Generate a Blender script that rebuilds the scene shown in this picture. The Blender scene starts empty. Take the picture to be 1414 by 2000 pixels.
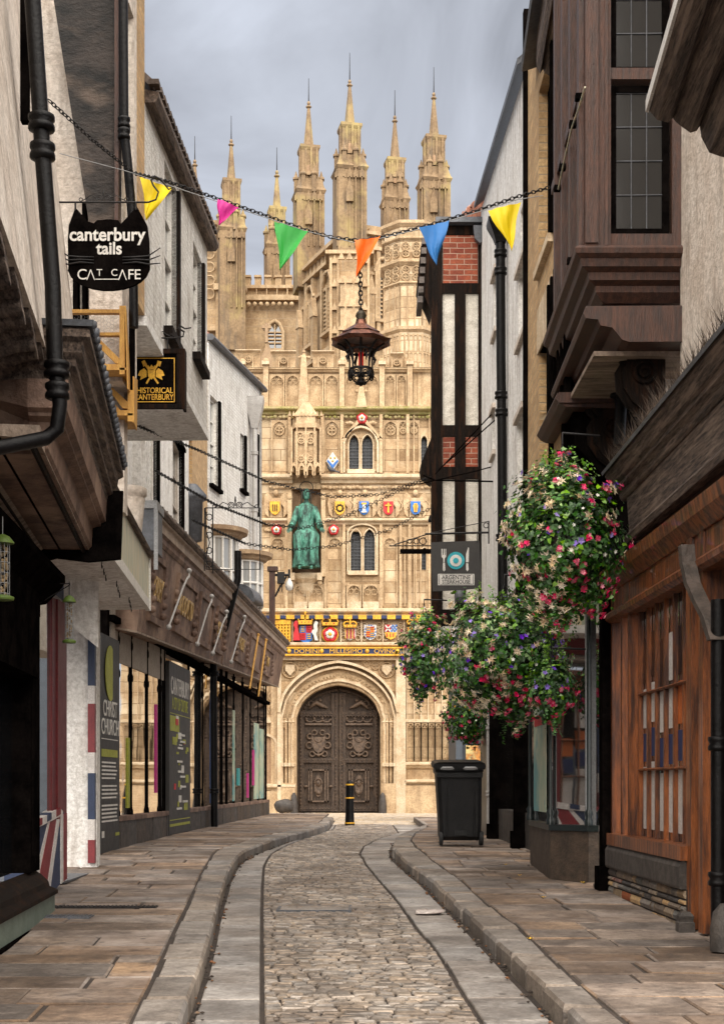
import bpy, bmesh, math, random
from mathutils import Vector as V, Matrix, noise
sc = bpy.context.scene
col = sc.collection
random.seed(7)
R = math.radians
# ---------------------------------------------------------------- camera, sky, sun, exposure
FP, CX, HZ, CH = 2800.0, 707.0, 1530.0, 1.35
cam = bpy.data.objects.new("camera", bpy.data.cameras.new("camera"))
col.objects.link(cam)
cam.location = (0, 0, CH)
cam.rotation_euler = (R(90), 0, 0)
cam.data.sensor_fit = 'VERTICAL'
cam.data.sensor_height = 24
cam.data.lens = FP / 2000 * 24
cam.data.shift_y = (HZ - 1000) / 2000
cam.data.clip_end = 1000
sc.camera = cam
SUN_EL, SUN_AZ = 54, 173        # azimuth clockwise from +Y: behind the camera, a little to the left
w = bpy.data.worlds.new("World"); sc.world = w; w.use_nodes = True
nt = w.node_tree; N = nt.nodes; L = nt.links
for n in list(N): N.remove(n)
out = N.new('ShaderNodeOutputWorld'); bg = N.new('ShaderNodeBackground')
sky = N.new('ShaderNodeTexSky'); sky.sky_type = 'NISHITA'; sky.sun_disc = False
sky.sun_elevation = R(SUN_EL); sky.sun_rotation = R(SUN_AZ)
tc = N.new('ShaderNodeTexCoord'); mp = N.new('ShaderNodeMapping'); mp.inputs['Scale'].default_value = (2.2, 2.2, 4.2)
mp.inputs['Rotation'].default_value = (0, R(8), 0)
nz = N.new('ShaderNodeTexNoise'); nz.inputs['Scale'].default_value = 1.5; nz.inputs['Detail'].default_value = 8; nz.inputs['Roughness'].default_value = .52
nz.inputs['Distortion'].default_value = .8
cr = N.new('ShaderNodeValToRGB')
cr.color_ramp.elements[0].position = .34; cr.color_ramp.elements[0].color = (1.7, 1.76, 1.93, 1)
cr.color_ramp.elements[1].position = .68; cr.color_ramp.elements[1].color = (4.1, 4.35, 4.9, 1)
e = cr.color_ramp.elements.new(.5); e.color = (2.75, 2.88, 3.2, 1)
mx = N.new('ShaderNodeMix'); mx.data_type = 'RGBA'; mx.inputs[0].default_value = .93
L.new(tc.outputs['Generated'], mp.inputs['Vector']); L.new(mp.outputs[0], nz.inputs['Vector']); L.new(nz.outputs['Fac'], cr.inputs['Fac'])
L.new(sky.outputs[0], mx.inputs[6]); L.new(cr.outputs[0], mx.inputs[7])
L.new(mx.outputs[2], bg.inputs['Color']); bg.inputs['Strength'].default_value = .078
L.new(bg.outputs[0], out.inputs['Surface'])
sd = bpy.data.lights.new("sun", 'SUN'); sd.energy = 3.6; sd.angle = R(100); sd.color = (1, .93, .83)
so = bpy.data.objects.new("sun", sd); col.objects.link(so)
az = R(SUN_AZ); el = R(SUN_EL)
tosun = V((math.sin(az) * math.cos(el), math.cos(az) * math.cos(el), math.sin(el)))
so.rotation_euler = tosun.to_track_quat('Z', 'Y').to_euler(); so.location = (-4, -20, 40)
sc.view_settings.view_transform = 'Standard'; sc.view_settings.look = 'None'
sc.view_settings.exposure = 1.45; sc.view_settings.gamma = 1
sc.cycles.max_bounces = 7; sc.cycles.diffuse_bounces = 4

# ---------------------------------------------------------------- helpers
def P(px, py, D): return V(((px - CX) * D / FP, D, CH + (HZ - py) * D / FP))
GP = [(-5, 0), (6, .0), (11, .13), (14.3, .2), (19, .34), (24, .38), (200, .38)]
def g(D):
    for (a, za), (b, zb) in zip(GP, GP[1:]):
        if D <= b: return za + (zb - za) * (D - a) / (b - a)
    return .38
def ground_D(py, h=0):
    lo, hi = 4.0, 90.0
    for _ in range(50):
        m = (lo + hi) / 2
        if HZ + (CH - g(m) - h) * FP / m > py: lo = m
        else: hi = m
    return lo
def GX(px, py, h=0):
    D = ground_D(py, h); return ((px - CX) * D / FP, D)

def link(o, parent=None):
    col.objects.link(o)
    if parent: o.parent = parent
    return o
def tag(o, label=None, cat=None, group=None, kind=None):
    if label: o['label'] = label
    if cat: o['category'] = cat
    if group: o['group'] = group
    if kind: o['kind'] = kind
    return o
def thing(name, label, cat, loc=(0, 0, 0), group=None):
    o = bpy.data.objects.new(name, None); o.location = loc; o.empty_display_size = .1
    link(o); tag(o, label, cat, group); return o
def worldloc(o):
    p = V((0, 0, 0))
    while o: p += V(o.location); o = o.parent
    return p

class MB:
    def __init__(s): s.v = []; s.f = []; s.m = []; s.sm = []
    def add(s, vs, fs, mi=0, sm=False):
        b = len(s.v); s.v += [tuple(v) for v in vs]
        for f in fs: s.f.append(tuple(i + b for i in f)); s.m.append(mi); s.sm.append(sm)
    def cut(s): s.cuts = getattr(s, 'cuts', []) + [(len(s.v), len(s.f))]
    def pieces(s, name, mats, parent=None):   # one object per piece between cut() marks
        out = []; v0 = f0 = 0
        for v1, f1 in getattr(s, 'cuts', []) + [(len(s.v), len(s.f))]:
            if f1 > f0:
                m = MB(); m.v = s.v[v0:v1]; m.f = [tuple(i - v0 for i in f) for f in s.f[f0:f1]]; m.m = s.m[f0:f1]; m.sm = s.sm[f0:f1]; out.append(m.build(name, mats, parent))
            v0, f0 = v1, f1
        return out
    def hexa(s, p, mi=0):   # p: 4 bottom, 4 top
        s.add(p, [(0, 3, 2, 1), (4, 5, 6, 7), (0, 1, 5, 4), (1, 2, 6, 5), (2, 3, 7, 6), (3, 0, 4, 7)], mi)
    def box(s, x0, x1, y0, y1, z0, z1, mi=0):
        s.hexa([(x0, y0, z0), (x1, y0, z0), (x1, y1, z0), (x0, y1, z0), (x0, y0, z1), (x1, y0, z1), (x1, y1, z1), (x0, y1, z1)], mi)
    def prism(s, poly, off, mi=0, sm=False):
        n = len(poly); a = [V(p) for p in poly]; b = [p + V(off) for p in a]
        s.add(a + b, [tuple(range(n))[::-1], tuple(range(n, 2 * n))], mi)
        s.add(a + b, [(i, (i + 1) % n, n + (i + 1) % n, n + i) for i in range(n)], mi, sm)
    def loft(s, rings, mi=0, cap=True, sm=True, closed=True):
        n = len(rings[0]); vs = [p for r in rings for p in r]; fs = []
        for k in range(len(rings) - 1):
            for i in range(n if closed else n - 1):
                j = (i + 1) % n; fs.append((k * n + i, k * n + j, (k + 1) * n + j, (k + 1) * n + i))
        s.add(vs, fs, mi, sm)
        if cap and closed: s.add(list(rings[0]) , [tuple(range(n))[::-1]], mi); s.add(list(rings[-1]), [tuple(range(n))], mi)
    def tube(s, pts, r, n=8, mi=0, cap=True):
        pts = [V(p) for p in pts]; rr = r if isinstance(r, (list, tuple)) else [r] * len(pts)
        rings = []; up = None
        for i, p in enumerate(pts):
            t = (pts[min(i + 1, len(pts) - 1)] - pts[max(i - 1, 0)]).normalized()
            if up is None:
                a = V((0, 0, 1)) if abs(t.z) < .9 else V((1, 0, 0)); up = t.cross(a).normalized()
            up = (up - t * up.dot(t)).normalized(); b = t.cross(up)
            rings.append([p + (up * math.cos(2 * math.pi * k / n) + b * math.sin(2 * math.pi * k / n)) * rr[i] for k in range(n)])
        s.loft(rings, mi, cap)
    def lathe(s, c, prof, n=16, mi=0, sm=True, ax='z'):   # prof [(r,z)]
        rings = []
        for r, z in prof:
            rg = []
            for k in range(n):
                a = 2 * math.pi * (k + .5) / n
                rg.append(V((c[0] + r * math.cos(a), c[1] + r * math.sin(a), c[2] + z)) if ax == 'z' else
                          (V((c[0] + r * math.cos(a), c[1] + z, c[2] + r * math.sin(a))) if ax == 'y' else V((c[0] + z, c[1] + r * math.cos(a), c[2] + r * math.sin(a)))))
            rings.append(rg)
        s.loft(rings, mi, True, sm)
    def ball(s, c, r, n=10, mi=0, sq=(1, 1, 1)):
        rings = []
        for j in range(n // 2 + 1):
            t = math.pi * (j / (n // 2)); rr = max(math.sin(t), .02)
            rings.append([V((c[0] + r * sq[0] * rr * math.cos(2 * math.pi * k / n), c[1] + r * sq[1] * rr * math.sin(2 * math.pi * k / n), c[2] - r * sq[2] * math.cos(t))) for k in range(n)])
        s.loft(rings, mi)
    def torus(s, c, R_, r, u, v, n=20, m=6, mi=0, a0=0, a1=2 * math.pi):
        c = V(c); u = V(u); v = V(v); pts = [c + (u * math.cos(a0 + (a1 - a0) * i / n) + v * math.sin(a0 + (a1 - a0) * i / n)) * R_ for i in range(n + 1)]
        s.tube(pts, r, m, mi)
    def build(s, name, mats, parent=None, bevel=0, recalc=True):
        me = bpy.data.meshes.new(name)
        wl = worldloc(parent) if parent else V((0, 0, 0))
        me.from_pydata([(a - wl.x, b - wl.y, c - wl.z) for a, b, c in s.v], [], s.f)
        if not isinstance(mats, (list, tuple)): mats = [mats]
        for m in mats: me.materials.append(m)
        me.polygons.foreach_set('material_index', s.m); me.polygons.foreach_set('use_smooth', s.sm)
        if recalc:
            bm = bmesh.new(); bm.from_mesh(me); bmesh.ops.recalc_face_normals(bm, faces=bm.faces); bm.to_mesh(me); bm.free()
        me.update()
        o = bpy.data.objects.new(name, me); link(o, parent)
        if bevel:
            b = o.modifiers.new('bevel', 'BEVEL'); b.width = bevel; b.segments = 2; b.limit_method = 'ANGLE'; b.angle_limit = R(40)
        return o

def text(s, body, p, u, v, size, mat, parent, depth=.004, name='lettering', align='CENTER', shear=0, sx=1, bold=0):
    cu = bpy.data.curves.new(name, 'FONT'); cu.body = body; cu.size = size; cu.extrude = depth; cu.offset = size * bold; cu.align_x = align; cu.align_y = 'CENTER'; cu.shear = shear
    tmp = bpy.data.objects.new('tmp', cu); col.objects.link(tmp)
    dg = bpy.context.evaluated_depsgraph_get()
    me = bpy.data.meshes.new_from_object(tmp.evaluated_get(dg)); bpy.data.objects.remove(tmp)
    u = V(u).normalized(); v = V(v).normalized(); n = u.cross(v); wl = worldloc(parent)
    for vt in me.vertices:
        c = vt.co.copy(); vt.co = V(p) - wl + u * c.x * sx + v * c.y + n * c.z
    me.materials.clear(); me.materials.append(mat); me.name = name
    o = bpy.data.objects.new(name, me); link(o, parent); return o

def copy_thing(o, loc, label=None):
    c = o.copy(); col.objects.link(c); c.location = loc
    if label: c['label'] = label
    def rec(a, b):
        for ch in [x for x in bpy.data.objects if x.parent is a]:
            d = ch.copy(); col.objects.link(d); d.parent = b; rec(ch, d)
    rec(o, c); return c

# facade frame: a vertical plane through two plan points, near A and far B; n points into the street
class Fac:
    def __init__(s, A, B, side):
        s.A = V((A[0], A[1], 0)); s.B = V((B[0], B[1], 0)); s.u = (s.B - s.A).normalized(); s.len = (s.B - s.A).length
        s.n = V((s.u.y, -s.u.x, 0)) if side > 0 else V((-s.u.y, s.u.x, 0))   # side>0: left wall, looks to +x
    def pt(s, t, z, off=0): p = s.A + s.u * t + s.n * off; return V((p.x, p.y, z))
    def S(s, px, off=0):
        k = (px - CX) / FP; a = s.A + s.n * off
        return (k * a.y - a.x) / (s.u.x - k * s.u.y)
    def Z(s, px, py, off=0):
        t = s.S(px, off); D = (s.A + s.n * off + s.u * t).y
        return CH + (HZ - py) * D / FP
    def hit(s, px, py, off=0): return s.pt(s.S(px, off), s.Z(px, py, off), off)
    def box(s, mb, t0, t1, z0, z1, o0, o1, mi=0):
        mb.hexa([s.pt(t0, z0, o0), s.pt(t1, z0, o0), s.pt(t1, z0, o1), s.pt(t0, z0, o1), s.pt(t0, z1, o0), s.pt(t1, z1, o0), s.pt(t1, z1, o1), s.pt(t0, z1, o1)], mi)
    def poly(s, mb, pts, o0, o1, mi=0):       # pixel outline on plane offset o1, extruded back to o0
        p = [s.hit(x, y, o1) for x, y in pts]; mb.prism(p, s.n * (o0 - o1), mi)
    def rect(s, px0, px1, yt, yb, off=0):     # t0,t1,z0,z1 from pixels, heights read at px0
        t0 = s.S(px0, off); t1 = s.S(px1, off); a, b = sorted((t0, t1))
        return a, b, s.Z(px0, yb, off), s.Z(px0, yt, off)
    def mould(s, mb, t0, t1, z0a, prof, mi=0, z0b=None):   # prof [(off, dz)] closed outline
        z0b = z0a if z0b is None else z0b
        mb.loft([[s.pt(t0, z0a + dz, o) for o, dz in prof], [s.pt(t1, z0b + dz, o) for o, dz in prof]], mi, True, False)
    def wall(s, mb, t0, t1, z0, zA, zB, opens, off=0, dep=.14, th=.3, mi=0):
        zt = min(zA, zB); ts = sorted({t0, t1} | {min(max(q, t0), t1) for o in opens for q in o[:2]}); zs = sorted({z0, zt} | {q for o in opens for q in o[2:4] if z0 < q < zt})
        def inside(a, b): return any(o[0] - 1e-6 < a < o[1] + 1e-6 and o[2] - 1e-6 < b < o[3] + 1e-6 for o in opens)
        for i in range(len(ts) - 1):
            for j in range(len(zs) - 1):
                if inside((ts[i] + ts[i + 1]) / 2, (zs[j] + zs[j + 1]) / 2): continue
                mb.add([s.pt(ts[i], zs[j], off), s.pt(ts[i + 1], zs[j], off), s.pt(ts[i + 1], zs[j + 1], off), s.pt(ts[i], zs[j + 1], off)], [(0, 1, 2, 3)], mi)
        for a, b, c, d in [o[:4] for o in opens]:
            q = [(a, c), (b, c), (b, d), (a, d)]
            for k in range(4):
                e, f = q[k], q[(k + 1) % 4]
                mb.add([s.pt(*e, off), s.pt(*f, off), s.pt(*f, off - dep), s.pt(*e, off - dep)], [(0, 1, 2, 3)], mi)
        mb.add([s.pt(t0, zt, off), s.pt(t1, zt, off), s.pt(t1, zB, off), s.pt(t0, zA, off)], [(0, 1, 2, 3)], mi)
        bk = off - th
        for a, b, za, zb in ((t0, t0, zA, zA), (t1, t1, zB, zB)):
            mb.add([s.pt(a, z0, off), s.pt(a, z0, bk), s.pt(a, za, bk), s.pt(a, za, off)], [(0, 1, 2, 3)], mi)
        mb.add([s.pt(t0, zA, off), s.pt(t1, zB, off), s.pt(t1, zB, bk), s.pt(t0, zA, bk)], [(0, 1, 2, 3)], mi)
        mb.add([s.pt(t0, z0, off), s.pt(t1, z0, off), s.pt(t1, z0, bk), s.pt(t0, z0, bk)], [(0, 1, 2, 3)], mi)
        mb.add([s.pt(t0, z0, bk), s.pt(t1, z0, bk), s.pt(t1, zB, bk), s.pt(t0, zA, bk)], [(0, 1, 2, 3)], mi)

def window(fc, r, parent, fm, gm, rows=2, cols=2, off=0, dep=.14, fw=.06, bw=.025, name='window', sash=True):
    a, b, c, d = r; m = MB(); o1 = off - dep + .05; o0 = off - dep
    fc.box(m, a, b, c, c + fw, o0, o1); fc.box(m, a, b, d - fw, d, o0, o1)
    fc.box(m, a, a + fw, c + fw, d - fw, o0, o1); fc.box(m, b - fw, b, c + fw, d - fw, o0, o1)
    for i in range(1, cols):
        x = a + (b - a) * i / cols; fc.box(m, x - bw / 2, x + bw / 2, c + fw, d - fw, o0 + .005, o1 - .012)
    for j in range(1, rows):
        z = c + (d - c) * j / rows; k = bw * (1.8 if sash and j * 2 == rows else 1); fc.box(m, a + fw, b - fw, z - k / 2, z + k / 2, o0 + .007, o1 - (.002 if k > bw else .014))
    f = m.build(name, fm, parent)
    q = MB(); fc.box(q, a + .01, b - .01, c + .01, d - .01, o0 - .02, o0 + .003); q.build('pane', gm, f); return f

# ---------------------------------------------------------------- materials
def mat(name, c1, c2=None, scale=4, rough=.8, bump=0, bscale=None, isl=0, metal=0, spec=.5, stretch=(1, 1, 1), grime=None, gs=1.2, gamt=.5, brick=None, detail=9, coat=0, c3=None, spots=0):
    m = bpy.data.materials.new(name); m.use_nodes = True; nt = m.node_tree; N = nt.nodes; L = nt.links
    b = N['Principled BSDF']; b.inputs['Roughness'].default_value = rough; b.inputs['Metallic'].default_value = metal
    b.inputs['Specular IOR Level'].default_value = spec
    if coat: b.inputs['Coat Weight'].default_value = coat
    c2 = c2 or tuple(x * .8 for x in c1)
    tc = N.new('ShaderNodeTexCoord'); mp = N.new('ShaderNodeMapping'); mp.inputs['Scale'].default_value = stretch; L.new(tc.outputs['Object'], mp.inputs['Vector'])
    def noise_(sc_, det=detail, vec=mp.outputs[0], r=.68):
        n = N.new('ShaderNodeTexNoise'); n.inputs['Scale'].default_value = sc_; n.inputs['Detail'].default_value = det; n.inputs['Roughness'].default_value = r
        L.new(vec, n.inputs['Vector']); return n
    def ramp(inp, a, b_, ca=(0, 0, 0, 1), cb=(1, 1, 1, 1)):
        r = N.new('ShaderNodeValToRGB'); r.color_ramp.elements[0].position = a; r.color_ramp.elements[0].color = ca; r.color_ramp.elements[1].position = b_; r.color_ramp.elements[1].color = cb
        L.new(inp, r.inputs['Fac']); return r
    def mix(fac, a, b_, mode='MIX'):
        x = N.new('ShaderNodeMix'); x.data_type = 'RGBA'; x.blend_type = mode
        for s_, val in ((0, fac), (6, a), (7, b_)):
            if hasattr(val, 'is_output'): L.new(val, x.inputs[s_])
            else: x.inputs[s_].default_value = val if s_ == 0 else (*val, 1)
        return x.outputs[2]
    n1 = noise_(scale); c = mix(ramp(n1.outputs['Fac'], .4, .6).outputs[0], c1, c2)
    if bump: c = mix(.8, c, ramp(noise_(scale * 9, 6, r=.75).outputs['Fac'], .36, .62, (.62, .6, .57, 1), (1.12, 1.12, 1.12, 1)).outputs[0], 'MULTIPLY')
    if c3: c = mix(ramp(noise_(scale * .37, 4).outputs['Fac'], .5, .62).outputs[0], c, c3)
    bh = None
    if brick:   # (axis, width, height, mortar colour, mortar size, variation)
        ax, bw, bhh, mc, ms, var = brick
        sp = N.new('ShaderNodeSeparateXYZ'); L.new(tc.outputs['Object'], sp.inputs[0]); cb = N.new('ShaderNodeCombineXYZ')
        L.new(sp.outputs[ax], cb.inputs[0]); L.new(sp.outputs['Z'], cb.inputs[1])
        wob = N.new('ShaderNodeVectorMath'); wob.operation = 'MULTIPLY_ADD'; L.new(noise_(3, 2, tc.outputs['Object']).outputs['Color'], wob.inputs[0]); wob.inputs[1].default_value = (.03, .02, 0); L.new(cb.outputs[0], wob.inputs[2])
        bt = N.new('ShaderNodeTexBrick'); bt.inputs['Scale'].default_value = 1; bt.inputs['Brick Width'].default_value = bw; bt.inputs['Row Height'].default_value = bhh
        bt.inputs['Mortar Size'].default_value = ms; bt.inputs['Mortar Smooth'].default_value = .3
        bt.inputs['Color1'].default_value = (1 - var, 1 - var * 1.1, 1 - var * 1.25, 1); bt.inputs['Color2'].default_value = (1, 1, 1, 1); bt.inputs['Mortar'].default_value = (1, 1, 1, 1)
        L.new(wob.outputs[0], bt.inputs['Vector'])
        c = mix(1.0, c, bt.outputs['Color'], 'MULTIPLY'); c = mix(bt.outputs['Fac'], c, mc); bh = bt.outputs['Fac']
    if isl:
        ge = N.new('ShaderNodeNewGeometry'); hs = N.new('ShaderNodeHueSaturation'); mr = N.new('ShaderNodeMapRange')
        L.new(ge.outputs['Random Per Island'], mr.inputs[0]); mr.inputs[3].default_value = 1 - isl; mr.inputs[4].default_value = 1 + isl
        L.new(mr.outputs[0], hs.inputs['Value']); L.new(c, hs.inputs['Color'])
        mr2 = N.new('ShaderNodeMapRange'); ml = N.new('ShaderNodeMath'); ml.operation = 'FRACT'; m2 = N.new('ShaderNodeMath'); m2.operation = 'MULTIPLY'; m2.inputs[1].default_value = 17.3
        L.new(ge.outputs['Random Per Island'], m2.inputs[0]); L.new(m2.outputs[0], ml.inputs[0]); L.new(ml.outputs[0], mr2.inputs[0]); mr2.inputs[3].default_value = .6; mr2.inputs[4].default_value = 1.25
        L.new(mr2.outputs[0], hs.inputs['Saturation']); c = hs.outputs[0]
    if spots:
        vo = N.new('ShaderNodeTexVoronoi'); vo.inputs['Scale'].default_value = spots; L.new(tc.outputs['Object'], vo.inputs['Vector'])
        c = mix(ramp(vo.outputs['Distance'], .09, .13, (.75, .75, .75, 1), (0, 0, 0, 1)).outputs[0], c, (.06, .05, .045)); c = mix(ramp(noise_(1.1, 5, tc.outputs['Object']).outputs['Fac'], .42, .6, (.62, .58, .55, 1), (1.08, 1.08, 1.08, 1)).outputs[0], (0, 0, 0), c, 'MULTIPLY') if False else mix(1.0, c, ramp(noise_(1.1, 5, tc.outputs['Object']).outputs['Fac'], .4, .6, (.62, .58, .55, 1), (1.1, 1.1, 1.1, 1)).outputs[0], 'MULTIPLY')
    if grime:
        mp2 = N.new('ShaderNodeMapping'); mp2.inputs['Scale'].default_value = (gs, gs, gs * .18); L.new(tc.outputs['Object'], mp2.inputs['Vector'])
        gn = noise_(3.0, 7, mp2.outputs[0], .68); gr = ramp(gn.outputs['Fac'], .5, .72); gm_ = N.new('ShaderNodeMath'); gm_.operation = 'MULTIPLY'; gm_.inputs[1].default_value = gamt
        L.new(gr.outputs[0], gm_.inputs[0]); c = mix(gm_.outputs[0], c, grime)
    L.new(c, b.inputs['Base Color'])
    rr = N.new('ShaderNodeMapRange'); L.new(n1.outputs['Fac'], rr.inputs[0]); rr.inputs[3].default_value = max(rough - .12, .02); rr.inputs[4].default_value = min(rough + .12, 1); L.new(rr.outputs[0], b.inputs['Roughness'])
    if bump:
        bn = noise_(bscale or scale * 4, 8); bp = N.new('ShaderNodeBump'); bp.inputs['Strength'].default_value = min(bump, 1); bp.inputs['Distance'].default_value = .03
        h = bn.outputs['Fac']
        if bh is not None:
            ma = N.new('ShaderNodeMath'); ma.operation = 'SUBTRACT'; L.new(h, ma.inputs[0]); L.new(bh, ma.inputs[1]); h = ma.outputs[0]
        L.new(h, bp.inputs['Height']); L.new(bp.outputs[0], b.inputs['Normal'])
    return m
def flat(name, c, rough=.6, metal=0, spec=.5): return mat(name, c, tuple(x * .82 for x in c), 6, rough, metal=metal, spec=spec, bump=.06)
def emit(name, c, s):
    m = bpy.data.materials.new(name); m.use_nodes = True; b = m.node_tree.nodes['Principled BSDF']; b.inputs['Base Color'].default_value = (*c, 1)
    b.inputs['Emission Color'].default_value = (*c, 1); b.inputs['Emission Strength'].default_value = s; return m
def glass(name, c=(.02, .022, .025), rough=.03, wave=.0, refl=None):
    m = bpy.data.materials.new(name); m.use_nodes = True; nt = m.node_tree; N = nt.nodes; L = nt.links; b = N['Principled BSDF']
    b.inputs['Base Color'].default_value = (*c, 1); b.inputs['Roughness'].default_value = rough; b.inputs['Specular IOR Level'].default_value = 1.0; b.inputs['IOR'].default_value = 1.6
    if wave:
        tc = N.new('ShaderNodeTexCoord'); n = N.new('ShaderNodeTexNoise'); n.inputs['Scale'].default_value = 1.6; n.inputs['Detail'].default_value = 1; L.new(tc.outputs['Object'], n.inputs['Vector'])
        bp = N.new('ShaderNodeBump'); bp.inputs['Strength'].default_value = wave; bp.inputs['Distance'].default_value = .01; L.new(n.outputs['Fac'], bp.inputs['Height']); L.new(bp.outputs[0], b.inputs['Normal'])
    if refl:
        gl = N.new('ShaderNodeBsdfGlossy'); gl.inputs['Roughness'].default_value = .02; gl.inputs['Color'].default_value = (.95, .95, .95, 1); ms = N.new('ShaderNodeMixShader'); ms.inputs[0].default_value = refl
        if wave: L.new(bp.outputs[0], gl.inputs['Normal'])
        L.new(b.outputs[0], ms.inputs[1]); L.new(gl.outputs[0], ms.inputs[2]); L.new(ms.outputs[0], N['Material Output'].inputs['Surface'])
    return m

M = {}
M['stone'] = mat('limestone', (.67, .49, .295), (.48, .33, .19), 2.2, .88, .45, 14, c3=(.70, .56, .38), brick=('X', .75, .36, (.26, .17, .09), .014, .42), grime=(.16, .1, .055), gamt=.6)
M['stonep'] = mat('limestone plain', (.60, .44, .265), (.44, .30, .17), 2.6, .88, .5, 18, grime=(.17, .11, .06), gamt=.6)
M['stonepale'] = mat('limestone pale', (.68, .55, .38), (.54, .40, .25), 3, .85, .45, 18, grime=(.25, .17, .1), gamt=.5)
M['stonemoss'] = mat('limestone mossy', (.48, .38, .2), (.3, .27, .08), 3, .9, .5, 16, grime=(.15, .12, .06), gamt=.6)
M['stonedark'] = mat('weathered stone', (.42, .29, .17), (.30, .20, .12), 3, .9, .5, 16, grime=(.13, .09, .07), gamt=.5)
M['cathedral'] = mat('cathedral stone', (.56, .40, .23), (.40, .27, .15), .8, .9, .4, 6, brick=('X', 1.0, .5, (.38, .28, .18), .018, .16), grime=(.26, .18, .11), gs=.5, gamt=.5)
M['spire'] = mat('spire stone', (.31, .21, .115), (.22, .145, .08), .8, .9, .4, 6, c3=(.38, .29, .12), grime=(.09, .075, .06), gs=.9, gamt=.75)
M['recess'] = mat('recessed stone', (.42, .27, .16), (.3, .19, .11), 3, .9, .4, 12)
M['slab'] = mat('york stone paving', (.29, .21, .15), (.17, .12, .088), 2.6, .72, 1, 16, isl=.38, c3=(.29, .225, .18), grime=(.06, .045, .035), gs=1.6, gamt=.75, spots=5)
M['kerb'] = mat('granite kerb', (.33, .28, .235), (.22, .185, .155), 3.5, .62, .9, 22, isl=.24, grime=(.08, .065, .055), gs=2, gamt=.6, spots=5)
M['gutter'] = mat('grey channel slab', (.37, .335, .305), (.25, .225, .205), 3, .55, .8, 22, isl=.2, grime=(.09, .08, .072), gs=1.5, gamt=.6, spots=4)
M['sett'] = mat('sett stone', (.35, .29, .235), (.19, .155, .125), 5, .58, .5, 40, isl=.42, grime=(.1, .08, .06), gamt=.4, spots=9)
M['joint'] = mat('dirt joint', (.055, .038, .028), (.03, .022, .017), 9, .95, .6, 60)
M['plaster'] = mat('cream plaster', (.70, .62, .54), (.58, .49, .41), 1.8, .85, .7, 20, grime=(.17, .12, .085), gs=2.2, gamt=.65)
M['white'] = mat('white painted render', (.84, .82, .79), (.74, .71, .67), 2, .8, .8, 22, grime=(.22, .16, .115), gs=2.2, gamt=.62)
M['whitebrick'] = mat('white painted brick', (.86, .84, .80), (.76, .73, .68), 3, .8, 1, 24, brick=('Y', .24, .08, (.64, .6, .55), .009, .1), grime=(.2, .145, .1), gs=2.6, gamt=.65)
M['yellowbrick'] = mat('yellow stock brick', (.62, .41, .2), (.52, .32, .15), 3, .85, .5, 22, brick=('Y', .27, .09, (.34, .25, .15), .009, .28), grime=(.25, .16, .08), gamt=.4)
M['redbrick'] = mat('red brick', (.36, .085, .035), (.25, .05, .025), 5, .85, .6, 22, brick=('X', .24, .09, (.38, .25, .18), .008, .4), grime=(.12, .04, .03), gamt=.4)
M['roughcast'] = mat('roughcast', (.78, .73, .64), (.6, .55, .47), 6, .9, 1, 14, grime=(.3, .24, .18), gamt=.35)
M['black'] = mat('black paint', (.0025, .002, .002), (.007, .0055, .005), 5, .6, .3, 20, spec=0)
M['blackgloss'] = mat('glossy black paint', (.0025, .002, .002), (.006, .005, .005), 5, .35, .3, 30, spec=.15)
M['blackwood'] = mat('blackened timber', (.005, .0035, .003), (.014, .008, .005), 5, .65, .8, 20, stretch=(6, 6, .8), c3=(.028, .012, .006), spec=.1)
M['darkwood'] = mat('dark brown timber', (.035, .013, .007), (.09, .034, .018), 5, .5, .5, 18, stretch=(5, 5, .7), grime=(.02, .012, .01), gamt=.6)
M['oldwood'] = mat('weathered oak', (.20, .135, .098), (.04, .026, .019), 4, .7, 1, 12, stretch=(14, 1, 14), grime=(.04, .025, .018), gamt=.6, c3=(.27, .195, .145))
M['fascia'] = mat('carved brown fascia', (.22, .13, .09), (.10, .055, .038), 3, .7, .5, 26, grime=(.05, .03, .022), gs=1, gamt=.6, c3=(.28, .18, .125))
M['soffitwood'] = mat('boarded soffit', (.40, .30, .225), (.17, .12, .09), 2, .65, .6, 14, stretch=(1, 6, 1), grime=(.05, .035, .028), gamt=.6)
M['orangewood'] = mat('varnished oak', (.33, .095, .02), (.06, .017, .005), 3, .4, .6, 22, stretch=(6, 6, .6), grime=(.05, .016, .008), gamt=.6, coat=.2)
M['pinewood'] = mat('raw pine', (.62, .33, .06), (.48, .23, .04), 5, .6, .4, 26, stretch=(4, 4, 1))
M['door'] = mat('weathered oak gate', (.085, .054, .034), (.035, .022, .015), 6, .7, .7, 20, stretch=(3, 3, 1), grime=(.03, .02, .015), gamt=.5)
M['doorhi'] = mat('carved oak', (.15, .098, .064), (.065, .042, .028), 8, .6, .6, 22)
M['lead'] = mat('lead sheet', (.05, .053, .06), (.1, .105, .12), 3, .5, .3, 20)
M['verdigris'] = mat('verdigris bronze', (.10, .33, .24), (.008, .028, .02), 3.0, .55, .9, 14, stretch=(2.4, 2.4, .9), metal=.15, detail=9, grime=(.008, .014, .011), gs=4.5, gamt=1.0)
M['bronzedark'] = mat('dark bronze', (.02, .016, .011), (.045, .034, .018), 5, .5, .3, 16, metal=.5)
M['gold'] = mat('gilding', (.83, .46, .03), (.6, .3, .02), 9, .45, .3, 30, metal=.15)
M['red'] = flat('heraldic red', (.55, .012, .02)); M['blue'] = flat('heraldic blue', (.03, .17, .55)); M['navy'] = flat('navy paint', (.012, .025, .1))
M['whitep'] = flat('white paint', (.72, .69, .64), .5); M['greenp'] = flat('green paint', (.02, .2, .07))
M['iron'] = mat('wrought iron', (.004, .0035, .0035), (.012, .008, .007), 8, .5, .3, 40, metal=.3)
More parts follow.
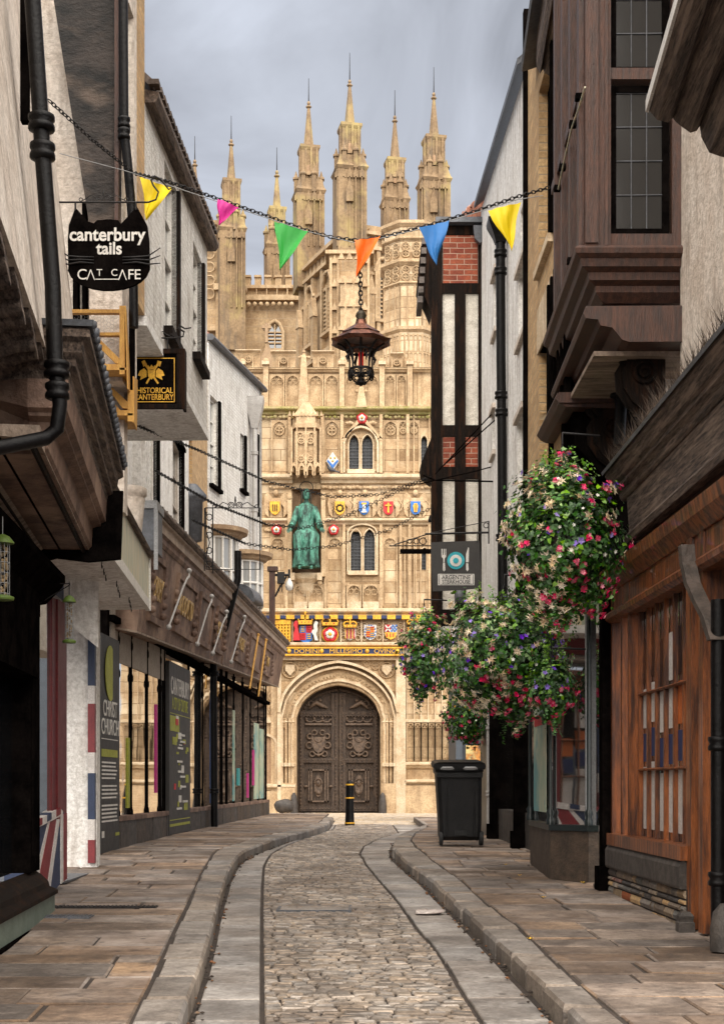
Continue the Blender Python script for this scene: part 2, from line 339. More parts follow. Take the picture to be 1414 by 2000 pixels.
M['copper'] = mat('aged copper', (.30, .12, .075), (.06, .028, .02), 5, .38, .3, 12, metal=.7)
M['plastic'] = mat('black plastic', (.004, .004, .0045), (.009, .0085, .0085), 4, .45, .3, 60, grime=(.035, .03, .027), gamt=.35, spec=.3)
M['rubber'] = flat('rubber', (.015, .015, .015), .8)
M['grey'] = flat('grey paint', (.3, .3, .3)); M['greypipe'] = flat('pale grey pipe', (.42, .40, .38), .45)
M['dglass'] = glass('dark window glass', (.006, .007, .008), .06, .25)
M['lglass'] = glass('leaded glass', (.02, .019, .018), .12, .5); M['lglass'].node_tree.nodes['Principled BSDF'].inputs['Specular IOR Level'].default_value = .35
M['gglass'] = mat('old lead glazing', (.03, .032, .036), (.012, .012, .014), 9, .3, .3, 12, spec=.3)
M['shopglass'] = glass('shop glass', (.02, .018, .016), .01, .12, .6)
M['pglass'] = glass('window glass with blind', (.25, .25, .24), .05, .2)
M['tile'] = mat('red clay tile', (.34, .13, .07), (.2, .07, .04), 5, .8, .5, 20, isl=.35)
M['oldtile'] = mat('weathered brown tile', (.12, .085, .065), (.07, .05, .04), 5, .8, .5, 20, isl=.35)
M['oldgold'] = mat('dull gilding', (.50, .32, .11), (.25, .15, .05), 8, .5)
M['greyoak'] = mat('grey oak', (.085, .06, .046), (.04, .028, .02), 4, .6, .6, 16)
M['reda'] = flat('brick red paint', (.13, .01, .012), .45)
M['unionred'] = flat('flag red', (.2, .014, .02), .5); M['unionblue'] = flat('flag blue', (.012, .026, .075), .5); M['unionwhite'] = flat('flag white', (.62, .58, .55), .5)
M['sage'] = flat('sage green paint', (.13, .17, .14), .5); M['dgreen'] = mat('dark green paint', (.003, .008, .007), (.006, .012, .01), 5, .35, .1, 20)
M['slategrey'] = mat('granite plinth', (.07, .05, .036), (.035, .025, .018), 8, .6, .4, 40, isl=.2)
M['blind'] = flat('cream blind', (.46, .40, .34), .8)
M['board'] = flat('charcoal board', (.03, .026, .023), .6); M['lime'] = flat('lime print', (.35, .36, .03))
M['poster'] = mat('pale green poster', (.30, .42, .30), (.5, .5, .36), 3, .5, c3=(.12, .3, .3)); M['signcream'] = mat('aged painted sign', (.52, .47, .34), (.30, .34, .25), 5, .45, stretch=(1, 4, .6), c3=(.6, .48, .28))

# ---------------------------------------------------------------- ground, road, kerbs, pavements
def curve(pts, h=0):
    q = sorted((GX(x, y, h)[::-1] for x, y in pts)); return q
def ev(c, D):
    if D <= c[0][0]:
        (a, xa), (b, xb) = c[0], c[2]; return xa + (xb - xa) * (D - a) / (b - a)
    for (a, xa), (b, xb) in zip(c, c[1:]):
        if D <= b: return xa + (xb - xa) * (D - a) / (b - a)
    return c[-1][1]
CL = curve([(511, 2000), (511, 1784), (512, 1733), (515, 1692), (530, 1667), (560, 1651), (601, 1636), (650, 1620)])
CR = curve([(945, 2000), (898, 1928), (857, 1860), (815, 1814), (779, 1762), (742, 1720), (716, 1689), (703, 1668), (711, 1653), (742, 1637), (779, 1627)])
KLf = curve([(359, 1987), (402, 1865), (415, 1819), (433, 1748), (448, 1702), (463, 1674), (489, 1656), (540, 1638), (596, 1623), (640, 1611)], .12)
KLb = curve([(254, 2000), (300, 1906), (336, 1824), (367, 1763), (392, 1707), (417, 1664), (443, 1652), (490, 1638), (560, 1622), (620, 1608)], .12)
KRf = curve([(1116, 1980), (1023, 1891), (898, 1772), (831, 1710), (790, 1680), (768, 1660), (764, 1648), (772, 1634), (800, 1621), (836, 1610)], .12)
KRb = curve([(1230, 2000), (1147, 1933), (1085, 1876), (1012, 1808), (950, 1762), (898, 1715), (851, 1684), (815, 1655), (803, 1640), (812, 1626), (836, 1614)], .12)
def sheet(name, fx0, fx1, h, D0, D1, step, m, nx=1):
    mb = MB(); k = int((D1 - D0) / step); vs = []
    for i in range(k + 1):
        D = D0 + (D1 - D0) * i / k
        for j in range(nx + 1): t = j / nx; vs.append((fx0(D) * (1 - t) + fx1(D) * t, D, g(D) + h))
    n = nx + 1; mb.add(vs, [(i * n + j, i * n + j + 1, (i + 1) * n + j + 1, (i + 1) * n + j) for i in range(k) for j in range(nx)])
    o = mb.build(name, m, recalc=False); tag(o, kind='structure'); return o
sheet('ground', lambda D: -160, lambda D: 160, -.02, -3, 300, 1.0, M['joint'])
def stone(mb, c, z, bev=.012, h=.05, tilt=.003, top=None):
    """c: four plan corners; raised bevelled stone following the ground"""
    cx = sum(p[0] for p in c) / 4; cy = sum(p[1] for p in c) / 4
    zs = [g(p[1]) + z + random.uniform(-tilt, tilt) for p in c]
    lo = [V((p[0], p[1], q - h)) for p, q in zip(c, zs)]; mid = [V((p[0], p[1], q - bev * .8)) for p, q in zip(c, zs)]
    tp = []
    for p, q in zip(c, zs):
        d = V((cx - p[0], cy - p[1])); l = d.length; d = d / max(l, 1e-4) * min(bev * 1.5, l * .35); tp.append(V((p[0] + d.x, p[1] + d.y, q)))
    vs = lo + mid + tp
    mb.add(vs, [(0, 1, 5, 4), (1, 2, 6, 5), (2, 3, 7, 6), (3, 0, 4, 7), (4, 5, 9, 8), (5, 6, 10, 9), (6, 7, 11, 10), (7, 4, 8, 11)], 0, False)
    mb.add(vs[8:], [(0, 1, 2, 3)])
def slabs(name, fx0, fx1, D0, D1, dstep, wstep, z, m, gap=.012, bev=.01, h=.06, jit=.02, tilt=.003, stagger=True):
    mb = MB(); D = D0; row = 0
    while D < D1:
        dd = dstep * random.uniform(.75, 1.3) if jit else dstep
        if wstep is None: cuts = [0, 1]
        else:
            W = fx1(D) - fx0(D); cuts = [0]; x = random.uniform(.3, 1) * wstep / W
            while x < 1 - .3 * wstep / W: cuts.append(x); x += random.uniform(.65, 1.5) * wstep / W
            cuts.append(1)
        a, b = D + gap / 2, D + dd - gap / 2
        for i in range(len(cuts) - 1):
            def X(t, Dd): return fx0(Dd) * (1 - t) + fx1(Dd) * t
            j = [random.uniform(-jit, jit) * .5 for _ in range(4)]; q = [random.uniform(-1, 1) * min(jit, .03) * .45 for _ in range(2)]
            c = [(X(cuts[i], a) + gap / 2 + q[0], a + j[0] * .4), (X(cuts[i + 1], a) - gap / 2, a + j[1] * .4), (X(cuts[i + 1], b) - gap / 2, b + j[1] * .4), (X(cuts[i], b) + gap / 2 + q[0], b + j[0] * .4)]
            stone(mb, c, z + random.uniform(-.004, .004), bev, h, tilt)
        D += dd; row += 1
    o = mb.build(name, m); tag(o, kind='structure'); return o
eCL = lambda D: ev(CL, D); eCR = lambda D: ev(CR, D)
slabs('road', lambda D: ev(CL, D) + .01, lambda D: ev(CR, D) - .01, 6.5, 34, .078, .125, 0, M['sett'], gap=.017, bev=.01, h=.04, jit=.003, tilt=.005)
slabs('gutter', lambda D: ev(KLf, D) + .02, lambda D: ev(CL, D) - .005, 6.5, 33, .62, None, .0, M['gutter'], gap=.012, bev=.008, jit=.01)
slabs('gutter', lambda D: ev(CR, D) + .005, lambda D: ev(KRf, D) - .03, 6.5, 33, .66, None, .0, M['gutter'], gap=.012, bev=.008, jit=.01)
slabs('kerb', lambda D: ev(KLb, D), lambda D: ev(KLf, D), 6.5, 36, .62, None, .12, M['kerb'], gap=.022, bev=.032, h=.2, jit=.03, tilt=.009)
slabs('kerb', lambda D: ev(KRf, D), lambda D: ev(KRb, D), 6.5, 36, .66, None, .12, M['kerb'], gap=.022, bev=.032, h=.2, jit=.03, tilt=.009)
slabs('pavement', lambda D: -4.3, lambda D: ev(KLb, D) - .003, 6.5, 41, .44, .85, .115, M['slab'], gap=.016, bev=.01, jit=.03, tilt=.005)
slabs('pavement', lambda D: ev(KRb, D) + .003, lambda D: 3.6, 6.5, 36, .42, .8, .115, M['slab'], gap=.016, bev=.01, jit=.03, tilt=.005)
sheet('pavement_bed', lambda D: -4.3, lambda D: ev(KLb, D) + .03, .103, 6.4, 41, .5, M['joint'])
sheet('pavement_bed', lambda D: ev(KRb, D) - .03, lambda D: 3.6, .103, 6.4, 36, .5, M['joint'])
slabs('square_paving', lambda D: max(-9, (ev(KLf, D) if D < 38 else -9)), lambda D: 9, 34, 47, .12, .2, 0, mat('pale square setts', (.50, .40, .29), (.38, .29, .2), 5, .8, .4, 20, isl=.25), gap=.014, bev=.01, h=.04, jit=.006, tilt=.003)
# ---------------------------------------------------------------- gatehouse
GD = 46.8; KG = GD / FP
def gp(x, y, d=0): p = P(x, y, GD); return V((p.x, GD - d, p.z))
def gbox(mb, x0, y0, x1, y1, d0, d1, mi=0):
    a = gp(x0, y1); b = gp(x1, y0); mb.box(a.x, b.x, GD - d1, GD - d0, a.z, b.z, mi)
def gpoly(mb, pts, d0, d1, mi=0, sm=False): mb.prism([gp(x, y, d1) for x, y in pts], (0, d1 - d0, 0), mi, sm)
def arch_pts(xc, hw, ys, ya, n=16, kind='gothic'):
    out = []
    for i in range(n + 1):
        u = -1 + 2 * i / n
        if kind == 'gothic':
            k = .8; a = abs(u); rr = 1 + k; h = math.sqrt(max(rr * rr - (a + k) ** 2, 0)) / math.sqrt(rr * rr - k * k)
        elif kind == 'round': h = math.sqrt(1 - u * u)
        else: a = abs(u); h = .86 * (1 - a ** 2.3) ** .55 + .14 * (1 - a)
        out.append((xc + u * hw, ys - (ys - ya) * h))
    return out
def outline(xc, hw, yb, ys, ya, n=16, kind='gothic'): return [(xc - hw, yb)] + arch_pts(xc, hw, ys, ya, n, kind) + [(xc + hw, yb)]
def ring(mb, A, B, d0, d1, mi=0):    # band between two open outlines of equal count
    n = len(A)
    for i in range(n - 1):
        q = [A[i], A[i + 1], B[i + 1], B[i]]
        p1 = [gp(x, y, d1) for x, y in q]; p0 = [gp(x, y, d0) for x, y in q]
        mb.add(p0 + p1, [(4, 5, 6, 7), (0, 1, 5, 4), (2, 3, 7, 6)] + ([(0, 4, 7, 3)] if i == 0 else []) + ([(1, 2, 6, 5)] if i == n - 2 else []), mi)
def archring(mb, xc, hw, yb, ys, ya, t, d0, d1, kind='gothic', n=14, mi=0):
    ring(mb, outline(xc, hw, yb, ys, ya, n, kind), outline(xc, hw + t, yb, ys, ya - t, n, kind), d0, d1, mi)
def spandrel(mb, x0, x1, yt, xc, hw, ys, ya, d0, d1, kind='gothic', mi=0):
    a = arch_pts(xc, hw, ys, ya, 14, kind); top = [(x, yt) for x, _ in a]; ring(mb, a, top, d0, d1, mi)
def gring(mb, x, y, r, t, d, mi=0, n=12, m=4, a0=0, a1=6.2832): mb.torus(gp(x, y, d), r * KG, t * KG, (1, 0, 0), (0, 0, 1), n, m, mi, a0, a1)
def foil(mb, x, y, r, d, t=1.2, mi=0):
    gring(mb, x, y, r, t, d, mi)
    for a in range(4):
        b = R(45 + 90 * a); gring(mb, x + math.cos(b) * r * .46, y + math.sin(b) * r * .46, r * .4, t * .6, d, mi, 8)
def panel(mb, x0, x1, yt, yb, d=.0, kind='gothic', cusp=True, t=2.2, mi=0):
    """blind panel: recess framed by raised shafts with an arched head"""
    xc = (x0 + x1) / 2; hw = (x1 - x0) / 2; ys = yt + hw * 1.1 + t
    gbox(mb, x0 - t / 2, yt, x0 + t / 2, yb, d, d + .1, mi); gbox(mb, x1 - t / 2, yt, x1 + t / 2, yb, d, d + .1, mi)
    spandrel(mb, x0, x1, yt, xc, hw - t / 2, ys, yt + t, d, d + .075, kind, mi)
    if cusp:
        gring(mb, xc - hw * .42, ys - hw * .25, hw * .36, t * .32, d + .05, mi, 8); gring(mb, xc + hw * .42, ys - hw * .25, hw * .36, t * .32, d + .05, mi, 8)
        gring(mb, xc, ys - hw * .75, hw * .32, t * .32, d + .05, mi, 8)
def string(mb, x0, x1, y0, y1, d, mi=0):   # moulded course
    a = gp(x0, y1); b = gp(x1, y0); h = b.z - a.z
    prof = [(0, 0), (d * .35, .05), (d * .5, .3), (d * .85, .42), (d, .55), (d, .8), (d * .6, .92), (0, 1)]
    mb.loft([[V((X, GD - o, a.z + h * q)) for o, q in prof] for X in (a.x, b.x)], mi, True, False)
def carving(mb, x0, x1, y, r, step, d, mi=0):
    x = x0
    while x < x1:
        p = gp(x + random.uniform(-1, 1), y + random.uniform(-1, 1), d); mb.ball(p, r * KG * random.uniform(.7, 1.2), 6, mi, (1.3, .7, .9)); x += step * random.uniform(.8, 1.2)

gate = thing('gatehouse', 'ornate honey coloured stone gatehouse with painted shields at the end of the lane', 'gatehouse', (0, GD, .38))
# solid walls, built round the openings (door, windows, niche)
wl = MB()
X0, X1 = 395, 900
DOOR = (661, 82, 1592, 1402, 1337)
rects = [(682, 701, 918, 868, 850), (707, 728, 918, 868, 850), (685, 705, 1116, 1052, 1034), (711, 732, 1116, 1052, 1034), (822, 834, 916, 862, 852), (823, 834, 1113, 1078, 1070)]
NI = (570, 627, 1128, 955)   # niche
def wallcells():
    xs = sorted({X0, X1, 579, 743, NI[0], NI[1]} | {v for r in rects for v in r[:2]}); ys = sorted({800, 1400, 1337, NI[2], NI[3], 1592} | {v for r in rects for v in (r[2], r[4])})
    for i in range(len(xs) - 1):
        for j in range(len(ys) - 1):
            cx, cy = (xs[i] + xs[i + 1]) / 2, (ys[j] + ys[j + 1]) / 2
            if 579 < cx < 743 and cy > 1337: continue
            if NI[0] < cx < NI[1] and NI[3] < cy < NI[2]: continue
            if any(r[0] < cx < r[1] and r[4] < cy < r[2] for r in rects): continue
            a = gp(xs[i], ys[j + 1]); b = gp(xs[i + 1], ys[j]); wl.add([(a.x, GD, a.z), (b.x, GD, a.z), (b.x, GD, b.z), (a.x, GD, b.z)], [(0, 1, 2, 3)])
wallcells()
a = gp(X0, 1600); b = gp(X1, 800)
wl.box(a.x, b.x, GD + .9, GD + 6, a.z - .3, b.z)
for xx in (X0, X1): p = gp(xx, 800); wl.add([(p.x, GD, a.z), (p.x, GD + 1, a.z), (p.x, GD + 1, b.z), (p.x, GD, b.z)], [(0, 1, 2, 3)])
wl.add([(a.x, GD, b.z), (b.x, GD, b.z), (b.x, GD + 1, b.z), (a.x, GD + 1, b.z)], [(0, 1, 2, 3)])
# door spandrel fill, reveals
spandrel(wl, 579, 743, 1337, 661, 82, 1400, 1338, -.3, -.001, 'tudor')
for r in rects:
    p = [(r[0], r[2]), (r[1], r[2]), (r[1], r[4]), (r[0], r[4])]
    for k in range(4):
        q, s_ = p[k], p[(k + 1) % 4]; wl.add([gp(*q, 0), gp(*s_, 0), gp(*s_, -.35), gp(*q, -.35)], [(0, 1, 2, 3)])
    spandrel(wl, r[0], r[1], r[4] - .5, (r[0] + r[1]) / 2, (r[1] - r[0]) / 2, r[3], r[4], -.3, -.002)
wl.build('wall', M['stone'], gate)
nb = MB()
for s_ in ((NI[0], 1), (NI[1], 0)): pass
nx0, nx1 = gp(NI[0], 0).x, gp(NI[1], 0).x; zc0, zc1 = gp(0, NI[2]).z, gp(0, NI[3]).z
rings = []
for k in range(13):
    a = math.pi * k / 12; x = (nx0 + nx1) / 2 - (nx1 - nx0) / 2 * math.cos(a); y = GD + .5 * math.sin(a); rings.append((x, y))
nb.add([(x, y, z) for x, y in rings for z in (zc0, zc1)], [(2 * i, 2 * i + 2, 2 * i + 3, 2 * i + 1) for i in range(12)])
nb.add([(x, y, zc0) for x, y in rings], [tuple(range(13))]); nb.add([(x, y, zc1) for x, y in rings], [tuple(range(13))])
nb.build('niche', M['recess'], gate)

# stepped bands and courses
tr = MB()   # carved stone (0 plain, 1 pale, 2 mossy)
string(tr, X0, 895, 795, 812, .32, 2); carving(tr, 455, 845, 816, 3.6, 8, .12, 2)
string(tr, X0, 572, 926, 946, .3, 1); string(tr, 627, 895, 926, 946, .3, 1); carving(tr, 530, 568, 953, 3.6, 7, .1); carving(tr, 632, 848, 953, 3.6, 7, .1)
string(tr, X0, 568, 1012, 1026, .22, 1); string(tr, 630, 895, 1012, 1026, .22, 1)
string(tr, X0, 895, 1188, 1205, .25, 1); string(tr, X0, 895, 1254, 1270, .3, 1); string(tr, 775, 895, 1488, 1500, .2, 1); string(tr, 790, 895, 1522, 1534, .26, 1)
gbox(tr, 775, 1534, 895, 1592, 0, .2); gbox(tr, X0, 1545, 578, 1592, 0, .22); gbox(tr, 744, 1530, 776, 1592, 0, .22)
string(tr, X0, 578, 1530, 1545, .26, 1)
# parapet: band of twin panels, merlons
a = gp(X0, 800); b = gp(X1, 722); tr.box(a.x, b.x, GD + .1, GD + .6, a.z, b.z)
string(tr, X0, 895, 718, 727, .12)
pil = [474, 520, 594, 668, 706, 746, 800]
for i, x in enumerate(pil):
    w_ = 5 if i not in (2, 4) else 7
    if i in (2, 4):
        top = 690 if i == 2 else 757; p0 = gp(x, 800); p1 = gp(x, top)
        tr.loft([[V((p0.x + sx * w_ * 1.5 * KG * q, GD - .12 + sy * .22 * q, z)) for sx, sy in ((-1, -1), (1, -1), (1, 1), (-1, 1))] for z, q in ((p0.z, 1), (p0.z + (p1.z - p0.z) * .9, .45), (p1.z, .12))], 0, True, False)
        tr.ball(gp(x, top, .12), 4 * KG, 8); carving(tr, x - 8, x + 9, top + 10, 3.5, 4, .15)
    else:
        gbox(tr, x - w_, 715, x + w_, 800, .0, .2, 0); gbox(tr, x - w_ - 2, 709, x + w_ + 2, 716, .0, .28, 1); tr.ball(gp(x, 706, .12), 5.5 * KG, 8, 0, (1.2, 1, .7))
for x0, x1 in ((450, 468), (480, 514), (526, 556), (558, 586), (602, 632), (634, 662), (674, 699), (714, 740), (752, 772), (774, 794)):
    panel(tr, x0 + 1, x1 - 1, 731, 795, -.08)
for x0, x1, yt in ((462, 508, 688), (531, 577, 690), (611, 651, 690), (764, 786, 694)):
    a = gp(x0, 722); b = gp(x1, yt); tr.box(a.x, b.x, GD + .1, GD + .55, a.z, b.z); string(tr, x0 - 2, x1 + 2, yt - 4, yt + 2, .16, 1)
    xc = (x0 + x1) / 2; panel(tr, xc - 9, xc + 9, yt + 6, 722, -.08); foil(tr, xc, yt + 14, 6, .0)
string(tr, X0, 895, 690 + 28, 724, .12)
# upper storey blind panels 812-926
for x0, x1 in ((532, 560), (634, 663), (749, 776), (778, 796), (798, 818)): panel(tr, x0, x1, 822, 922, 0); foil(tr, (x0 + x1) / 2, 842, 9 if x1 - x0 > 22 else 6, .06)
for x in (468, 500, 566, 630, 668, 744, 796): gbox(tr, x - 3, 812, x + 3, 926, 0, .2)
for x in (797, 808, 838): gbox(tr, x - 1.4, 812, x + 1.4, 926, 0, .12)
# window surrounds with mullion and hood
for (x0, x1, yb, ys, ya) in rects: archring(tr, (x0 + x1) / 2, (x1 - x0) / 2, yb, ys, ya, 2.4, -.2, .08, mi=1)
archring(tr, 705, 31, 925, 868, 838, 4, 0, .2, 'tudor', mi=1); gbox(tr, 678, 918, 732, 926, 0, .16, 1)
archring(tr, 708, 27, 1122, 1040, 1026, 3, 0, .12, 'tudor', mi=1); gbox(tr, 680, 1116, 738, 1124, 0, .18, 1)
for s_ in (-1, 1):
    gpoly(tr, [(707 + s_ * 30, 858), (707 + s_ * 40, 860), (707 + s_ * 22, 838), (707 + s_ * 8, 822), (707 + s_ * 3, 826), (707 + s_ * 18, 842)], 0, .2); tr.ball(gp(707 + s_ * 36, 862, .14), 5 * KG, 8)
    carving(tr, 707 + s_ * 22 - 6, 707 + s_ * 22 + 6, 828, 4, 5, .12)
# canopy above the statue
def canopy():
    c = MB()
    for (y0, y1, hw, d) in ((822, 836, 30, .62), (836, 845, 34, .7), (845, 925, 29, .58)):
        pts = [(599 - hw, 0), (599 - hw * .6, d), (599 + hw * .6, d), (599 + hw, 0)]
        a = [V((gp(x, y1).x, GD - dd, gp(x, y1).z)) for x, dd in pts]; b = [V((gp(x, y0).x, GD - dd, gp(x, y0).z)) for x, dd in pts]
        c.add(a + b, [(0, 1, 5, 4), (1, 2, 6, 5), (2, 3, 7, 6), (0, 3, 2, 1), (4, 5, 6, 7)])
    for x in (572, 582, 599, 616, 627):
        gbox(c, x - 1.5, 845, x + 1.5, 930, .3, .7); carving_col(c, x)
    for k in range(9):
        x = 568 + k * 7.6; gpoly(c, [(x - 3, 822), (x, 812), (x + 3, 822)], .5, .66)
    for x in (576, 591, 607, 622):
        q = outline(x, 7, 938, 925, 912, 8); ring(c, q, outline(x, 4, 936, 927, 918, 8), .4, .68); c.ball(gp(x + 7, 938, .55), 2.6 * KG, 6)
    for x in (588, 610): panel(c, x - 9, x + 9, 852, 915, .58)
    for x, y in ((590, 870), (608, 870), (599, 862), (599, 900), (590, 905), (608, 905)): foil(c, x, y, 6, .66)
    p0 = gp(599, 822); p1 = gp(599, 790)
    c.loft([[V((p0.x + sx * q, GD - .25 + sy * q * .7, z)) for sx, sy in ((-1, -1), (1, -1), (1, 1), (-1, 1))] for z, q in ((p0.z, .42), (p1.z, .1))], 0, True, False)
    return c
def carving_col(c, x):
    for y in range(852, 930, 9): c.ball(gp(x, y, .62), 2.2 * KG, 6)
canopy().build('canopy', M['stonep'], gate)
# angels frieze
for x in (540, 664, 713, 758, 811):
    tr.ball(gp(x, 964, .12), 5.5 * KG, 10, 0, (1, .8, 1.15)); gpoly(tr, [(x - 9, 974), (x + 9, 974), (x + 12, 1012), (x - 12, 1012)], 0, .13)
    for s_ in (-1, 1):
        gpoly(tr, [(x + s_ * 8, 972), (x + s_ * 17, 962), (x + s_ * 22, 968), (x + s_ * 24, 985), (x + s_ * 21, 1004), (x + s_ * 14, 1012), (x + s_ * 15, 992), (x + s_ * 9, 984)], 0, .1)
        for k in range(3): gring(tr, x + s_ * (15 + k * 2.4), 990, 12 - k * 2, 1, .11, 0, 8, 4, R(-60), R(70))
for x in (567, 632):
    gbox(tr, x - 4, 965, x + 4, 1128, 0, .3); tr.ball(gp(x, 975, .25), 6 * KG, 8)
for x in (625, 572): gbox(tr, x - 5, 1122, x + 5, 1136, 0, .4, 1); tr.ball(gp(x, 1140, .25), 5 * KG, 8)
# storey of blind arches 1026-1190
for x0, x1 in ((530, 556), (640, 668), (748, 775), (790, 812)): panel(tr, x0, x1, 1050, 1185, 0, 'round')
for x in (500, 560, 636, 672, 744, 782, 800, 838): gbox(tr, x - 2.6, 1026, x + 2.6, 1190, 0, .15)
for x0, x1 in ((575, 600), (603, 632), (678, 705), (709, 740)):
    panel(tr, x0, x1, 1142, 1186, .02, 'round'); gbox(tr, x0, 1176, x1, 1190, 0, .14, 1)
for k in range(5): gbox(tr, 796 + k * 12, 1030, 798 + k * 12, 1188, 0, .12)
for x in (530, 648, 752, 690): carving(tr, x - 10, x + 12, 1036, 4, 6, .05)
# statue bracket
p = gp(599, 1128); tr.loft([[V((p.x + (r * math.cos(t)), GD + .1 - r * .8 * math.sin(t), p.z + z)) for t in [math.pi * k / 8 for k in range(9)]] for r, z in ((.16, -.62), (.3, -.42), (.34, -.2), (.5, -.06), (.5, .12))], 1, True, False)
# shield band framework
for x0, x1 in ((533, 570), (572, 624), (626, 664), (666, 704), (706, 746), (748, 787), (789, 828)):
    gbox(tr, x0 - 1.2, 1211, x0 + 1.2, 1254, 0, .12, 1)
    if x0 > 660:
        xc = (x0 + x1) / 2
        for s_ in (-1, 1):
            for yy in (1221, 1246): gring(tr, xc + s_ * 14, yy, 5, 1, .06, 1, 8)
            gring(tr, xc + s_ * 17, 1233, 5, 1, .06, 1, 8)
# portal: stepped archivolts, outer label, jamb shafts
steps = [(82, 1337, 5, -.75, -.1), (87, 1331, 5, -.62, .0), (92, 1325, 6, -.5, -.32), (98, 1318, 5, -.4, -.1), (103, 1312, 5, -.3, -.16), (108, 1306, 4, -.3, .1)]
for hw, ya, t, d0, d1 in steps: archring(tr, 661, hw, 1592, 1402, ya, t, d0, d1 + .12, 'tudor', 26, 1 if hw in (87, 108) else 0)
archring(tr, 661, 113, 1392, 1392, 1296, 5, 0, .3, 'tudor', 26, 1)
gbox(tr, 545, 1282, 779, 1290, 0, .2, 1); gbox(tr, 543, 1290, 550, 1592, 0, .26, 1); gbox(tr, 773, 1290, 792, 1592, 0, .26, 1); gbox(tr, 530, 1290, 543, 1592, 0, .12)
for s_ in (-1, 1):
    for k, dx in enumerate((88, 95, 102, 109)):
        x = 661 + s_ * dx; p = gp(x, 1592); q = gp(x, 1402)
        tr.tube([V((p.x, GD - .1, p.z)), V((p.x, GD - .1, q.z))], 2.4 * KG, 8, 0)
        tr.ball(gp(x, 1410, .1), 4 * KG, 8, 1, (1, 1, .6)); gbox(tr, x - 3, 1490, x + 3, 1497, 0, .24, 1)
    gbox(tr, min(661 + s_ * 84, 661 + s_ * 112), 1530, max(661 + s_ * 84, 661 + s_ * 112), 1592, 0, .235, 0)
    # carvings along archivolt
    for k in range(15):
        t = k / 15; pts = arch_pts(661, 96, 1402, 1320, 60, 'tudor'); i = int(30 + s_ * (2 + t * 27)); x, y = pts[i]; tr.ball(gp(x, y, .0), 3.0 * KG, 6, 0, (1, .8, 1))
    for k in range(9): tr.ball(gp(661 + s_ * 105, 1320 + 70 - k * 4 + 30, .1), 2.4 * KG, 6)
    # spandrel shields and rings
    x = 661 + s_ * 94; foil(tr, x, 1309, 15, .05, 1.5); gpoly(tr, [(x - 9, 1299), (x + 9, 1299), (x + 9, 1310), (x, 1320), (x - 9, 1310)], 0, .12, 1)
    foil(tr, 661 + s_ * 72, 1300, 8, .04); gring(tr, 661 + s_ * 55, 1296, 6, 1.2, .05)
for k in range(12): gring(tr, 552 + k * 20, 1283 - 3, 4, 1, .2, 0, 8)
# right blind tracery 792-895
for k in range(7):
    x0 = 795 + k * 13.6; panel(tr, x0, x0 + 13.6, 1412, 1486, .02, t=1.8); gbox(tr, x0 - .9, 1300, x0 + .9, 1412, 0, .1, 1)
gbox(tr, 792, 1405, 895, 1411, 0, .14, 1)
# left small doorway
archring(tr, 522, 16, 1592, 1452, 1438, 5, -.1, .15, 'tudor', 12, 1); gbox(tr, 500, 1400, 545, 1412, 0, .1, 1); foil(tr, 534, 1384, 9, .05); foil(tr, 534, 1360, 9, .05)
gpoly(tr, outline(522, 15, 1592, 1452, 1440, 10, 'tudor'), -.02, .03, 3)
tr.build('tracery', [M['stonep'], M['stonepale'], M['stonemoss'], M['recess']], gate)

# painted heraldry: parts of the gate
def shield_pts(x, y, w, h): return [(x - w, y - h), (x + w, y - h), (x + w, y + h * .35), (x + w * .6, y + h * .8), (x, y + h), (x - w * .6, y + h * .8), (x - w, y + h * .35)]
PAL = [M['gold'], M['blue'], M['red'], M['whitep'], M['navy'], M['greenp'], M['bronzedark']]
def hpart(fn, name='shield', label=None):
    m = MB(); fn(m); o = m.build(name, PAL, gate)
    if label: o['label'] = label
def plain_shield(x, y, c, charge):
    def f(m):
        gpoly(m, shield_pts(x, y, 9.5, 13), .1, .24, c); charge(m, x, y)
    return f
def c_crown(m, x, y): gring(m, x, y, 6, 1.6, .25, 6); [m.ball(gp(x + 7.6 * math.cos(a), y + 7.6 * math.sin(a), .25), 1.2 * KG, 5, 6) for a in [k * .7 for k in range(9)]]
def c_column(m, x, y): gbox(m, x - 3, y - 8, x + 3, y + 8, .24, .28, 3); gbox(m, x - 5, y + 6, x + 5, y + 9, .24, .29, 3); gbox(m, x - 5, y - 10, x + 5, y - 7, .24, .29, 0)
def c_cross(m, x, y): gbox(m, x - 1.6, y - 10, x + 1.6, y + 9, .24, .28, 0); gbox(m, x - 6, y - 6, x + 6, y - 3.6, .24, .285, 0)
def c_coat(m, x, y): gpoly(m, [(x - 2.5, y - 9), (x + 2.5, y - 9), (x + 5, y - 4), (x + 3, y + 8), (x - 3, y + 8), (x - 5, y - 4)], .24, .28, 0); gbox(m, x - .6, y - 8, x + .6, y + 7, .28, .3, 2)
def c_letters(m, x, y): [gbox(m, x + k - .8, y - 7, x + k + .8, y + 6, .24, .27, 6) for k in (-4, 0, 4)]
for x, c, ch in ((538, 0, c_letters), (664, 0, c_crown), (711, 1, c_column), (758, 2, c_cross), (811, 1, c_coat)):
    hpart(plain_shield(x, 995, c, ch), 'shield', {0: 'yellow shield', 1: 'blue shield', 2: 'red shield with gold cross'}[c])
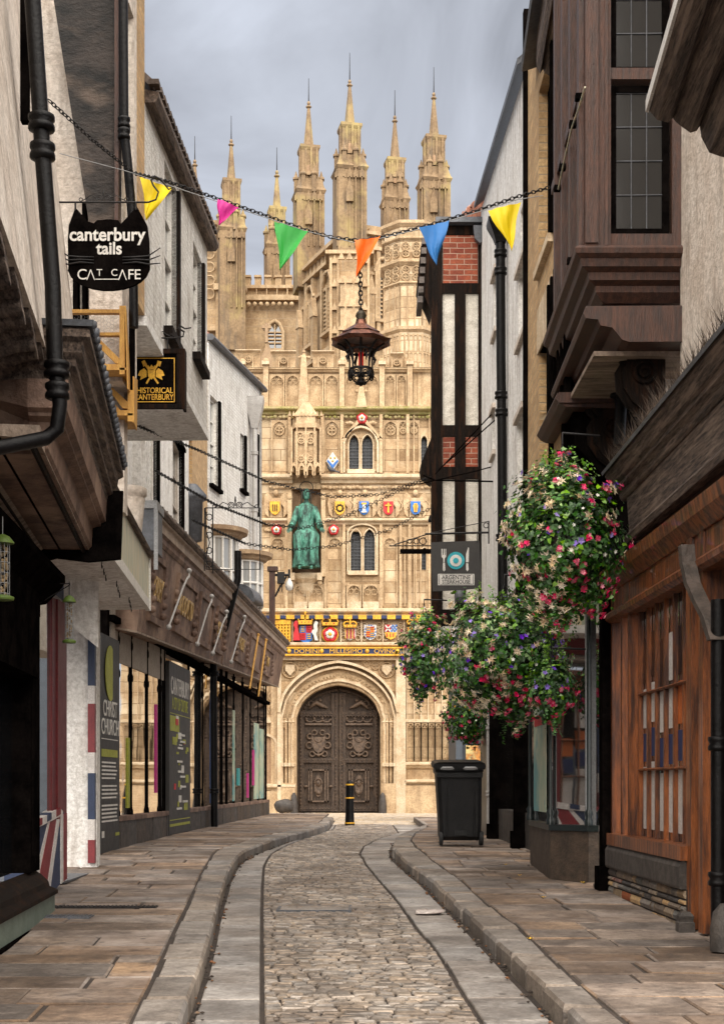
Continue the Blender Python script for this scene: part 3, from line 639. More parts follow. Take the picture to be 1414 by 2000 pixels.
def rose(x, y, r):
    def f(m):
        for k in range(5):
            a = R(90 + 72 * k); m.lathe(gp(x + math.cos(a) * r * .45, y - math.sin(a) * r * .45, .12), [(r * .56 * KG, 0), (r * .56 * KG, -.08), (r * .4 * KG, -.11)], 12, 2, True, 'y')
        for k in range(5):
            a = R(90 + 72 * k); m.lathe(gp(x + math.cos(a) * r * .28, y - math.sin(a) * r * .28, .2), [(r * .34 * KG, 0), (r * .34 * KG, -.05), (r * .2 * KG, -.07)], 10, 3, True, 'y')
        m.lathe(gp(x, y, .26), [(r * .24 * KG, 0), (r * .22 * KG, -.04), (r * .1 * KG, -.06)], 10, 0, True, 'y')
    return f
for x, y, r in ((707, 820, 11), (541, 1037, 10.5), (652, 1037, 10.5)): hpart(rose(x, y, r), 'rose_boss')
def lozenge(m):
    gpoly(m, [(650, 884), (663, 902), (650, 921), (637, 902)], 0, .1, 3); gpoly(m, [(650, 890), (659, 902), (650, 915), (641, 902)], .1, .12, 3)
    gpoly(m, [(640.5, 899), (650, 909), (659.5, 899), (661, 902), (650, 917), (639, 902)], .1, .13, 1)
    for q in ((646, 896), (654, 896), (650, 902)): m.ball(gp(*q, .12), 2.2 * KG, 6, 0)
hpart(lozenge, 'lozenge_shield')
# royal arms row
def crown(m, x, y, w, h):
    gbox(m, x - w, y + h * .55, x + w, y + h, .1, .3, 0); gring(m, x - w * .5, y + h * .55, w * .55, 1.6, .24, 0, 10, 5, R(0), R(180)); gring(m, x + w * .5, y + h * .55, w * .55, 1.6, .24, 0, 10, 5, R(0), R(180))
    gbox(m, x - 1.2, y - h * .35, x + 1.2, y + h * .5, .16, .3, 0); m.ball(gp(x, y - h * .35, .24), 2.6 * KG, 6, 0)
    for k in range(5): m.ball(gp(x - w + k * w / 2, y + h * .75, .31), 1.5 * KG, 5, 2 if k % 2 else 0)
def portcullis(m):
    gbox(m, 538, 1212, 569, 1221, .08, .24, 0)
    for k in range(5): gbox(m, 541 + k * 6, 1221, 544.4 + k * 6, 1250, .1, .22, 0); gpoly(m, [(540.5 + k * 6, 1250), (545 + k * 6, 1250), (542.7 + k * 6, 1256)], .1, .2, 0)
    for k in range(5): gbox(m, 539, 1223 + k * 6, 568, 1226 + k * 6, .1, .2, 0)
    gbox(m, 539, 1221, 568, 1253, .02, .08, 2)
hpart(portcullis, 'heraldic_portcullis')
def quarter(m, x, y, w, h, cols, d=.16):
    for (sx, sy), c in zip(((-1, -1), (1, -1), (-1, 1), (1, 1)), cols): gbox(m, min(x, x + sx * w), min(y, y + sy * h), max(x, x + sx * w), max(y, y + sy * h), .05, d, c)
    for sx, sy in ((-1, -1), (1, 1), (-1, 1), (1, -1)):
        for k in range(3): gbox(m, x + sx * w * .5 - 3.5, y + sy * h * .5 - 5 + k * 4, x + sx * w * .5 + 3.5, y + sy * h * .5 - 3.4 + k * 4, d, d + .03, 0 if (sx * sy > 0) == (cols[0] != 0) else 2)
def arms(m):
    crown(m, 597, 1204, 13, 17); quarter(m, 598, 1237, 12, 14, (1, 2, 2, 1)); gpoly(m, [(586, 1251), (610, 1251), (598, 1258)], .05, .15, 1)
    gpoly(m, [(576, 1216), (580, 1213), (583, 1217), (582, 1226), (585, 1240), (586, 1252), (574, 1252), (574, 1240), (577, 1230), (574, 1222)], .05, .26, 2)
    gpoly(m, [(617, 1214), (622, 1217), (620, 1224), (621, 1232), (618, 1240), (622, 1252), (616, 1252), (613, 1242), (609, 1236), (611, 1232), (614, 1231), (613, 1222)], .05, .26, 3)
hpart(arms, 'royal_arms')
def bigrose(m):
    m.lathe(gp(645, 1240, .05), [(16 * KG, 0), (16 * KG, -.08), (14 * KG, -.1)], 20, 5, True, 'y'); gring(m, 645, 1240, 15, 1.8, .14, 0, 20); rose(645, 1240, 15)(m); crown(m, 645, 1210, 15, 13)
hpart(bigrose, 'crowned_rose')
def s4(m): crown(m, 684, 1216, 12, 11); [gbox(m, 674 + k * 3.4, 1229, 675.9 + k * 3.4, 1248, .06, .17, 2 if k % 2 else 0) for k in range(6)]; gpoly(m, shield_pts(684, 1239, 11, 12), .0, .1, 3)
hpart(s4, 'shield', 'crowned gold and red striped shield')
def s5(m):
    gpoly(m, shield_pts(723, 1236, 12, 15), .0, .12, 3); quarter(m, 723, 1235, 8, 10, (1, 0, 0, 1), .15)
    for k in range(14):
        a = 2 * math.pi * k / 14; m.ball(gp(723 + 10.5 * math.cos(a), 1235 + 13 * math.sin(a), .12), 1.9 * KG, 5, 1)
hpart(s5, 'shield', 'quartered shield in a blue and white border')
def s6(m):
    gpoly(m, shield_pts(763, 1235, 12, 14), .0, .12, 3); gbox(m, 751, 1221, 763, 1235, .06, .15, 2); gpoly(m, [(752, 1222), (754, 1222), (763, 1233), (763, 1235), (761, 1235), (752, 1224)], .1, .18, 3); gpoly(m, [(762, 1222), (752, 1233), (752, 1235), (754, 1235), (763, 1224)], .1, .18, 3)
    for i in range(4):
        for j in range(4):
            if (i + j) % 2: gbox(m, 763 + i * 3, 1221 + j * 3.5, 766 + i * 3, 1224.5 + j * 3.5, .1, .15, 1)
    gpoly(m, [(751, 1236), (775, 1236), (772, 1246), (763, 1250), (754, 1246)], .08, .16, 0); [gbox(m, 755 + k * 6, 1238, 757 + k * 6, 1245, .14, .18, 2) for k in range(3)]
hpart(s6, 'shield', 'red, chequered and gold quartered shield')
def s7(m): quarter(m, 805, 1235, 9, 12, (0, 1, 2, 0)); crown(m, 805, 1212, 10, 9)
hpart(s7, 'shield', 'gold and blue shield behind the flowers')
bd = MB()
gbox(bd, X0, 1204, 895, 1210, .0, .27, 4)
for k in range(14): gbox(bd, 504 + k * 28, 1203, 520 + k * 28, 1211, .1, .3, 0)
gbox(bd, X0, 1268, 895, 1279, .05, .33, 4); gbox(bd, X0, 1279, 895, 1282.5, .05, .38, 0); gbox(bd, X0, 1266, 895, 1268.5, .05, .36, 0)
bd.build('painted_band', PAL, gate)
for s_, x, w_ in (('O', 555, 1), ('DOMINI', 600, 1), ('MILLESIMO', 676, 1), ('QVING', 752, 1)):
    text(None, s_, gp(x, 1274, .345), (1, 0, 0), (0, 0, 1), .2, M['gold'], gate, .008, 'inscription', sx=1.15 if s_ != 'MILLESIMO' else 1.12)
for x in (566, 629, 717, 776): m_ = MB(); m_.ball(gp(x, 1273.5, .36), 4.4 * KG, 8, 0, (1, .4, 1)); m_.build('gilt_rosette', M['gold'], gate)
# windows
for (x0, x1, yb, ys, ya) in rects:
    q = MB(); gpoly(q, outline((x0 + x1) / 2, (x1 - x0) / 2, yb, ys, ya, 10), -.3, -.2); win = q.build('window', M['gglass'], gate)
    b_ = MB(); y = yb
    while y > ya + 4: gbox(b_, x0, y - .7, x1, y + .7, -.2, -.17); y -= 6.6
    for k in (1, 2): x = x0 + (x1 - x0) * k / 3; gbox(b_, x - .5, ya + 5, x + .5, yb, -.2, -.165)
    b_.build('leading', M['lead'], win)
# doors (two leaves)
def arch_y(x): 
    a = min(abs(x - 661) / 82, 1); return 1402 - 65 * (.86 * (1 - a ** 2.3) ** .55 + .14 * (1 - a))
for s_ in (-1, 1):
    lf = MB(); xs = [661 + s_ * 81 * k / 12 for k in range(13)]
    pts = [(661 + s_ * .8, 1588)] + [(x if k else 661 + s_ * .8, arch_y(x)) for k, x in enumerate(xs)] + [(661 + s_ * 81, 1588)]
    gpoly(lf, pts, -.75, -.62)
    x0, x1 = (661 + s_ * 6, 661 + s_ * 77); xa, xb = min(x0, x1), max(x0, x1)
    for y in (1392, 1484, 1580): gbox(lf, xa, y - 4, xb, y + 5, -.63, -.52)
    for x in (xa + 5, xb - 5, 661 + s_ * 4): gbox(lf, x - 3, 1395 if abs(x - 661) > 60 else 1352, x + 3, 1586, -.63, -.53)
    for y in range(1360, 1588, 7):
        lf.ball(gp(661 + s_ * 6, y, -.53), 1.9 * KG, 5, 1)
        if y > 1400: lf.ball(gp(661 + s_ * 75, y, -.53), 1.9 * KG, 5, 1)
    for x in range(int(xa) + 3, int(xb), 6):
        for y in (1392, 1484, 1580, 1398): lf.ball(gp(x, y, -.5), 1.5 * KG, 5, 1)
    pts2 = arch_pts(661, 74, 1402, 1345, 40, 'tudor')
    for i in range(1, 20): x, y = pts2[20 + s_ * i]; lf.ball(gp(x, y, -.55), 3.4 * KG, 6, 0, (1, .5, 1))
    leaf = lf.build('door_leaf', [M['door'], M['doorhi']], gate)
    cv = MB(); xc = 661 + s_ * 40
    # reclining figure relief, swag, cartouche, mask panel
    p = [gp(xc - s_ * 18, 1381, -.56), gp(xc - s_ * 6, 1376, -.5), gp(xc + s_ * 4, 1370, -.5), gp(xc + s_ * 12, 1376, -.5), gp(xc + s_ * 18, 1382, -.55)]
    cv.tube(p, [2 * KG, 4 * KG, 4.4 * KG, 3.4 * KG, 2 * KG], 8); cv.ball(gp(xc - s_ * 4, 1366, -.5), 3.4 * KG, 8); gring(cv, xc + s_ * 15, 1372, 5, 1.6, -.54); cv.tube([gp(xc, 1372, -.5), gp(xc - s_ * 10, 1380, -.48)], 1.6 * KG, 6)
    for k in range(3): gring(cv, xc - 16 + k * 16, 1400, 9, 2, -.56, 0, 8, 5, R(190), R(350)); cv.ball(gp(xc - 24 + k * 16, 1402, -.55), 3 * KG, 6)
    gbox(cv, xc - 26, 1411, xc + 26, 1415, -.62, -.5)
    for t in (10, 12.5): gpoly(cv, [(xc - t * 1.3, 1438), (xc + t * 1.3, 1438), (xc + t * 1.25, 1455), (xc + t * .7, 1466), (xc, 1470), (xc - t * .7, 1466), (xc - t * 1.25, 1455)], -.62, -.6 + (13 - t) * .03)
    for q in (-1, 1):
        gring(cv, xc + q * 17, 1437, 5, 2, -.56); gring(cv, xc + q * 18, 1455, 6, 2, -.56); gring(cv, xc + q * 12, 1472, 5, 2, -.56); gring(cv, xc + q * 8, 1430, 5, 1.8, -.55)
    gring(cv, xc, 1440, 8, 2, -.52, 0, 8, 5, R(180), R(360)); gring(cv, xc, 1462, 12, 2, -.54, 0, 8, 5, R(200), R(340)); cv.ball(gp(xc, 1474, -.56), 4 * KG, 8)
    for t, d in ((20, -.56), (15, -.52)):
        for a, b in (((xc - t, 1502), (xc + t, 1505)), ((xc - t, 1564), (xc + t, 1567)), ((xc - t, 1502), (xc - t + 3, 1567)), ((xc + t - 3, 1502), (xc + t, 1567))): gbox(cv, a[0], a[1], b[0], b[1], -.63, d)
    gpoly(cv, [(xc + 8 * math.cos(2 * math.pi * k / 16), 1535 + 22 * math.sin(2 * math.pi * k / 16)) for k in range(16)], -.63, -.55)
    cv.ball(gp(xc, 1530, -.53), 5 * KG, 10, 0, (1, .7, 1.3)); cv.ball(gp(xc, 1530, -.47), 1.2 * KG, 6); [cv.ball(gp(xc + q * 2, 1528, -.47), .9 * KG, 5) for q in (-1, 1)]
    for k in range(9): a = math.pi * k / 8; cv.ball(gp(xc + 7 * math.cos(a), 1529 - 8 * math.sin(a), -.53), 2 * KG, 6)
    cv.ball(gp(xc, 1548, -.54), 5 * KG, 8, 0, (1.2, .6, 1)); [cv.ball(gp(xc + q * 25, 1536, -.54), 3.6 * KG, 8, 0, (1.4, 1, .7)) for q in (-1, 1)]
    cv.build('carved_relief', M['doorhi'], leaf)
for s_ in (-1, 1):
    q = MB(); a = gp(661 + s_ * 86, 1588); q.loft([[V((a.x + r * math.cos(t), GD - .25 + r * math.sin(t), .35 + z)) for t in [2 * math.pi * k / 10 for k in range(10)]] for r, z in ((.13, 0), (.13, .3), (.09, .6), (.03, .7))]); q.build('guard_stone', M['slategrey'], gate)
# right stair turret of the gatehouse rising behind the parapet
tu = MB(); cpx = 803; rt = 58 * KG; cc = gp(cpx, 0); cy = GD + 1.0
def octo(y, r, rot=22.5): z = gp(0, y).z; return [V((cc.x + r * math.cos(R(rot + 45 * k)), cy + r * math.sin(R(rot + 45 * k)), z)) for k in range(8)]
tu.loft([octo(800, rt), octo(640, rt)], 0, True, False); tu.loft([octo(640, rt * .96), octo(430, rt * .96)], 0, True, False)
for y0, y1, k in ((798, 790, 1.08), (648, 636, 1.1), (516, 504, 1.1), (466, 460, 1.05), (440, 428, 1.08), (552, 548, 1.03)): tu.loft([octo(y0, rt * .98), octo((y0 + y1) / 2, rt * k), octo(y1, rt * k), octo(y1 - 2, rt * .98)], 1, True, False)
def tface(k, fx, y, d=.02):   # point on turret face k (fx -1..1)
    a0, a1 = R(22.5 + 45 * k), R(22.5 + 45 * (k + 1)); r = rt * .97
    p = V((cc.x + r * math.cos(a0), cy + r * math.sin(a0), 0)); q = V((cc.x + r * math.cos(a1), cy + r * math.sin(a1), 0)); m_ = p.lerp(q, (fx + 1) / 2); n_ = V((math.cos((a0 + a1) / 2), math.sin((a0 + a1) / 2), 0)); m_ += n_ * d; m_.z = gp(0, y).z; return m_, (q - p).normalized(), n_
for k in (4, 5, 6, 7 - 8 + 8):
    for yy in (478, 492, 524, 538):
        for fx in (-.5, .5):
            p, u, n_ = tface(k % 8, fx, yy); tu.torus(p, 7.6 * KG, 1.3 * KG, u, (0, 0, 1), 10, 4, 1)
            for a in range(4): b = R(45 + 90 * a); tu.torus(p + u * math.cos(b) * 3.4 * KG + V((0, 0, math.sin(b) * 3.4 * KG)), 3 * KG, .7 * KG, u, (0, 0, 1), 7, 4, 1)
    for fx in (-1, -.34, .34, 1):
        p, u, n_ = tface(k % 8, fx, 635, 0); q, _, _ = tface(k % 8, fx, 552, 0); tu.tube([p, q], 1.3 * KG, 4, 1)
    for fx in (-1, -.6, -.2, .2, .6, 1):
        p, u, n_ = tface(k % 8, fx, 790, .04); q, _, _ = tface(k % 8, fx, 650, .04); tu.tube([p, q], 1.4 * KG, 4, 1)
    for fx in (-.8, -.4, 0, .4, .8):
        for yy in (656, 690):
            p, u, n_ = tface(k % 8, fx, yy, .04); tu.torus(p, 3.4 * KG, .9 * KG, u, (0, 0, 1), 8, 4, 1, 0, math.pi)
tu.build('stair_turret', [M['stone'], M['stonep']], gate)

# seated statue
def statue():
    t = thing('statue', 'green bronze figure seated in a robe with open hands in the niche of the gatehouse', 'statue', gp(599, 1112, .4))
    c = gp(599, 1112, .35); k = KG
    def ringp(cx_, cz_, rx, ry, cy_=0, folds=0, amp=.0, ph=0, n=40):
        return [V((c.x + cx_ * k + rx * k * math.cos(a) * (1 + amp * math.sin(folds * a + ph)), c.y - cy_ - ry * math.sin(a) * (1 + amp * math.sin(folds * a + ph)), c.z + cz_ * k)) for a in [2 * math.pi * i / n for i in range(n)]]
    m = MB()
    m.loft([ringp(0, 0, 25, .34, .05, 11, .12), ringp(0, 6, 24, .36, .05, 11, .10, .3), ringp(0, 25, 22, .36, .05, 9, .1, .6), ringp(0, 45, 24, .38, .06, 9, .07, 1), ringp(0, 62, 25, .42, .08, 7, .05, 1.3), ringp(0, 70, 21, .36, .0, 7, .05, 1.5), ringp(0, 76, 17, .28, -.06, 9, .06, 2), ringp(0, 88, 16, .24, -.08, 9, .07, 2.2), ringp(0, 102, 17.5, .24, -.1, 9, .06, 2.4), ringp(0, 116, 18, .22, -.1, 7, .04, 2.6), ringp(0, 123, 14, .18, -.1), ringp(0, 127, 7, .11, -.1), ringp(0, 131, 4.5, .08, -.1), ringp(0, 135, 4.5, .08, -.09)])
    for s_ in (-1, 1):   # thighs and shins under cloth
        m.tube([V((c.x + s_ * 9 * k, c.y - .02, c.z + 70 * k)), V((c.x + s_ * 14 * k, c.y - .42, c.z + 60 * k)), V((c.x + s_ * 13 * k, c.y - .40, c.z + 30 * k)), V((c.x + s_ * 12 * k, c.y - .36, c.z + 3 * k))], [9 * k, 8.5 * k, 6.5 * k, 7 * k], 12)
        sh = V((c.x + s_ * 15 * k, c.y + .06, c.z + 117 * k)); el_ = V((c.x + s_ * 23 * k, c.y - .05, c.z + 92 * k)); wr = V((c.x + s_ * 28 * k, c.y - .32, c.z + 76 * k))
        m.tube([sh, sh.lerp(el_, .5), el_, el_.lerp(wr, .6), wr], [6.5 * k, 6.8 * k, 6.2 * k, 6 * k, 6.8 * k], 12)
        m.tube([V((c.x + s_ * 12 * k, c.y - .42, c.z + 60 * k)), V((c.x + s_ * 5 * k, c.y - .44, c.z + 48 * k)), V((c.x, c.y - .4, c.z + 40 * k))], [2 * k, 1.6 * k, 1.2 * k], 6)
        for q in range(4): m.tube([V((c.x + s_ * (14 - q) * k, c.y - .2, c.z + (112 - q * 4) * k)), V((c.x + s_ * (9 - q) * k, c.y - .16, c.z + (95 - q * 3) * k)), V((c.x + s_ * (2) * k, c.y - .14, c.z + (80 - q * 2) * k))], 1.0 * k, 5)
    for q in range(7): x = -18 + q * 6; m.tube([V((c.x + x * k, c.y - .36, c.z + 56 * k)), V((c.x + (x + 2) * k, c.y - .40, c.z + 30 * k)), V((c.x + x * 1.05 * k, c.y - .36, c.z + 2 * k))], [.8 * k, 1.4 * k, 1.2 * k], 5)
    for q in range(3): m.torus(V((c.x, c.y - .3, c.z + (70 - q * 5) * k)), (11 - q) * k, 1.4 * k, (1, 0, 0), (0, -.5, 1), 12, 5, 0, R(200), R(340))
    m.build('robed_body', M['verdigris'], t)
    h = MB()
    h.loft([ringp(0, 132, 4, .07, -.08, n=16), ringp(0, 136, 6.5, .11, -.06, n=16), ringp(0, 142, 7.2, .13, -.05, n=16), ringp(0, 148, 6.8, .125, -.05, n=16), ringp(0, 153, 4, .07, -.06, n=16), ringp(0, 154.5, .6, .01, -.06, n=16)])
    f = c.y - .08
    h.loft([[V((c.x + x * k, f - .06 - dd, c.z + z * k)) for x, dd, z in ((-1.1, 0, zz), (0, .02 + e_, zz), (1.1, 0, zz))] for zz, e_ in ((139.5, .02), (141.5, .03), (145, 0))], 0, False, True, False)
    for s_ in (-1, 1): h.ball(V((c.x + s_ * 2.6 * k, f - .055, c.z + 144.6 * k)), 1.0 * k, 6); h.ball(V((c.x + s_ * 7.0 * k, c.y + .04, c.z + 143 * k)), 1.3 * k, 6, 0, (.5, 1, 1.3)); h.ball(V((c.x + s_ * 3 * k, f - .05, c.z + 146.4 * k)), 1.2 * k, 6, 0, (1.4, .6, .5))
    h.ball(V((c.x, f - .065, c.z + 138 * k)), 1.6 * k, 6, 0, (1.3, .5, .4)); h.ball(V((c.x, f - .04, c.z + 134.5 * k)), 3.6 * k, 8, 0, (1, .7, 1.2))
    h.build('head', M['verdigris'], t)
    hr = MB()
    for s_ in (-1, 1): hr.tube([V((c.x + s_ * 3 * k, c.y + .02, c.z + 153 * k)), V((c.x + s_ * 7.6 * k, c.y + .02, c.z + 146 * k)), V((c.x + s_ * 8.4 * k, c.y + .02, c.z + 136 * k)), V((c.x + s_ * 9 * k, c.y + .02, c.z + 124 * k))], [2 * k, 2.4 * k, 2.6 * k, 1.6 * k], 8)
    hr.build('hair', M['bronzedark'], t)
    ha = MB(); ha.torus(V((c.x, c.y + .12, c.z + 156 * k)), 13 * k, 1 * k, (1, 0, 0), (0, 0, 1), 24, 5); ha.build('halo', M['bronzedark'], t)
    for s_ in (-1, 1):
        hd = MB(); wr = V((c.x + s_ * 29 * k, c.y - .34, c.z + 74 * k)); d = V((s_ * .55, -.25, -.8)).normalized(); sd_ = V((s_ * .8, -.1, .57)).normalized()
        pal = wr + d * 6 * k; hd.loft([[wr + sd_ * 2.2 * k * a + V((0, -1.2 * k * b, 0)) for a, b in ((-1, -1), (1, -1), (1, 1), (-1, 1))], [pal + sd_ * 3.4 * k * a + V((0, -1.2 * k * b, 0)) for a, b in ((-1, -1), (1, -1), (1, 1), (-1, 1))]], 0, True, False)
        for q, (o_, l_) in enumerate(((-2.6, 5), (-.9, 6.4), (.9, 6), (2.6, 4.6))): a = pal + sd_ * o_ * k; hd.tube([a, a + d * l_ * .5 * k + V((0, -.01, 0)), a + d * l_ * k + V((0, -.03, 0))], [.85 * k, .8 * k, .6 * k], 6)
        a = wr + d * 2 * k + sd_ * -2.4 * k; hd.tube([a, a - sd_ * 2.5 * k + d * 2 * k, a - sd_ * 3 * k + d * 4.5 * k], [.9 * k, .9 * k, .7 * k], 6)
        hd.build('hand', M['verdigris'], t)
        ft = MB(); a = V((c.x + s_ * 10 * k, c.y - .34, c.z + 1 * k)); ft.tube([a, a + V((s_ * .02, -.1, -3 * k)), a + V((s_ * .03, -.22, -6.5 * k))], [3 * k, 3 * k, 2.2 * k], 8)
        for q in range(5): ft.ball(a + V(((q - 2) * 1.3 * k, -.24, -7.5 * k)), .9 * k, 6)
        ft.build('foot', M['verdigris'], t)
statue()

# ---------------------------------------------------------------- cathedral towers
def tower_parts(root, pins, D_of):
    for (px, yrod, yball, ysp, hwsp, hwb, ybb, hwl, yl0, yl1) in pins:
        D = D_of(px); k = D / FP; m = MB(); hwb *= .9; hwl *= .86
        def sq(px_, y, r, rot=0, n=4): p = P(px_, y, D); return [V((p.x + r * k * math.cos(R(rot + 360 / n * (i + .5))) * (1.414 if n == 4 else 1), D + r * k * math.sin(R(rot + 360 / n * (i + .5))) * (1.414 if n == 4 else 1), p.z)) for i in range(n)]
        m.loft([sq(px, ysp, hwsp, 0, 8), sq(px, yball + 6, 3, 0, 8)], 0, True, False)
        m.ball(P(px, yball + 3, D), 6 * k, 8, 1, (1, 1, .5)); m.ball(P(px, yball - 4, D), 3.4 * k, 8, 1, (1, 1, 1.3)); m.tube([P(px, yball, D), P(px, yrod + 30, D), P(px, yrod, D)], [1.4 * k, .8 * k, .5 * k], 5, 2)
        m.loft([sq(px, ybb, hwb, 12), sq(px, ysp, hwb, 12)], 0, True, False)
        m.loft([sq(px, ysp + 7, hwb * 1.02, 12), sq(px, ysp + 2, hwb * 1.14, 12), sq(px, ysp - 3, hwb * 1.14, 12), sq(px, ysp - 5, hwb * .8, 12)], 0, True, False)
        for fx in (-.95, -.3, .3, .95):
            p = P(px + fx * hwb, 0, D - hwb * k * (1.05 if abs(fx) < .5 else .9)); x = p.x
            z0 = P(0, ybb, D).z; z1 = P(0, ysp + 3, D).z; m.box(x - 2 * k, x + 2 * k, p.y - 2 * k, p.y + 2 * k, z0, z1)
        for fx in (-.62, 0, .62):   # gablets hanging mid block
            yy = ysp + 45 if ybb - ysp > 70 else ysp + 25
            q = [P(px + fx * hwb - 6, yy - 6, D - hwb * k * 1.1), P(px + fx * hwb + 6, yy - 6, D - hwb * k * 1.1), P(px + fx * hwb, yy - 24, D - hwb * k * 1.1)]; m.prism(q, (0, .25, 0))
            m.loft([[P(px + fx * hwb - 5, yy - 6, D - hwb * k * 1.12), P(px + fx * hwb + 5, yy - 6, D - hwb * k * 1.12)], [P(px + fx * hwb - 7, yy + 3, D - hwb * k * 1.25), P(px + fx * hwb + 7, yy + 3, D - hwb * k * 1.25)]], 0, False, False, False)
        m.box(P(px - 2.6, 0, D).x, P(px + 2.6, 0, D).x, D - hwb * k * 1.16, D - hwb * k * 1.02, P(0, yl0 + 5, D).z, P(0, ysp + 38, D).z, 3)
        m.loft([sq(px, yl1 + 90, hwl, 12), sq(px, yl0 + 30, hwl, 12), sq(px, yl0 + 12, hwl * .82, 12)], 0, True, False)
        m.loft([sq(px, yl0 + 42, hwl * 1.02, 12), sq(px, yl0 + 36, hwl * 1.12, 12), sq(px, yl0 + 30, hwl * 1.0, 12)], 0, True, False)
        for fx, fy in ((-.92, 0), (.92, 0), (-.35, -1), (.42, -1)):   # small pinnacles round the shoulder
            x = px + fx * hwl; y0 = yl0 + 40; Dp = D + fy * hwl * k * .95; p = P(x, y0, D)
            m.box(p.x - 4 * k, p.x + 4 * k, Dp - 4 * k, Dp + 4 * k, p.z, p.z + 34 * k); m.loft([[V((p.x + a * 4 * k * s_, Dp + b * 4 * k * s_, p.z + zz * k)) for a, b in ((-1, -1), (1, -1), (1, 1), (-1, 1))] for s_, zz in ((1.5, 33), (1.5, 36), (.9, 38), (.15, 50))], 0, True, False)
        for i in range(5):
            x = px + (i - 2) * hwl * .42; Df = D - hwl * k * 1.12
            m.prism([P(x - 5, yl0 + 46, Df), P(x + 5, yl0 + 46, Df), P(x + 5, yl0 + 38, Df), P(x, yl0 + 26, Df), P(x - 5, yl0 + 38, Df)], (0, .35, 0))
            m.box(P(x - 1.2, 0, Df).x, P(x + 1.2, 0, Df).x, Df, Df + .3, P(0, yl1, Df).z, P(0, yl0 + 44, Df).z)
        m.prism([P(px - 7, yl0 + 92, D - hwl * k * 1.3), P(px + 7, yl0 + 92, D - hwl * k * 1.3), P(px + 7, yl0 + 70, D - hwl * k * 1.3), P(px, yl0 + 48, D - hwl * k * 1.3), P(px - 7, yl0 + 70, D - hwl * k * 1.3)], (0, .5, 0))
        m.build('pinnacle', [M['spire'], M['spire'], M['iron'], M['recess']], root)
DR = {683: 78, 603: 84.5, 847: 79.8, 771: 87, 640: 82}
tR = thing('cathedral_tower', 'tall stone cathedral tower with four spired pinnacles rising straight above the gatehouse', 'church tower', (0, 80, .38), 'cathedral towers')
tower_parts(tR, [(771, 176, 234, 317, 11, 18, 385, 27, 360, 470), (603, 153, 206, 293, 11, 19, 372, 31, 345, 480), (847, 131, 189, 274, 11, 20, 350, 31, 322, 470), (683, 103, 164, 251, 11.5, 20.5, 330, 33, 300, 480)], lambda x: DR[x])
def PD(px, y, D): return P(px, y, D)
body = MB()
C5, C4, C7 = P(683, 0, 78), P(592, 0, 84.5), P(858, 0, 79.8); C6 = V((C4.x + C7.x - C5.x, C4.y + C7.y - C5.y, 0))
zt = P(0, 462, 80).z
body.prism([V((q.x, q.y, 0)) for q in (C5, C7, C6, C4)], (0, 0, zt))
dt = MB()
def tf(t, y, off, A=C5, B=C4):   # point on left front face, t 0..1 from C5 to C4, y measured in pixels at that depth
    q = V((A.x, A.y, 0)).lerp(V((B.x, B.y, 0)), t); u = (V((B.x, B.y, 0)) - V((A.x, A.y, 0))).normalized(); n_ = V((u.y, -u.x, 0)); n_ = n_ if n_.y < 0 else -n_
    return V((q.x, q.y, CH + (HZ - y) * q.y / FP)) + n_ * off, u, n_
def tbar(A, B, t0, t1, y0, y1, o0, o1, mi=0):
    ym = 78
    def z(y): return CH + (HZ - y) * 80 / FP
    pts = []
    for zz in (z(y1), z(y0)):
        for t, o in ((t0, o0), (t1, o0), (t1, o1), (t0, o1)):
            p, _, _ = tf(t, 0, o, A, B); pts.append(V((p.x, p.y, zz)))
    dt.hexa(pts, mi)
for A, B in ((C5, C4), (C5, C7)):
    for y0, y1, o in ((505, 512, .35), (478, 484, .4), (552, 558, .2), (680, 690, .5)): tbar(A, B, 0, 1, y0, y1, -.1, o, 1)
    for k in range(12): tbar(A, B, k / 12 + .01, k / 12 + .05, 484, 505, .0, .15, 1)
    for t in (.15, .3, .5, .7, .85, .98): tbar(A, B, t - .02, t + .02, 512, 690, -.1, .28, 0)
    for k in range(7): tbar(A, B, .06 + k * .14, .13 + k * .14, 470, 480, -.2, .2, 1)
    for tc_ in ((.4, .78) if B is C4 else (.36,)):
        for q in (-.045, .045):
            tbar(A, B, tc_ + q - .035, tc_ + q + .035, 560, 640, -.05, .06, 2)
            for k in range(9): tbar(A, B, tc_ + q - .035, tc_ + q + .035, 566 + k * 8, 569 + k * 8, .06, .16, 1)
        tbar(A, B, tc_ - .1, tc_ - .08, 550, 645, 0, .3, 1); tbar(A, B, tc_ + .08, tc_ + .1, 550, 645, 0, .3, 1); tbar(A, B, tc_ - .008, tc_ + .008, 550, 640, 0, .25, 1); tbar(A, B, tc_ - .1, tc_ + .1, 642, 648, 0, .35, 1)
        for s_ in (-1, 1):
            a, u, n_ = tf(tc_ + s_ * .1, 552, .2, A, B); b, _, _ = tf(tc_, 530, .2, A, B); z0 = CH + (HZ - 552) * 80 / FP; z1 = CH + (HZ - 525) * 80 / FP; a.z = z0; b.z = z1; m_ = (a + b) / 2; m_.z += .35; dt.tube([a, m_, b], .12, 5, 1)
    for t in (.2, .6, .92):   # gableted niches
        a, u, n_ = tf(t, 600, .3, A, B); z = CH + (HZ - 600) * 80 / FP; dt.prism([V((a.x, a.y, z)) - u * .28, V((a.x, a.y, z)) + u * .28, V((a.x, a.y, z + 1.1))], n_ * .3, 1); dt.prism([V((a.x, a.y, z - 2.4)) - u * .2, V((a.x, a.y, z - 2.4)) + u * .2, V((a.x, a.y, z)) + u * .2, V((a.x, a.y, z)) - u * .2], n_ * .25, 0)
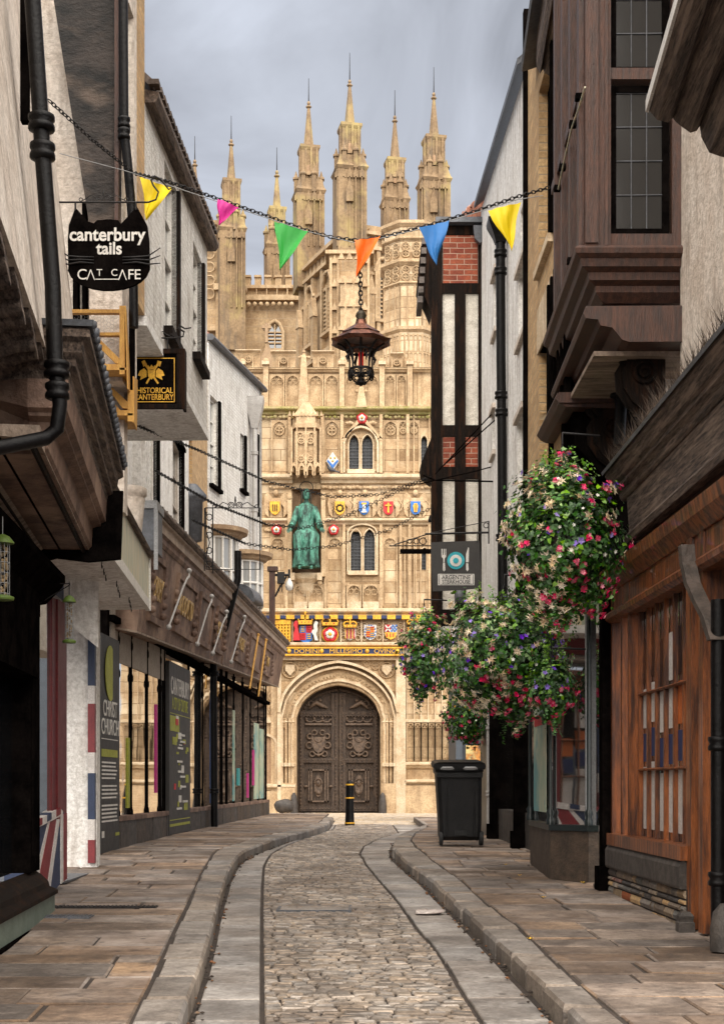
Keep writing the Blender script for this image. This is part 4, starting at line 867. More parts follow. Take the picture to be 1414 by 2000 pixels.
# corner buttress
p0 = P(683, 690, 77.2); dt.box(p0.x - 1.1, p0.x + 1.1, 76.9, 79, 0, P(0, 505, 78).z); dt.box(p0.x - .5, p0.x + .5, 76.3, 79, 0, P(0, 560, 78).z, 1); dt.box(p0.x - 1.3, p0.x + 1.3, 76.7, 79, P(0, 512, 78).z, P(0, 505, 78).z, 1)
for dx in (-1.0, -.62, -.25, .25, .62, 1.0):
    dt.box(p0.x + dx - .06, p0.x + dx + .06, 76.74, 76.95, 5, P(0, 520 if abs(dx) > .5 else 570, 78).z, 1)
for yy in (530, 575, 620, 665):
    for dx in (-.8, -.43, 0, .43, .8): dt.prism([V((p0.x + dx - .17, 76.3 if abs(dx) < .5 else 76.85, P(0, yy, 78).z)), V((p0.x + dx + .17, 76.3 if abs(dx) < .5 else 76.85, P(0, yy, 78).z)), V((p0.x + dx, 76.3 if abs(dx) < .5 else 76.85, P(0, yy - 16, 78).z))], (0, -.12, 0), 1)
body.build('tower_body', M['cathedral'], tR); dt.build('buttresses', [M['cathedral'], M['stonep'], M['dglass']], tR)
tL = thing('cathedral_tower', 'second stone cathedral tower with three spired pinnacles above the white houses on the left', 'church tower', (-7, 92, .38), 'cathedral towers')
DL = {452: 90, 541: 95, 381: 98}
tower_parts(tL, [(381, 266, 320, 391, 9, 16, 450, 26, 440, 560), (541, 288, 341, 412, 9, 16.5, 470, 26, 450, 570), (452, 226, 280, 358, 9.5, 18, 430, 29, 418, 600)], lambda x: DL[x])
b2 = MB(); kk = 91 / FP
def lbox(x0, y0, x1, y1, d0, d1, mi=0): a = P(x0, y1, 91); b = P(x1, y0, 91); b2.box(a.x, b.x, 91 - d1, 91 - d0, a.z, b.z, mi)
lbox(400, 556, 640, 1530, -6, 0); lbox(425, 570, 480, 1530, 0, 1.0); lbox(421, 566, 484, 578, 0, 1.2, 1); lbox(455, 600, 478, 1530, 1, 1.5, 1); lbox(395, 440, 425, 1530, -4, .3); lbox(392, 436, 428, 444, -4, .5, 1)
lbox(478, 560, 640, 566, 0, .35, 1); lbox(478, 580, 640, 590, 0, .45, 1)
for k in range(5): x = 478 + k * 20; lbox(x, 541, x + 12, 560, -.4, .1, 0); lbox(x - 1, 539, x + 13, 543, -.4, .2, 1); lbox(x + 3, 562, x + 5, 580, 0, .3, 1)
for k in range(8): b2.ball(P(486 + k * 12, 594, 90.6), .16, 6, 1)
for k in range(5): b2.torus(P(410, 470 + k * 26, 90.5), .32, .06, (1, 0, 0), (0, 0, 1), 10, 4, 1)
lbox(400, 640, 424, 652, -4, .7, 1)
for x in (530, 545): b2.prism([P(x - 6, 680, 90.9), P(x + 6, 680, 90.9), P(x + 6, 645, 90.9), P(x, 636, 90.9), P(x - 6, 645, 90.9)], (0, .2, 0), 2); [lbox(x - 6, 650 + k * 7, x + 6, 652 + k * 7, .05, .25, 1) for k in range(4)]
for s_ in (-1, 1): b2.tube([P(537 + s_ * 16, 684, 90.8), P(537 + s_ * 16, 648, 90.8), P(537 + s_ * 9, 632, 90.8), P(537, 626, 90.8)], .12, 6, 1)
lbox(536.5, 636, 538.5, 684, .05, .3, 1); lbox(518, 684, 556, 690, 0, .4, 1)
b2.build('tower_body', [M['cathedral'], M['stonep'], M['dglass']], tL)
# gabled roof with cross between the parapet and the towers
ga = thing('stone_gable', 'small stone gable with a cross finial behind the gatehouse parapet', 'gable', P(522, 725, 60))
q = MB(); q.prism([P(498, 725, 60), P(544, 725, 60), P(524, 668, 60)], (0, 3, 0)); q.build('gable_wall', M['stonedark'], ga)
q = MB(); a = P(521, 640, 60); q.box(a.x - .06, a.x + .06, 59.9, 60.05, P(0, 670, 60).z, P(0, 632, 60).z); q.box(a.x - .2, a.x + .2, 59.92, 60.03, a.z - .05, a.z + .07); q.torus(a, .14, .035, (1, 0, 0), (0, 0, 1), 12, 5); q.build('cross_finial', M['stonedark'], ga)
# ================================================================ LEFT SIDE
def gable_windows(fc, root, wins, fm, gm, off=0, dep=.14, fw=.06): 
    for r, rows, cols in wins: window(fc, r, root, fm, gm, rows, cols, off, dep, fw)
def pipe(mb, pts, r, collars=(), n=12):
    mb.tube(pts, r, n)
    for c in collars: c = V(c); mb.lathe(c, [(r, -.05), (r * 1.35, -.045), (r * 1.35, -.02), (r * 1.1, 0), (r * 1.35, .02), (r * 1.35, .045), (r, .05)], n)
# -------- L0 : nearest plastered house, jettied, with timber shop canopy
h0 = thing('plaster_house', 'leaning cream plastered house with a coved timber shop canopy nearest the camera on the left', 'house', (-3, 10, .2))
u0 = Fac((-1.66, 6.6), (-2.34, 12.5), 1)
mb = MB()
def leanwall(mb, fc, t0, t1, zb0, zb1, zt, lean, off=0, th=.3, n=1):
    ps = [fc.pt(t0, zb0, off), fc.pt(t1, zb1, off), fc.pt(t1, zt, off - lean), fc.pt(t0, zt, off - lean)]; mb.prism(ps, -fc.n * th)
t0, t1 = u0.S(-60), u0.S(178)
leanwall(mb, u0, t0, t1, 3.95, 3.95, 9.6, .62)
mb.build('wall', M['plaster'], h0)
# far return of the near wall, recessed strip beyond the pipe
mb = MB()
for k in range(6):     # carved corbel ribs of the coved jetty
    t = u0.S(-30) + k * .62; zb = 3.97
    pts = []; inn = []
    for i in range(9):
        a = R(90 * i / 8); pts.append(u0.pt(t, zb + .05 - .75 * (1 - math.cos(a)) - .05, -.02 - .62 * math.sin(a)))
    for i, (r, o) in enumerate(((.1, 0), (.06, .14), (.08, .24), (.05, .36))):
        mb.tube([p + u0.u * o - V((0, 0, .04 * i)) for p in pts], r, 8)
mb.build('coved_corbels', M['oldwood'], h0)
mb = MB()
rings = []
for t in (t0, t1): rings.append([u0.pt(t, 3.95 - .8 * (1 - math.cos(R(90 * i / 8))), -.1 - .8 * math.sin(R(90 * i / 8))) for i in range(9)])
mb.loft(rings, 0, False, True, False); 
mb.build('cove', M['blackwood'], h0)
def cmit(mb, z, pr):
    cl = lambda o: max(o, -.35)
    mb.loft([[f0.pt(f0.len, z + dz, o) for o, dz in pr], [f0.pt(-cl(o), z + dz, o) for o, dz in pr], [f0.pt(-cl(o), z + dz, min(o, -.36)) for o, dz in pr]], 0, True, False)
# canopy / fascia of the shop
f0 = Fac((-1.64, 8.55), (-2.09, 12.45), 1)
mb = MB(); LT = f0.len; zt = CH + 890 * 8.55 / FP
prof = [(0.0, 0), (.02, -.02), (.02, -.06), (-.02, -.08), (-.03, -.14), (-.07, -.17), (-.07, -.21), (-.11, -.23), (-.12, -.28), (-.9, -.28), (-.9, 0)]
cmit(mb, zt, prof); mb.build('cornice', M['oldwood'], h0)
mb = MB(); cmit(mb, zt, [(.035, .0), (.045, .035), (-.6, .05), (-.6, .001), (.03, .001)])
for k in range(26): p = f0.pt(LT * k / 26, zt + .02, .035); mb.ball(p, .03 + .01 * random.random(), 6)
mb.build('lead_flashing', M['lead'], h0)
mb = MB()
z1 = zt - .28; z0 = CH + 475 * 12.4 / FP - .02
cmit(mb, z1, [(-.12, .0), (-.13, -.17), (-.17, -.19), (-.17, -.21), (-.24, -.23), (-.25, -.39), (-.28, -.42), (-.9, -.42), (-.9, 0)]); mb.build('fascia', M['fascia'], h0)
mb = MB()
zs = z1 - .42
cov = [(-.27, 0), (-.36, .02), (-.5, .03), (-.66, .0), (-.8, -.09), (-.92, -.24), (-1.0, -.24), (-1.0, .1), (-.27, .1)]
f0.mould(mb, -.05, LT - .02, zs, cov)
mb.build('boarded_soffit', M['soffitwood'], h0)
mb = MB()
for o, dz in ((-.3, -.01), (-.5, .02), (-.68, -.01), (-.86, -.16)): f0.mould(mb, -.06, LT - .02, zs + dz, [(o, .01), (o - .012, -.02), (o - .03, -.02), (o - .045, .01)])
mb.build('cover_strips', M['blackwood'], h0)
mb = MB()  # black end bracket of the canopy
f0.mould(mb, LT - .02, LT + .05, zs, [(.02, .52), (.0, -.07), (-.28, -.1), (-.55, -.07), (-.72, -.12), (-.86, -.24), (-.95, -.36), (-1.1, -.36), (-1.1, .5)]); mb.build('end_bracket', M['black'], h0)
# upper black side behind the pipe
w0 = Fac((-2.58, 9.4), (-2.80, 12.5), 1)
mb = MB(); w0.box(mb, -4, w0.len, 2.8, 4.6, -.3, 0); mb.build('dark_frieze', M['black'], h0)
mb = MB()
pt_ = w0.S(64); 
for o, t in ((.05, pt_ - .28), (.05, pt_ - .02)): w0.box(mb, t - .13, t + .1, .62, 3.1, -.2, o)
w0.box(mb, -4, pt_ - .4, 2.2, 2.9, -.2, .12)
for k in range(5): w0.box(mb, pt_ - .33 + k * .05, pt_ - .31 + k * .05, .75, 2.6, .05, .062)
w0.mould(mb, -4, pt_ + .1, 2.85, [(0, 0), (.1, .02), (.2, .12), (.26, .2), (.26, .26), (0, .3)])
mb.build('pilaster', M['black'], h0)
mb = MB(); w0.box(mb, -4, pt_ - .42, .62, 2.3, -.15, -.1); mb.build('shop_window', M['dglass'], h0)
mb = MB(); w0.mould(mb, -4, pt_ + .1, .42, [(.0, .0), (.2, .0), (.2, .03), (.13, .06), (.12, .1), (.06, .16), (0.0, .2)]); mb.build('sill_moulding', M['blackwood'], h0)
mb = MB(); w0.box(mb, -4, pt_ + .12, .22, .42, -.1, .17); mb.build('stallriser', M['sage'], h0)
mb = MB(); w0.box(mb, -4, pt_ + .14, .1, .24, -.1, .19); mb.build('plinth', M['black'], h0)
mb = MB(); a = P(44, 0, 8.35).x; mb.box(a, a + .045, 8.3, 8.36, P(0, 235, 8.3).z, 7); mb.build('narrow_window', M['black'], h0)
# near downpipe
D = 8.15
dp = thing('downpipe', 'thick black cast iron downpipe with a moulded collar bending left across the near plaster wall', 'drainpipe', P(85, 300, D), 'drainpipes')
mb = MB(); pts = [P(62, -40, D), P(80, 230, D), P(84, 300, D), P(104, 560, D), P(108, 700, D), P(118, 790, D), P(112, 838, D), P(90, 856, D), P(-30, 880, D - .3)]
mb.tube(pts, [.046] * 4 + [.046, .042, .042, .042, .042], 14)
for x, y, r in ((82, 240, .075), (84, 296, .072), (112, 722, .075), (113, 764, .07)): mb.lathe(P(x, y, D), [(.05, -.05), (r, -.04), (r, -.015), (.058, 0), (r, .015), (r, .04), (.05, .05)], 14)
mb.build('pipe', M['blackgloss'], dp)
# -------- L1 : jettied tall houses A (dark flank + white brick) with the flag painted shop below
h1 = thing('jettied_white_house', 'tall white brick house jettied over the lane with a dark weathered flank', 'house', (-3, 14, .2))
A0 = Fac((-2.17, 13.0), (-2.04, 18.9), 1)
ta, tb, tc_, te = 0, A0.S(283), A0.S(300), A0.S(405)
mb = MB()
# dark flank facing the camera
pf = [P(180, 470, 13.0), P(238, 470, 13.0), P(238, -60, 13.0), P(96, -60, 13.0)]; mb.prism(pf, (0, .25, 0))
mb.build('weathered_flank', mat('blackened flank', (.035, .025, .02), (.006, .005, .004), 1.6, .8, .8, 14, c3=(.14, .1, .075), grime=(.006, .005, .004), gs=1.5, gamt=.7, stretch=(1, 1, 1.6), detail=9), h1)
mb = MB(); mb.prism([P(176, 640, 13.2), P(240, 640, 13.2), P(240, 440, 13.2), P(190, 440, 13.2)], (0, .2, 0)); mb.prism([P(112, 640, 13.4), P(243, 640, 13.4), P(243, 1000, 13.4), P(112, 1000, 13.4)], (0, .2, 0)); 
mb.prism([P(100, 650, 13.45), P(190, 650, 13.45), P(190, 0, 13.45), P(70, 0, 13.45)], (0, .1, 0)); mb.build('flank_plaster', M['plaster'], h1)
mb = MB()
for px in (206, 258): w_ = .0; a = P(px - 7, 700, 13.35); b = P(px + 5, 560, 13.35); mb.box(a.x, b.x, 13.32, 13.4, P(0, 800, 13.35).z, P(0, 585, 13.35).z)
a = P(145, 0, 13.35); mb.box(a.x, a.x + .045, 13.3, 13.42, P(0, 760, 13.35).z, P(0, 425, 13.35).z); a = P(163, 0, 13.35); mb.box(a.x, a.x + .035, 13.3, 13.42, P(0, 760, 13.35).z, P(0, 400, 13.35).z)
a = P(190, 0, 13.35); mb.box(a.x, a.x + .05, 13.25, 13.44, P(0, 760, 13.35).z, P(0, 580, 13.35).z)
mb.build('timber_strips', M['black'], h1)
def Az(px, py, off=0): return A0.Z(px, py, off)
zj0, zj1 = Az(300, 690), Az(405, 845)
zj = CH + 685 * 18.9 / FP
wins = [A0.rect(322, 345, 310, 640), A0.rect(378, 394, 470, 690)]
ops = [w_ for w_ in wins]
mb = MB(); mb2 = MB()
A0.wall(mb2, A0.S(268), tb, zj, 9.4, 9.4, [], 0); mb2.build('wall', M['yellowbrick'], h1); mb2 = MB(); A0.wall(mb2, 0, A0.S(268) - .01, 5.0, 9.2, 9.4, [(A0.S(247), A0.S(262), 6.2, 8.6)], 0); mb2.build('wall', M['plaster'], h1)
A0.wall(mb, tb, te, zj, CH + 1330 * A0.pt(tb, 0).y / FP, CH + 1045 * 18.9 / FP, ops, 0, .1); mb.build('wall', M['whitebrick'], h1)
mb = MB(); A0.box(mb, tb, te, zj - .1, zj - .002, -1.4, .02); mb.build('jetty_soffit', M['white'], h1)
for r in wins: window(A0, r, h1, M['whitep'], M['pglass'], 4, 2, 0, .1, .05)
window(A0, (A0.S(247), A0.S(262), 6.2, 8.6), h1, M['whitep'], M['dglass'], 4, 2, 0, .12)
mb = MB()
for a, b, c, d in wins: A0.box(mb, a - .08, b + .08, c - .09, c, -.1, .1); A0.box(mb, b, b + .09, c, d, -.1, .04); mb.cut()
mb.pieces('sill', M['blackwood'], h1)
mb = MB(); zE0, zE1 = CH + 1330 * A0.pt(tb, 0).y / FP, CH + 1045 * 18.9 / FP
A0.mould(mb, tb, te + .1, zE0, [(-.3, 0), (.1, 0), (.14, .05), (.14, .1), (-.3, .2)], 0, zE1); A0.mould(mb, -.1, tb, 9.25, [(-.3, 0), (.12, 0), (.2, .08), (.2, .14), (-.3, .3)], 0, 9.4)
mb.build('eaves', M['oldwood'], h1)
mb = MB()
for (s0, s1, za, zb) in ((tb, te + .12, zE0, zE1), (-.1, tb, 9.3, 9.45)):
    q = [A0.pt(s0, za + .12, .1), A0.pt(s1, zb + .12, .1), A0.pt(s1, zb + 2.4, -2.4), A0.pt(s0, za + 2.4, -2.4)]; mb.prism(q, (0, 0, .09))
for k in range(24): p = A0.pt(tb + (te - tb) * k / 24, zE0 + (zE1 - zE0) * k / 24 + .15, .1); mb.box(p.x - .05, p.x + .05, p.y - .07, p.y + .07, p.z, p.z + .05)
mb.build('roof', M['oldtile'], h1)
# scrolled plaster console under A
mb = MB()
for k in range(4): A0.mould(mb, tb + .35 + k * .12, tb + .43 + k * .12, zj - .1, [(.02, 0), (0, -.25), (-.1, -.5), (-.28, -.6), (-.42, -.5), (-.45, 0)])
pass
# downpipe on A
dp = thing('downpipe', 'tall straight black downpipe fixed beside the dark flank of the white jettied house', 'drainpipe', P(243, 300, 12.9), 'drainpipes')
mb = MB(); pipe(mb, [P(241, -40, 12.9), P(243, 250, 12.9), P(251, 330, 12.92), P(260, 440, 12.95), P(262, 640, 12.95)], .042, [P(243, 240, 12.9), P(243, 262, 12.9)]); mb.build('pipe', M['blackgloss'], dp)
mb = MB(); a = P(232, 0, 13.05); mb.box(a.x - .015, a.x + .02, 12.93, 13.1, P(0, 460, 13).z, P(0, -50, 13).z); a = P(239, 0, 13.0); mb.build('corner_board', M['darkwood'], h1)
# shop below: union flag pillar and reveal
s1 = Fac((-2.93, 14.3), (-3.34, 19.0), 1)
sh = thing('souvenir_shop', 'small shopfront painted with a union flag beside the black pilaster', 'shop', (-3.1, 14.5, .35))
mb = MB()
zF = .33
def PX(x, y): return P(x, y, 14.3)
# flag painted stallriser: red frame, blue, white, red diagonals; faces camera and slightly the lane
fr = Fac((-3.0, 12.9), (-2.93, 14.4), 1)
def fpoly(mb_, pts, o0, o1, mi=0): fr.poly(mb_, pts, o0, o1, mi)
base = [(72, 1775), (130, 1715), (130, 1590), (116, 1580), (72, 1612)]
fpoly(mb, base, -.3, .0, 0)
fpoly(mb, [(72, 1700), (95, 1605), (104, 1600), (84, 1745), (78, 1768), (72, 1775)], -.05, .004, 2); fpoly(mb, [(80, 1700), (100, 1602), (112, 1600), (90, 1752), (80, 1764)], -.05, .008, 1)
fpoly(mb, [(112, 1600), (118, 1600), (98, 1745), (90, 1752)], -.05, .011, 2)
fpoly(mb, [(125, 1590), (132, 1588), (132, 1716), (125, 1722)], -.05, .014, 1); fpoly(mb, [(121, 1592), (125.5, 1590), (125.5, 1722), (121, 1726)], -.05, .013, 2)
fpoly(mb, [(72, 1604), (118, 1578), (124, 1584), (124, 1592), (72, 1618)], -.05, .02, 2)
for k in range(3): fpoly(mb, [(76 + k * 18, 1602 - k * 10), (84 + k * 18, 1597 - k * 10), (84 + k * 18, 1610 - k * 10), (76 + k * 18, 1615 - k * 10)], -.05, .025, 0 if k % 2 else 1)
mb.build('flag_panel', [M['unionblue'], M['unionred'], M['unionwhite']], sh)
mb = MB(); fr.box(mb, fr.S(104), fr.S(132), zF + .6, P(0, 1180, 14.3).z, -.12, -.004); fr.box(mb, fr.S(112), fr.S(117), zF + .6, P(0, 1180, 14.3).z, -.004, .01); mb.build('door_post', M['reda'], sh)
mb = MB(); a, b = P(70, 0, 14.2).x, P(104, 0, 14.2).x; fr.box(mb, -.5, fr.S(104), 1.0, 3.25, -.06, -.03); mb.build('shop_window', M['shopglass'], sh)
mb = MB(); q0 = P(72, 0, 13.2)
for k, (y0, y1) in enumerate(((1180, 1240), (1240, 1340), (1340, 1500), (1500, 1560), (1560, 1610))): mb.box(q0.x - .02, q0.x + .02, 13.16, 13.2, P(0, y1, 13.2).z, P(0, y0, 13.2).z, (1, 2, 0, 2, 1)[k])
mb.build('painted_post', [M['unionblue'], M['unionred'], M['unionwhite']], sh)
mb = MB(); a, b = P(131, 0, 16.6).x, P(190, 0, 16.6).x; mb.box(a - .6, b, 16.6, 16.8, g(16) + .1, P(0, 1180, 16.6).z); mb.build('side_wall', M['white'], sh)
mb = MB(); mb.box(-4.2, -3.0, 14.5, 16.7, g(15) + .118, g(15) + .14); mb.build('threshold', M['lead'], sh)
mb = MB(); x = P(186, 0, 16.8).x
for k, (y0, y1, c) in enumerate(((1080, 1340, 0), (1340, 1375, 2), (1375, 1470, 1), (1470, 1510, 2), (1510, 1600, 0), (1600, 1640, 2), (1640, 1685, 1))): mb.box(x - .03, x + .05, 16.52, 16.6, P(0, y1, 16.6).z, P(0, y0, 16.6).z, c)
mb.build('painted_post', [M['unionblue'], M['unionred'], M['unionwhite']], sh)
# white soffit with flag fragments, tilted canopy
cn = Fac((-2.28, 12.95), (-2.53, 17.0), 1)
mb = MB(); zc = CH + 445 * 13 / FP
cn.mould(mb, 0, cn.len, zc, [(0, 0), (0, .12), (-1.6, .12), (-1.6, -.12), (-.75, -.02)]); mb.build('canopy_soffit', M['white'], sh)
mb = MB()   # painted cove panels between soffit and post
def quadp(pts, mi): mb.prism(pts, (-.02, .02, 0), mi)
def soff(px, py, z_): D_ = (z_ - CH) * FP / (HZ - py); return P(px, py, D_)
zq = zc - .13
cols = [(78, 100, 1), (100, 106, 2), (106, 124, 0), (124, 128, 2), (128, 138, 1), (138, 142, 2), (142, 166, 0), (166, 173, 2), (173, 190, 1)]
for x0, x1, c in cols:
    f0_ = lambda x: 1082 + (x - 78) * .86; f1_ = lambda x: 1138 + (x - 78) * .77
    D_ = lambda x: 13.0 + (x - 78) * .03
    mb.prism([P(x0, f1_(x0), D_(x0)), P(x1, f1_(x1), D_(x1)), P(x1, f0_(x1), D_(x1)), P(x0, f0_(x0), D_(x0))], (0, .05, 0), c)
mb.build('painted_cove', [M['unionblue'], M['unionred'], M['unionwhite']], sh)
mb = MB(); mb.prism([P(70, 1165, 14.25), P(192, 1265, 14.6), P(192, 1085, 14.6), P(70, 1070, 14.25)], (0, .05, 0)); mb.build('cove_board', M['white'], sh)
mb = MB(); cn.box(mb, .02, cn.len, zc - .01, zc + .1, -.03, .02); cn.box(mb, cn.len - .04, cn.len + .02, zc - .02, zc + .62, -.03, .03); mb.build('sign_frame', M['whitep'], sh)
mb = MB(); cn.box(mb, .02, cn.len - .04, zc + .1, zc + .6, -.05, .01); mb.build('painted_fascia_sign', M['signcream'], sh)
mb = MB(); cn.mould(mb, 0, cn.len, zc + .6, [(.05, 0), (.07, .03), (.03, .08), (-.3, .14), (-.3, 0)]); mb.build('weathered_top', M['oldwood'], sh)
mb = MB()
for k in range(9):
    t = .3 + k * .42; p = cn.pt(t, zc - .02, -.1 - .03 * (k % 3)); mb.torus(p + V((0, 0, -.03)), .03, .005, cn.u, (0, 0, 1), 8, 4, 0, R(90), R(360)); mb.cut()
mb.pieces('hook', M['iron'], sh)
# round capped flue, lead planter box beside
mb = MB(); c = P(255, 975, 16.6); mb.lathe(c, [(.12, -.5), (.17, .0), (.16, .02), (.19, .04), (.19, .12), (.15, .14)], 20); o = mb.build('bay_base', M['plaster'], sh)
mb = MB(); a = P(268, 1075, 18.3); b = P(305, 978, 18.3); mb.box(a.x, b.x, 18.3, 18.9, a.z, b.z - .1); mb.build('lead_box', M['lead'], sh)
mb = MB(); mb.box(a.x - .01, b.x + .02, 18.27, 18.92, b.z - .1, b.z); mb.box(b.x - .02, b.x + .03, 18.26, 18.3, a.z - .25, b.z - .1); mb.build('lead_box_lid', M['grey'], sh)

# -------- L2 : long shopfront with carved fascia
h2 = thing('long_shopfront', 'long glazed shopfront with slim iron columns under a carved brown fascia, left side', 'shop', (-3, 28, .5))
S = Fac((-3.34, 19.0), (-2.58, 39.7), 1)
mb = MB()
FB0, FB1 = CH + 305 * 19 / FP, CH + 200 * 39.7 / FP
FT0, FT1 = 5.12, 5.25
def lerp(a, b, t): return a + (b - a) * t
OF = .38
fl = S.len + .15; tI = S.S(445, OF)
mb = MB()
pfz = lambda t: (lerp(FB0, 4.05, t / fl))
def fasc(t0, t1, mb):
    a, b = pfz(t0), pfz(t1)
    mb.loft([[S.pt(t, zz, o) for o, zz in ((OF - .12, z), (OF + .02, lerp(FT0, FT1, t / fl) - .38), (-.2, lerp(FT0, FT1, t / fl) - .38), (-.2, z))] for t, z in ((t0, a), (t1, b))], 0, True, False)
fasc(.55, tI - .12, mb); fasc(tI + .12, fl, mb); mb.build('fascia', M['fascia'], h2)
mb = MB()
for t0, t1 in ((.4, tI - .08), (tI + .08, fl + .05)):
    za, zb = lerp(FT0, FT1, t0 / fl), lerp(FT0, FT1, t1 / fl)
    S.mould(mb, t0, t1, za, [(-.2, -.39), (OF + .03, -.39), (OF + .06, -.34), (OF + .06, -.27), (OF + .1, -.24), (-.2, -.24)], 0, zb)
    S.mould(mb, t0, t1, za, [(-.2, -.239), (OF + .1, -.239), (OF + .1, -.12), (OF + .14, -.1), (OF + .14, -.07), (-.2, -.07)], 1, zb)
    S.mould(mb, t0, t1, za, [(-.2, -.069), (OF + .16, -.069), (OF + .2, -.02), (OF + .2, .02), (.1, .09), (-.2, .1)], 2, zb)
for k in range(60):
    t = .5 + k * (fl - .6) / 60; za = lerp(FT0, FT1, t / fl); S.box(mb, t, t + .02, za + .022, za + .05, .1, OF + .19, 2)
mb.build('cornice', [M['fascia'], mat('faded cream moulding', (.42, .32, .24), (.3, .22, .17), 3, .7, .3, 22, grime=(.12, .09, .07)), M['oldwood']], h2)
mb = MB()
for t0, t1 in ((.5, tI - .12), (tI + .12, fl)):
    mb.prism([S.pt(t0, pfz(t0) - .012, OF - .1), S.pt(t1, pfz(t1) - .012, OF - .1), S.pt(t1, pfz(t1) + .06, -.1), S.pt(t0, pfz(t0) + .06, -.1)], (0, 0, -.03))
mb.build('soffit', M['soffitwood'], h2)
# carved panels on the fascia
pans = [(300, 322, 'CASEY'), (347, 383, '& CO LTD'), (391, 416, ''), (424, 440, 'EST'), (464, 484, 'ROSE'), (489, 512, ''), (517, 532, 'TEA')]
for i, (x0, x1, tx) in enumerate(pans):
    a, b = S.S(x0, OF), S.S(x1, OF); m_ = (a + b) / 2; z = pfz(m_); zt_ = lerp(FT0, FT1, m_ / fl) - .38; h = zt_ - z
    mb = MB()
    def fo(zz): return OF - .12 + .14 * (zz - z) / h
    def pan(q0, q1, c0, c1, d, mb=mb): 
        mb.loft([[S.pt(t, zz, fo(zz) + dd) for zz, dd in ((c0, -.01), (c0, d), (c1, d), (c1, -.01))] for t in (q0, q1)], 0, True, False)
    pan(a, b, z + h * .13, z + h * .2, .06); pan(a, b, z + h * .8, z + h * .87, .05); pan(a, a + .05, z + h * .2, z + h * .8, .05); pan(b - .05, b, z + h * .2, z + h * .8, .05); pan(a + .06, b - .06, z + h * .22, z + h * .78, .02)
    if i not in (2, 5):
        for s_ in (a, b):
            for q in range(5): mb.ball(S.pt(s_ + random.uniform(-.06, .06), z + h * (.25 + .12 * q), fo(z + h * .4) + .05), .06, 6)
    pn = mb.build('carved_panel', M['fascia'], h2)
    if tx: text(None, tx, S.pt(m_, z + h * .5, fo(z + h * .5) + .035), S.u, V((0, 0, 1)) + S.n * .14, h * .36, M['oldgold'], pn, .012, 'lettering', sx=min(1, (b - a) * .8 / (h * .36 * .62 * max(len(tx), 1))))
# glazing, columns, stone base, boards
mb = MB(); S.box(mb, 0, S.len, .9, 4.1, -.1, -.05)
mb.build('shop_window', M['shopglass'], h2)
mb = MB(); S.box(mb, .25, S.S(328), 3.02, 4.1, -.049, -.035); mb.build('blind', M['blind'], h2)
mb = MB()
t = 0
while t < S.len:
    dt_ = .62; z0 = g(S.pt(t, 0).y); e_ = min(t + dt_ - .02, S.len + .1)
    S.box(mb, t, e_, .3, z0 + .48, -.3, .004 + .016 * random.random()); t += dt_
mb.build('stone_base', M['slategrey'], h2)
mb = MB(); S.box(mb, 0, S.len, .83, .9, -.12, .026); mb.build('sill', M['fascia'], h2)
def column(px, w=.028, top=3.55):
    if px > 390: w = .018
    t = S.S(px); z0 = .9; mb = MB(); c = S.pt(t, z0, -.05)
    zt_ = top if px < 330 else 3.75
    mb.lathe(c, [(w * 1.5, 0), (w * 1.5, .05), (w * 1.1, .09), (w, .14), (w, zt_ - z0 - .75), (w * 1.5, zt_ - z0 - .72), (w * 1.5, zt_ - z0 - .66), (w, zt_ - z0 - .62), (w, zt_ - z0 - .3), (w * 1.4, zt_ - z0 - .26), (w * 1.4, zt_ - z0 - .2), (w * .9, zt_ - z0 - .15), (w * .9, zt_ - z0 + .3)], 12)
    for s_ in (-1, 1): mb.torus(S.pt(t + s_ * .13, zt_ - .12, -.03), .13, .014, S.u, (0, 0, 1), 8, 5, 0, R(90) if s_ > 0 else R(0), R(180) if s_ > 0 else R(90))
    mb.build('iron_column', M['black'], h2)
for px in (237, 262, 293, 318, 401, 461, 478, 493, 508, 519): column(px)
mb = MB()
for px, w_ in ((326, .12), (374, .08), (437, .28), (447, .2), (523, .1)): t = S.S(px); S.box(mb, t - w_ / 2, t + w_ / 2, .45, 4.1, -.1, -.032)
S.box(mb, .1, S.len, 3.52, 3.6, -.05, .04); mb.build('frame', M['black'], h2)
mb = MB(); t = S.S(420); S.box(mb, t - .25, t + .3, .95, 3.4, -.049, -.035); mb.build('window_banner', M['blue'], h2)
mb = MB()
for px, z0, z1, w_ in ((505, .95, 2.9, .5), (515, .95, 2.8, .4), (461, .95, 3.0, .12)): t = S.S(px); S.box(mb, t - w_, t + w_, z0, z1, -.049, -.035); mb.cut()
mb.pieces('window_poster', M['poster'], h2)
mb = MB()
for px, z0, z1, c, w_ in ((311, 1.2, 2.6, 0, .05), (257, 1.0, 2.0, 1, .06), (499, 1.3, 2.2, 0, .12), (470, 1.3, 1.7, 2, .2), (234, .95, 1.4, 1, .03), (488, 1.0, 1.6, 0, .1)): t = S.S(px); S.box(mb, t - w_, t + w_, z0, z1, -.049, -.03, c); mb.cut()
mb.pieces('window_display', [flat('magenta print', (.5, .02, .2)), M['lime'], flat('teal print', (.03, .3, .3))], h2)
mb = MB(); mb.box(-4.4, -3.36, 18.95, 19.1, .3, 5.2); mb.build('end_pier', M['black'], h2)
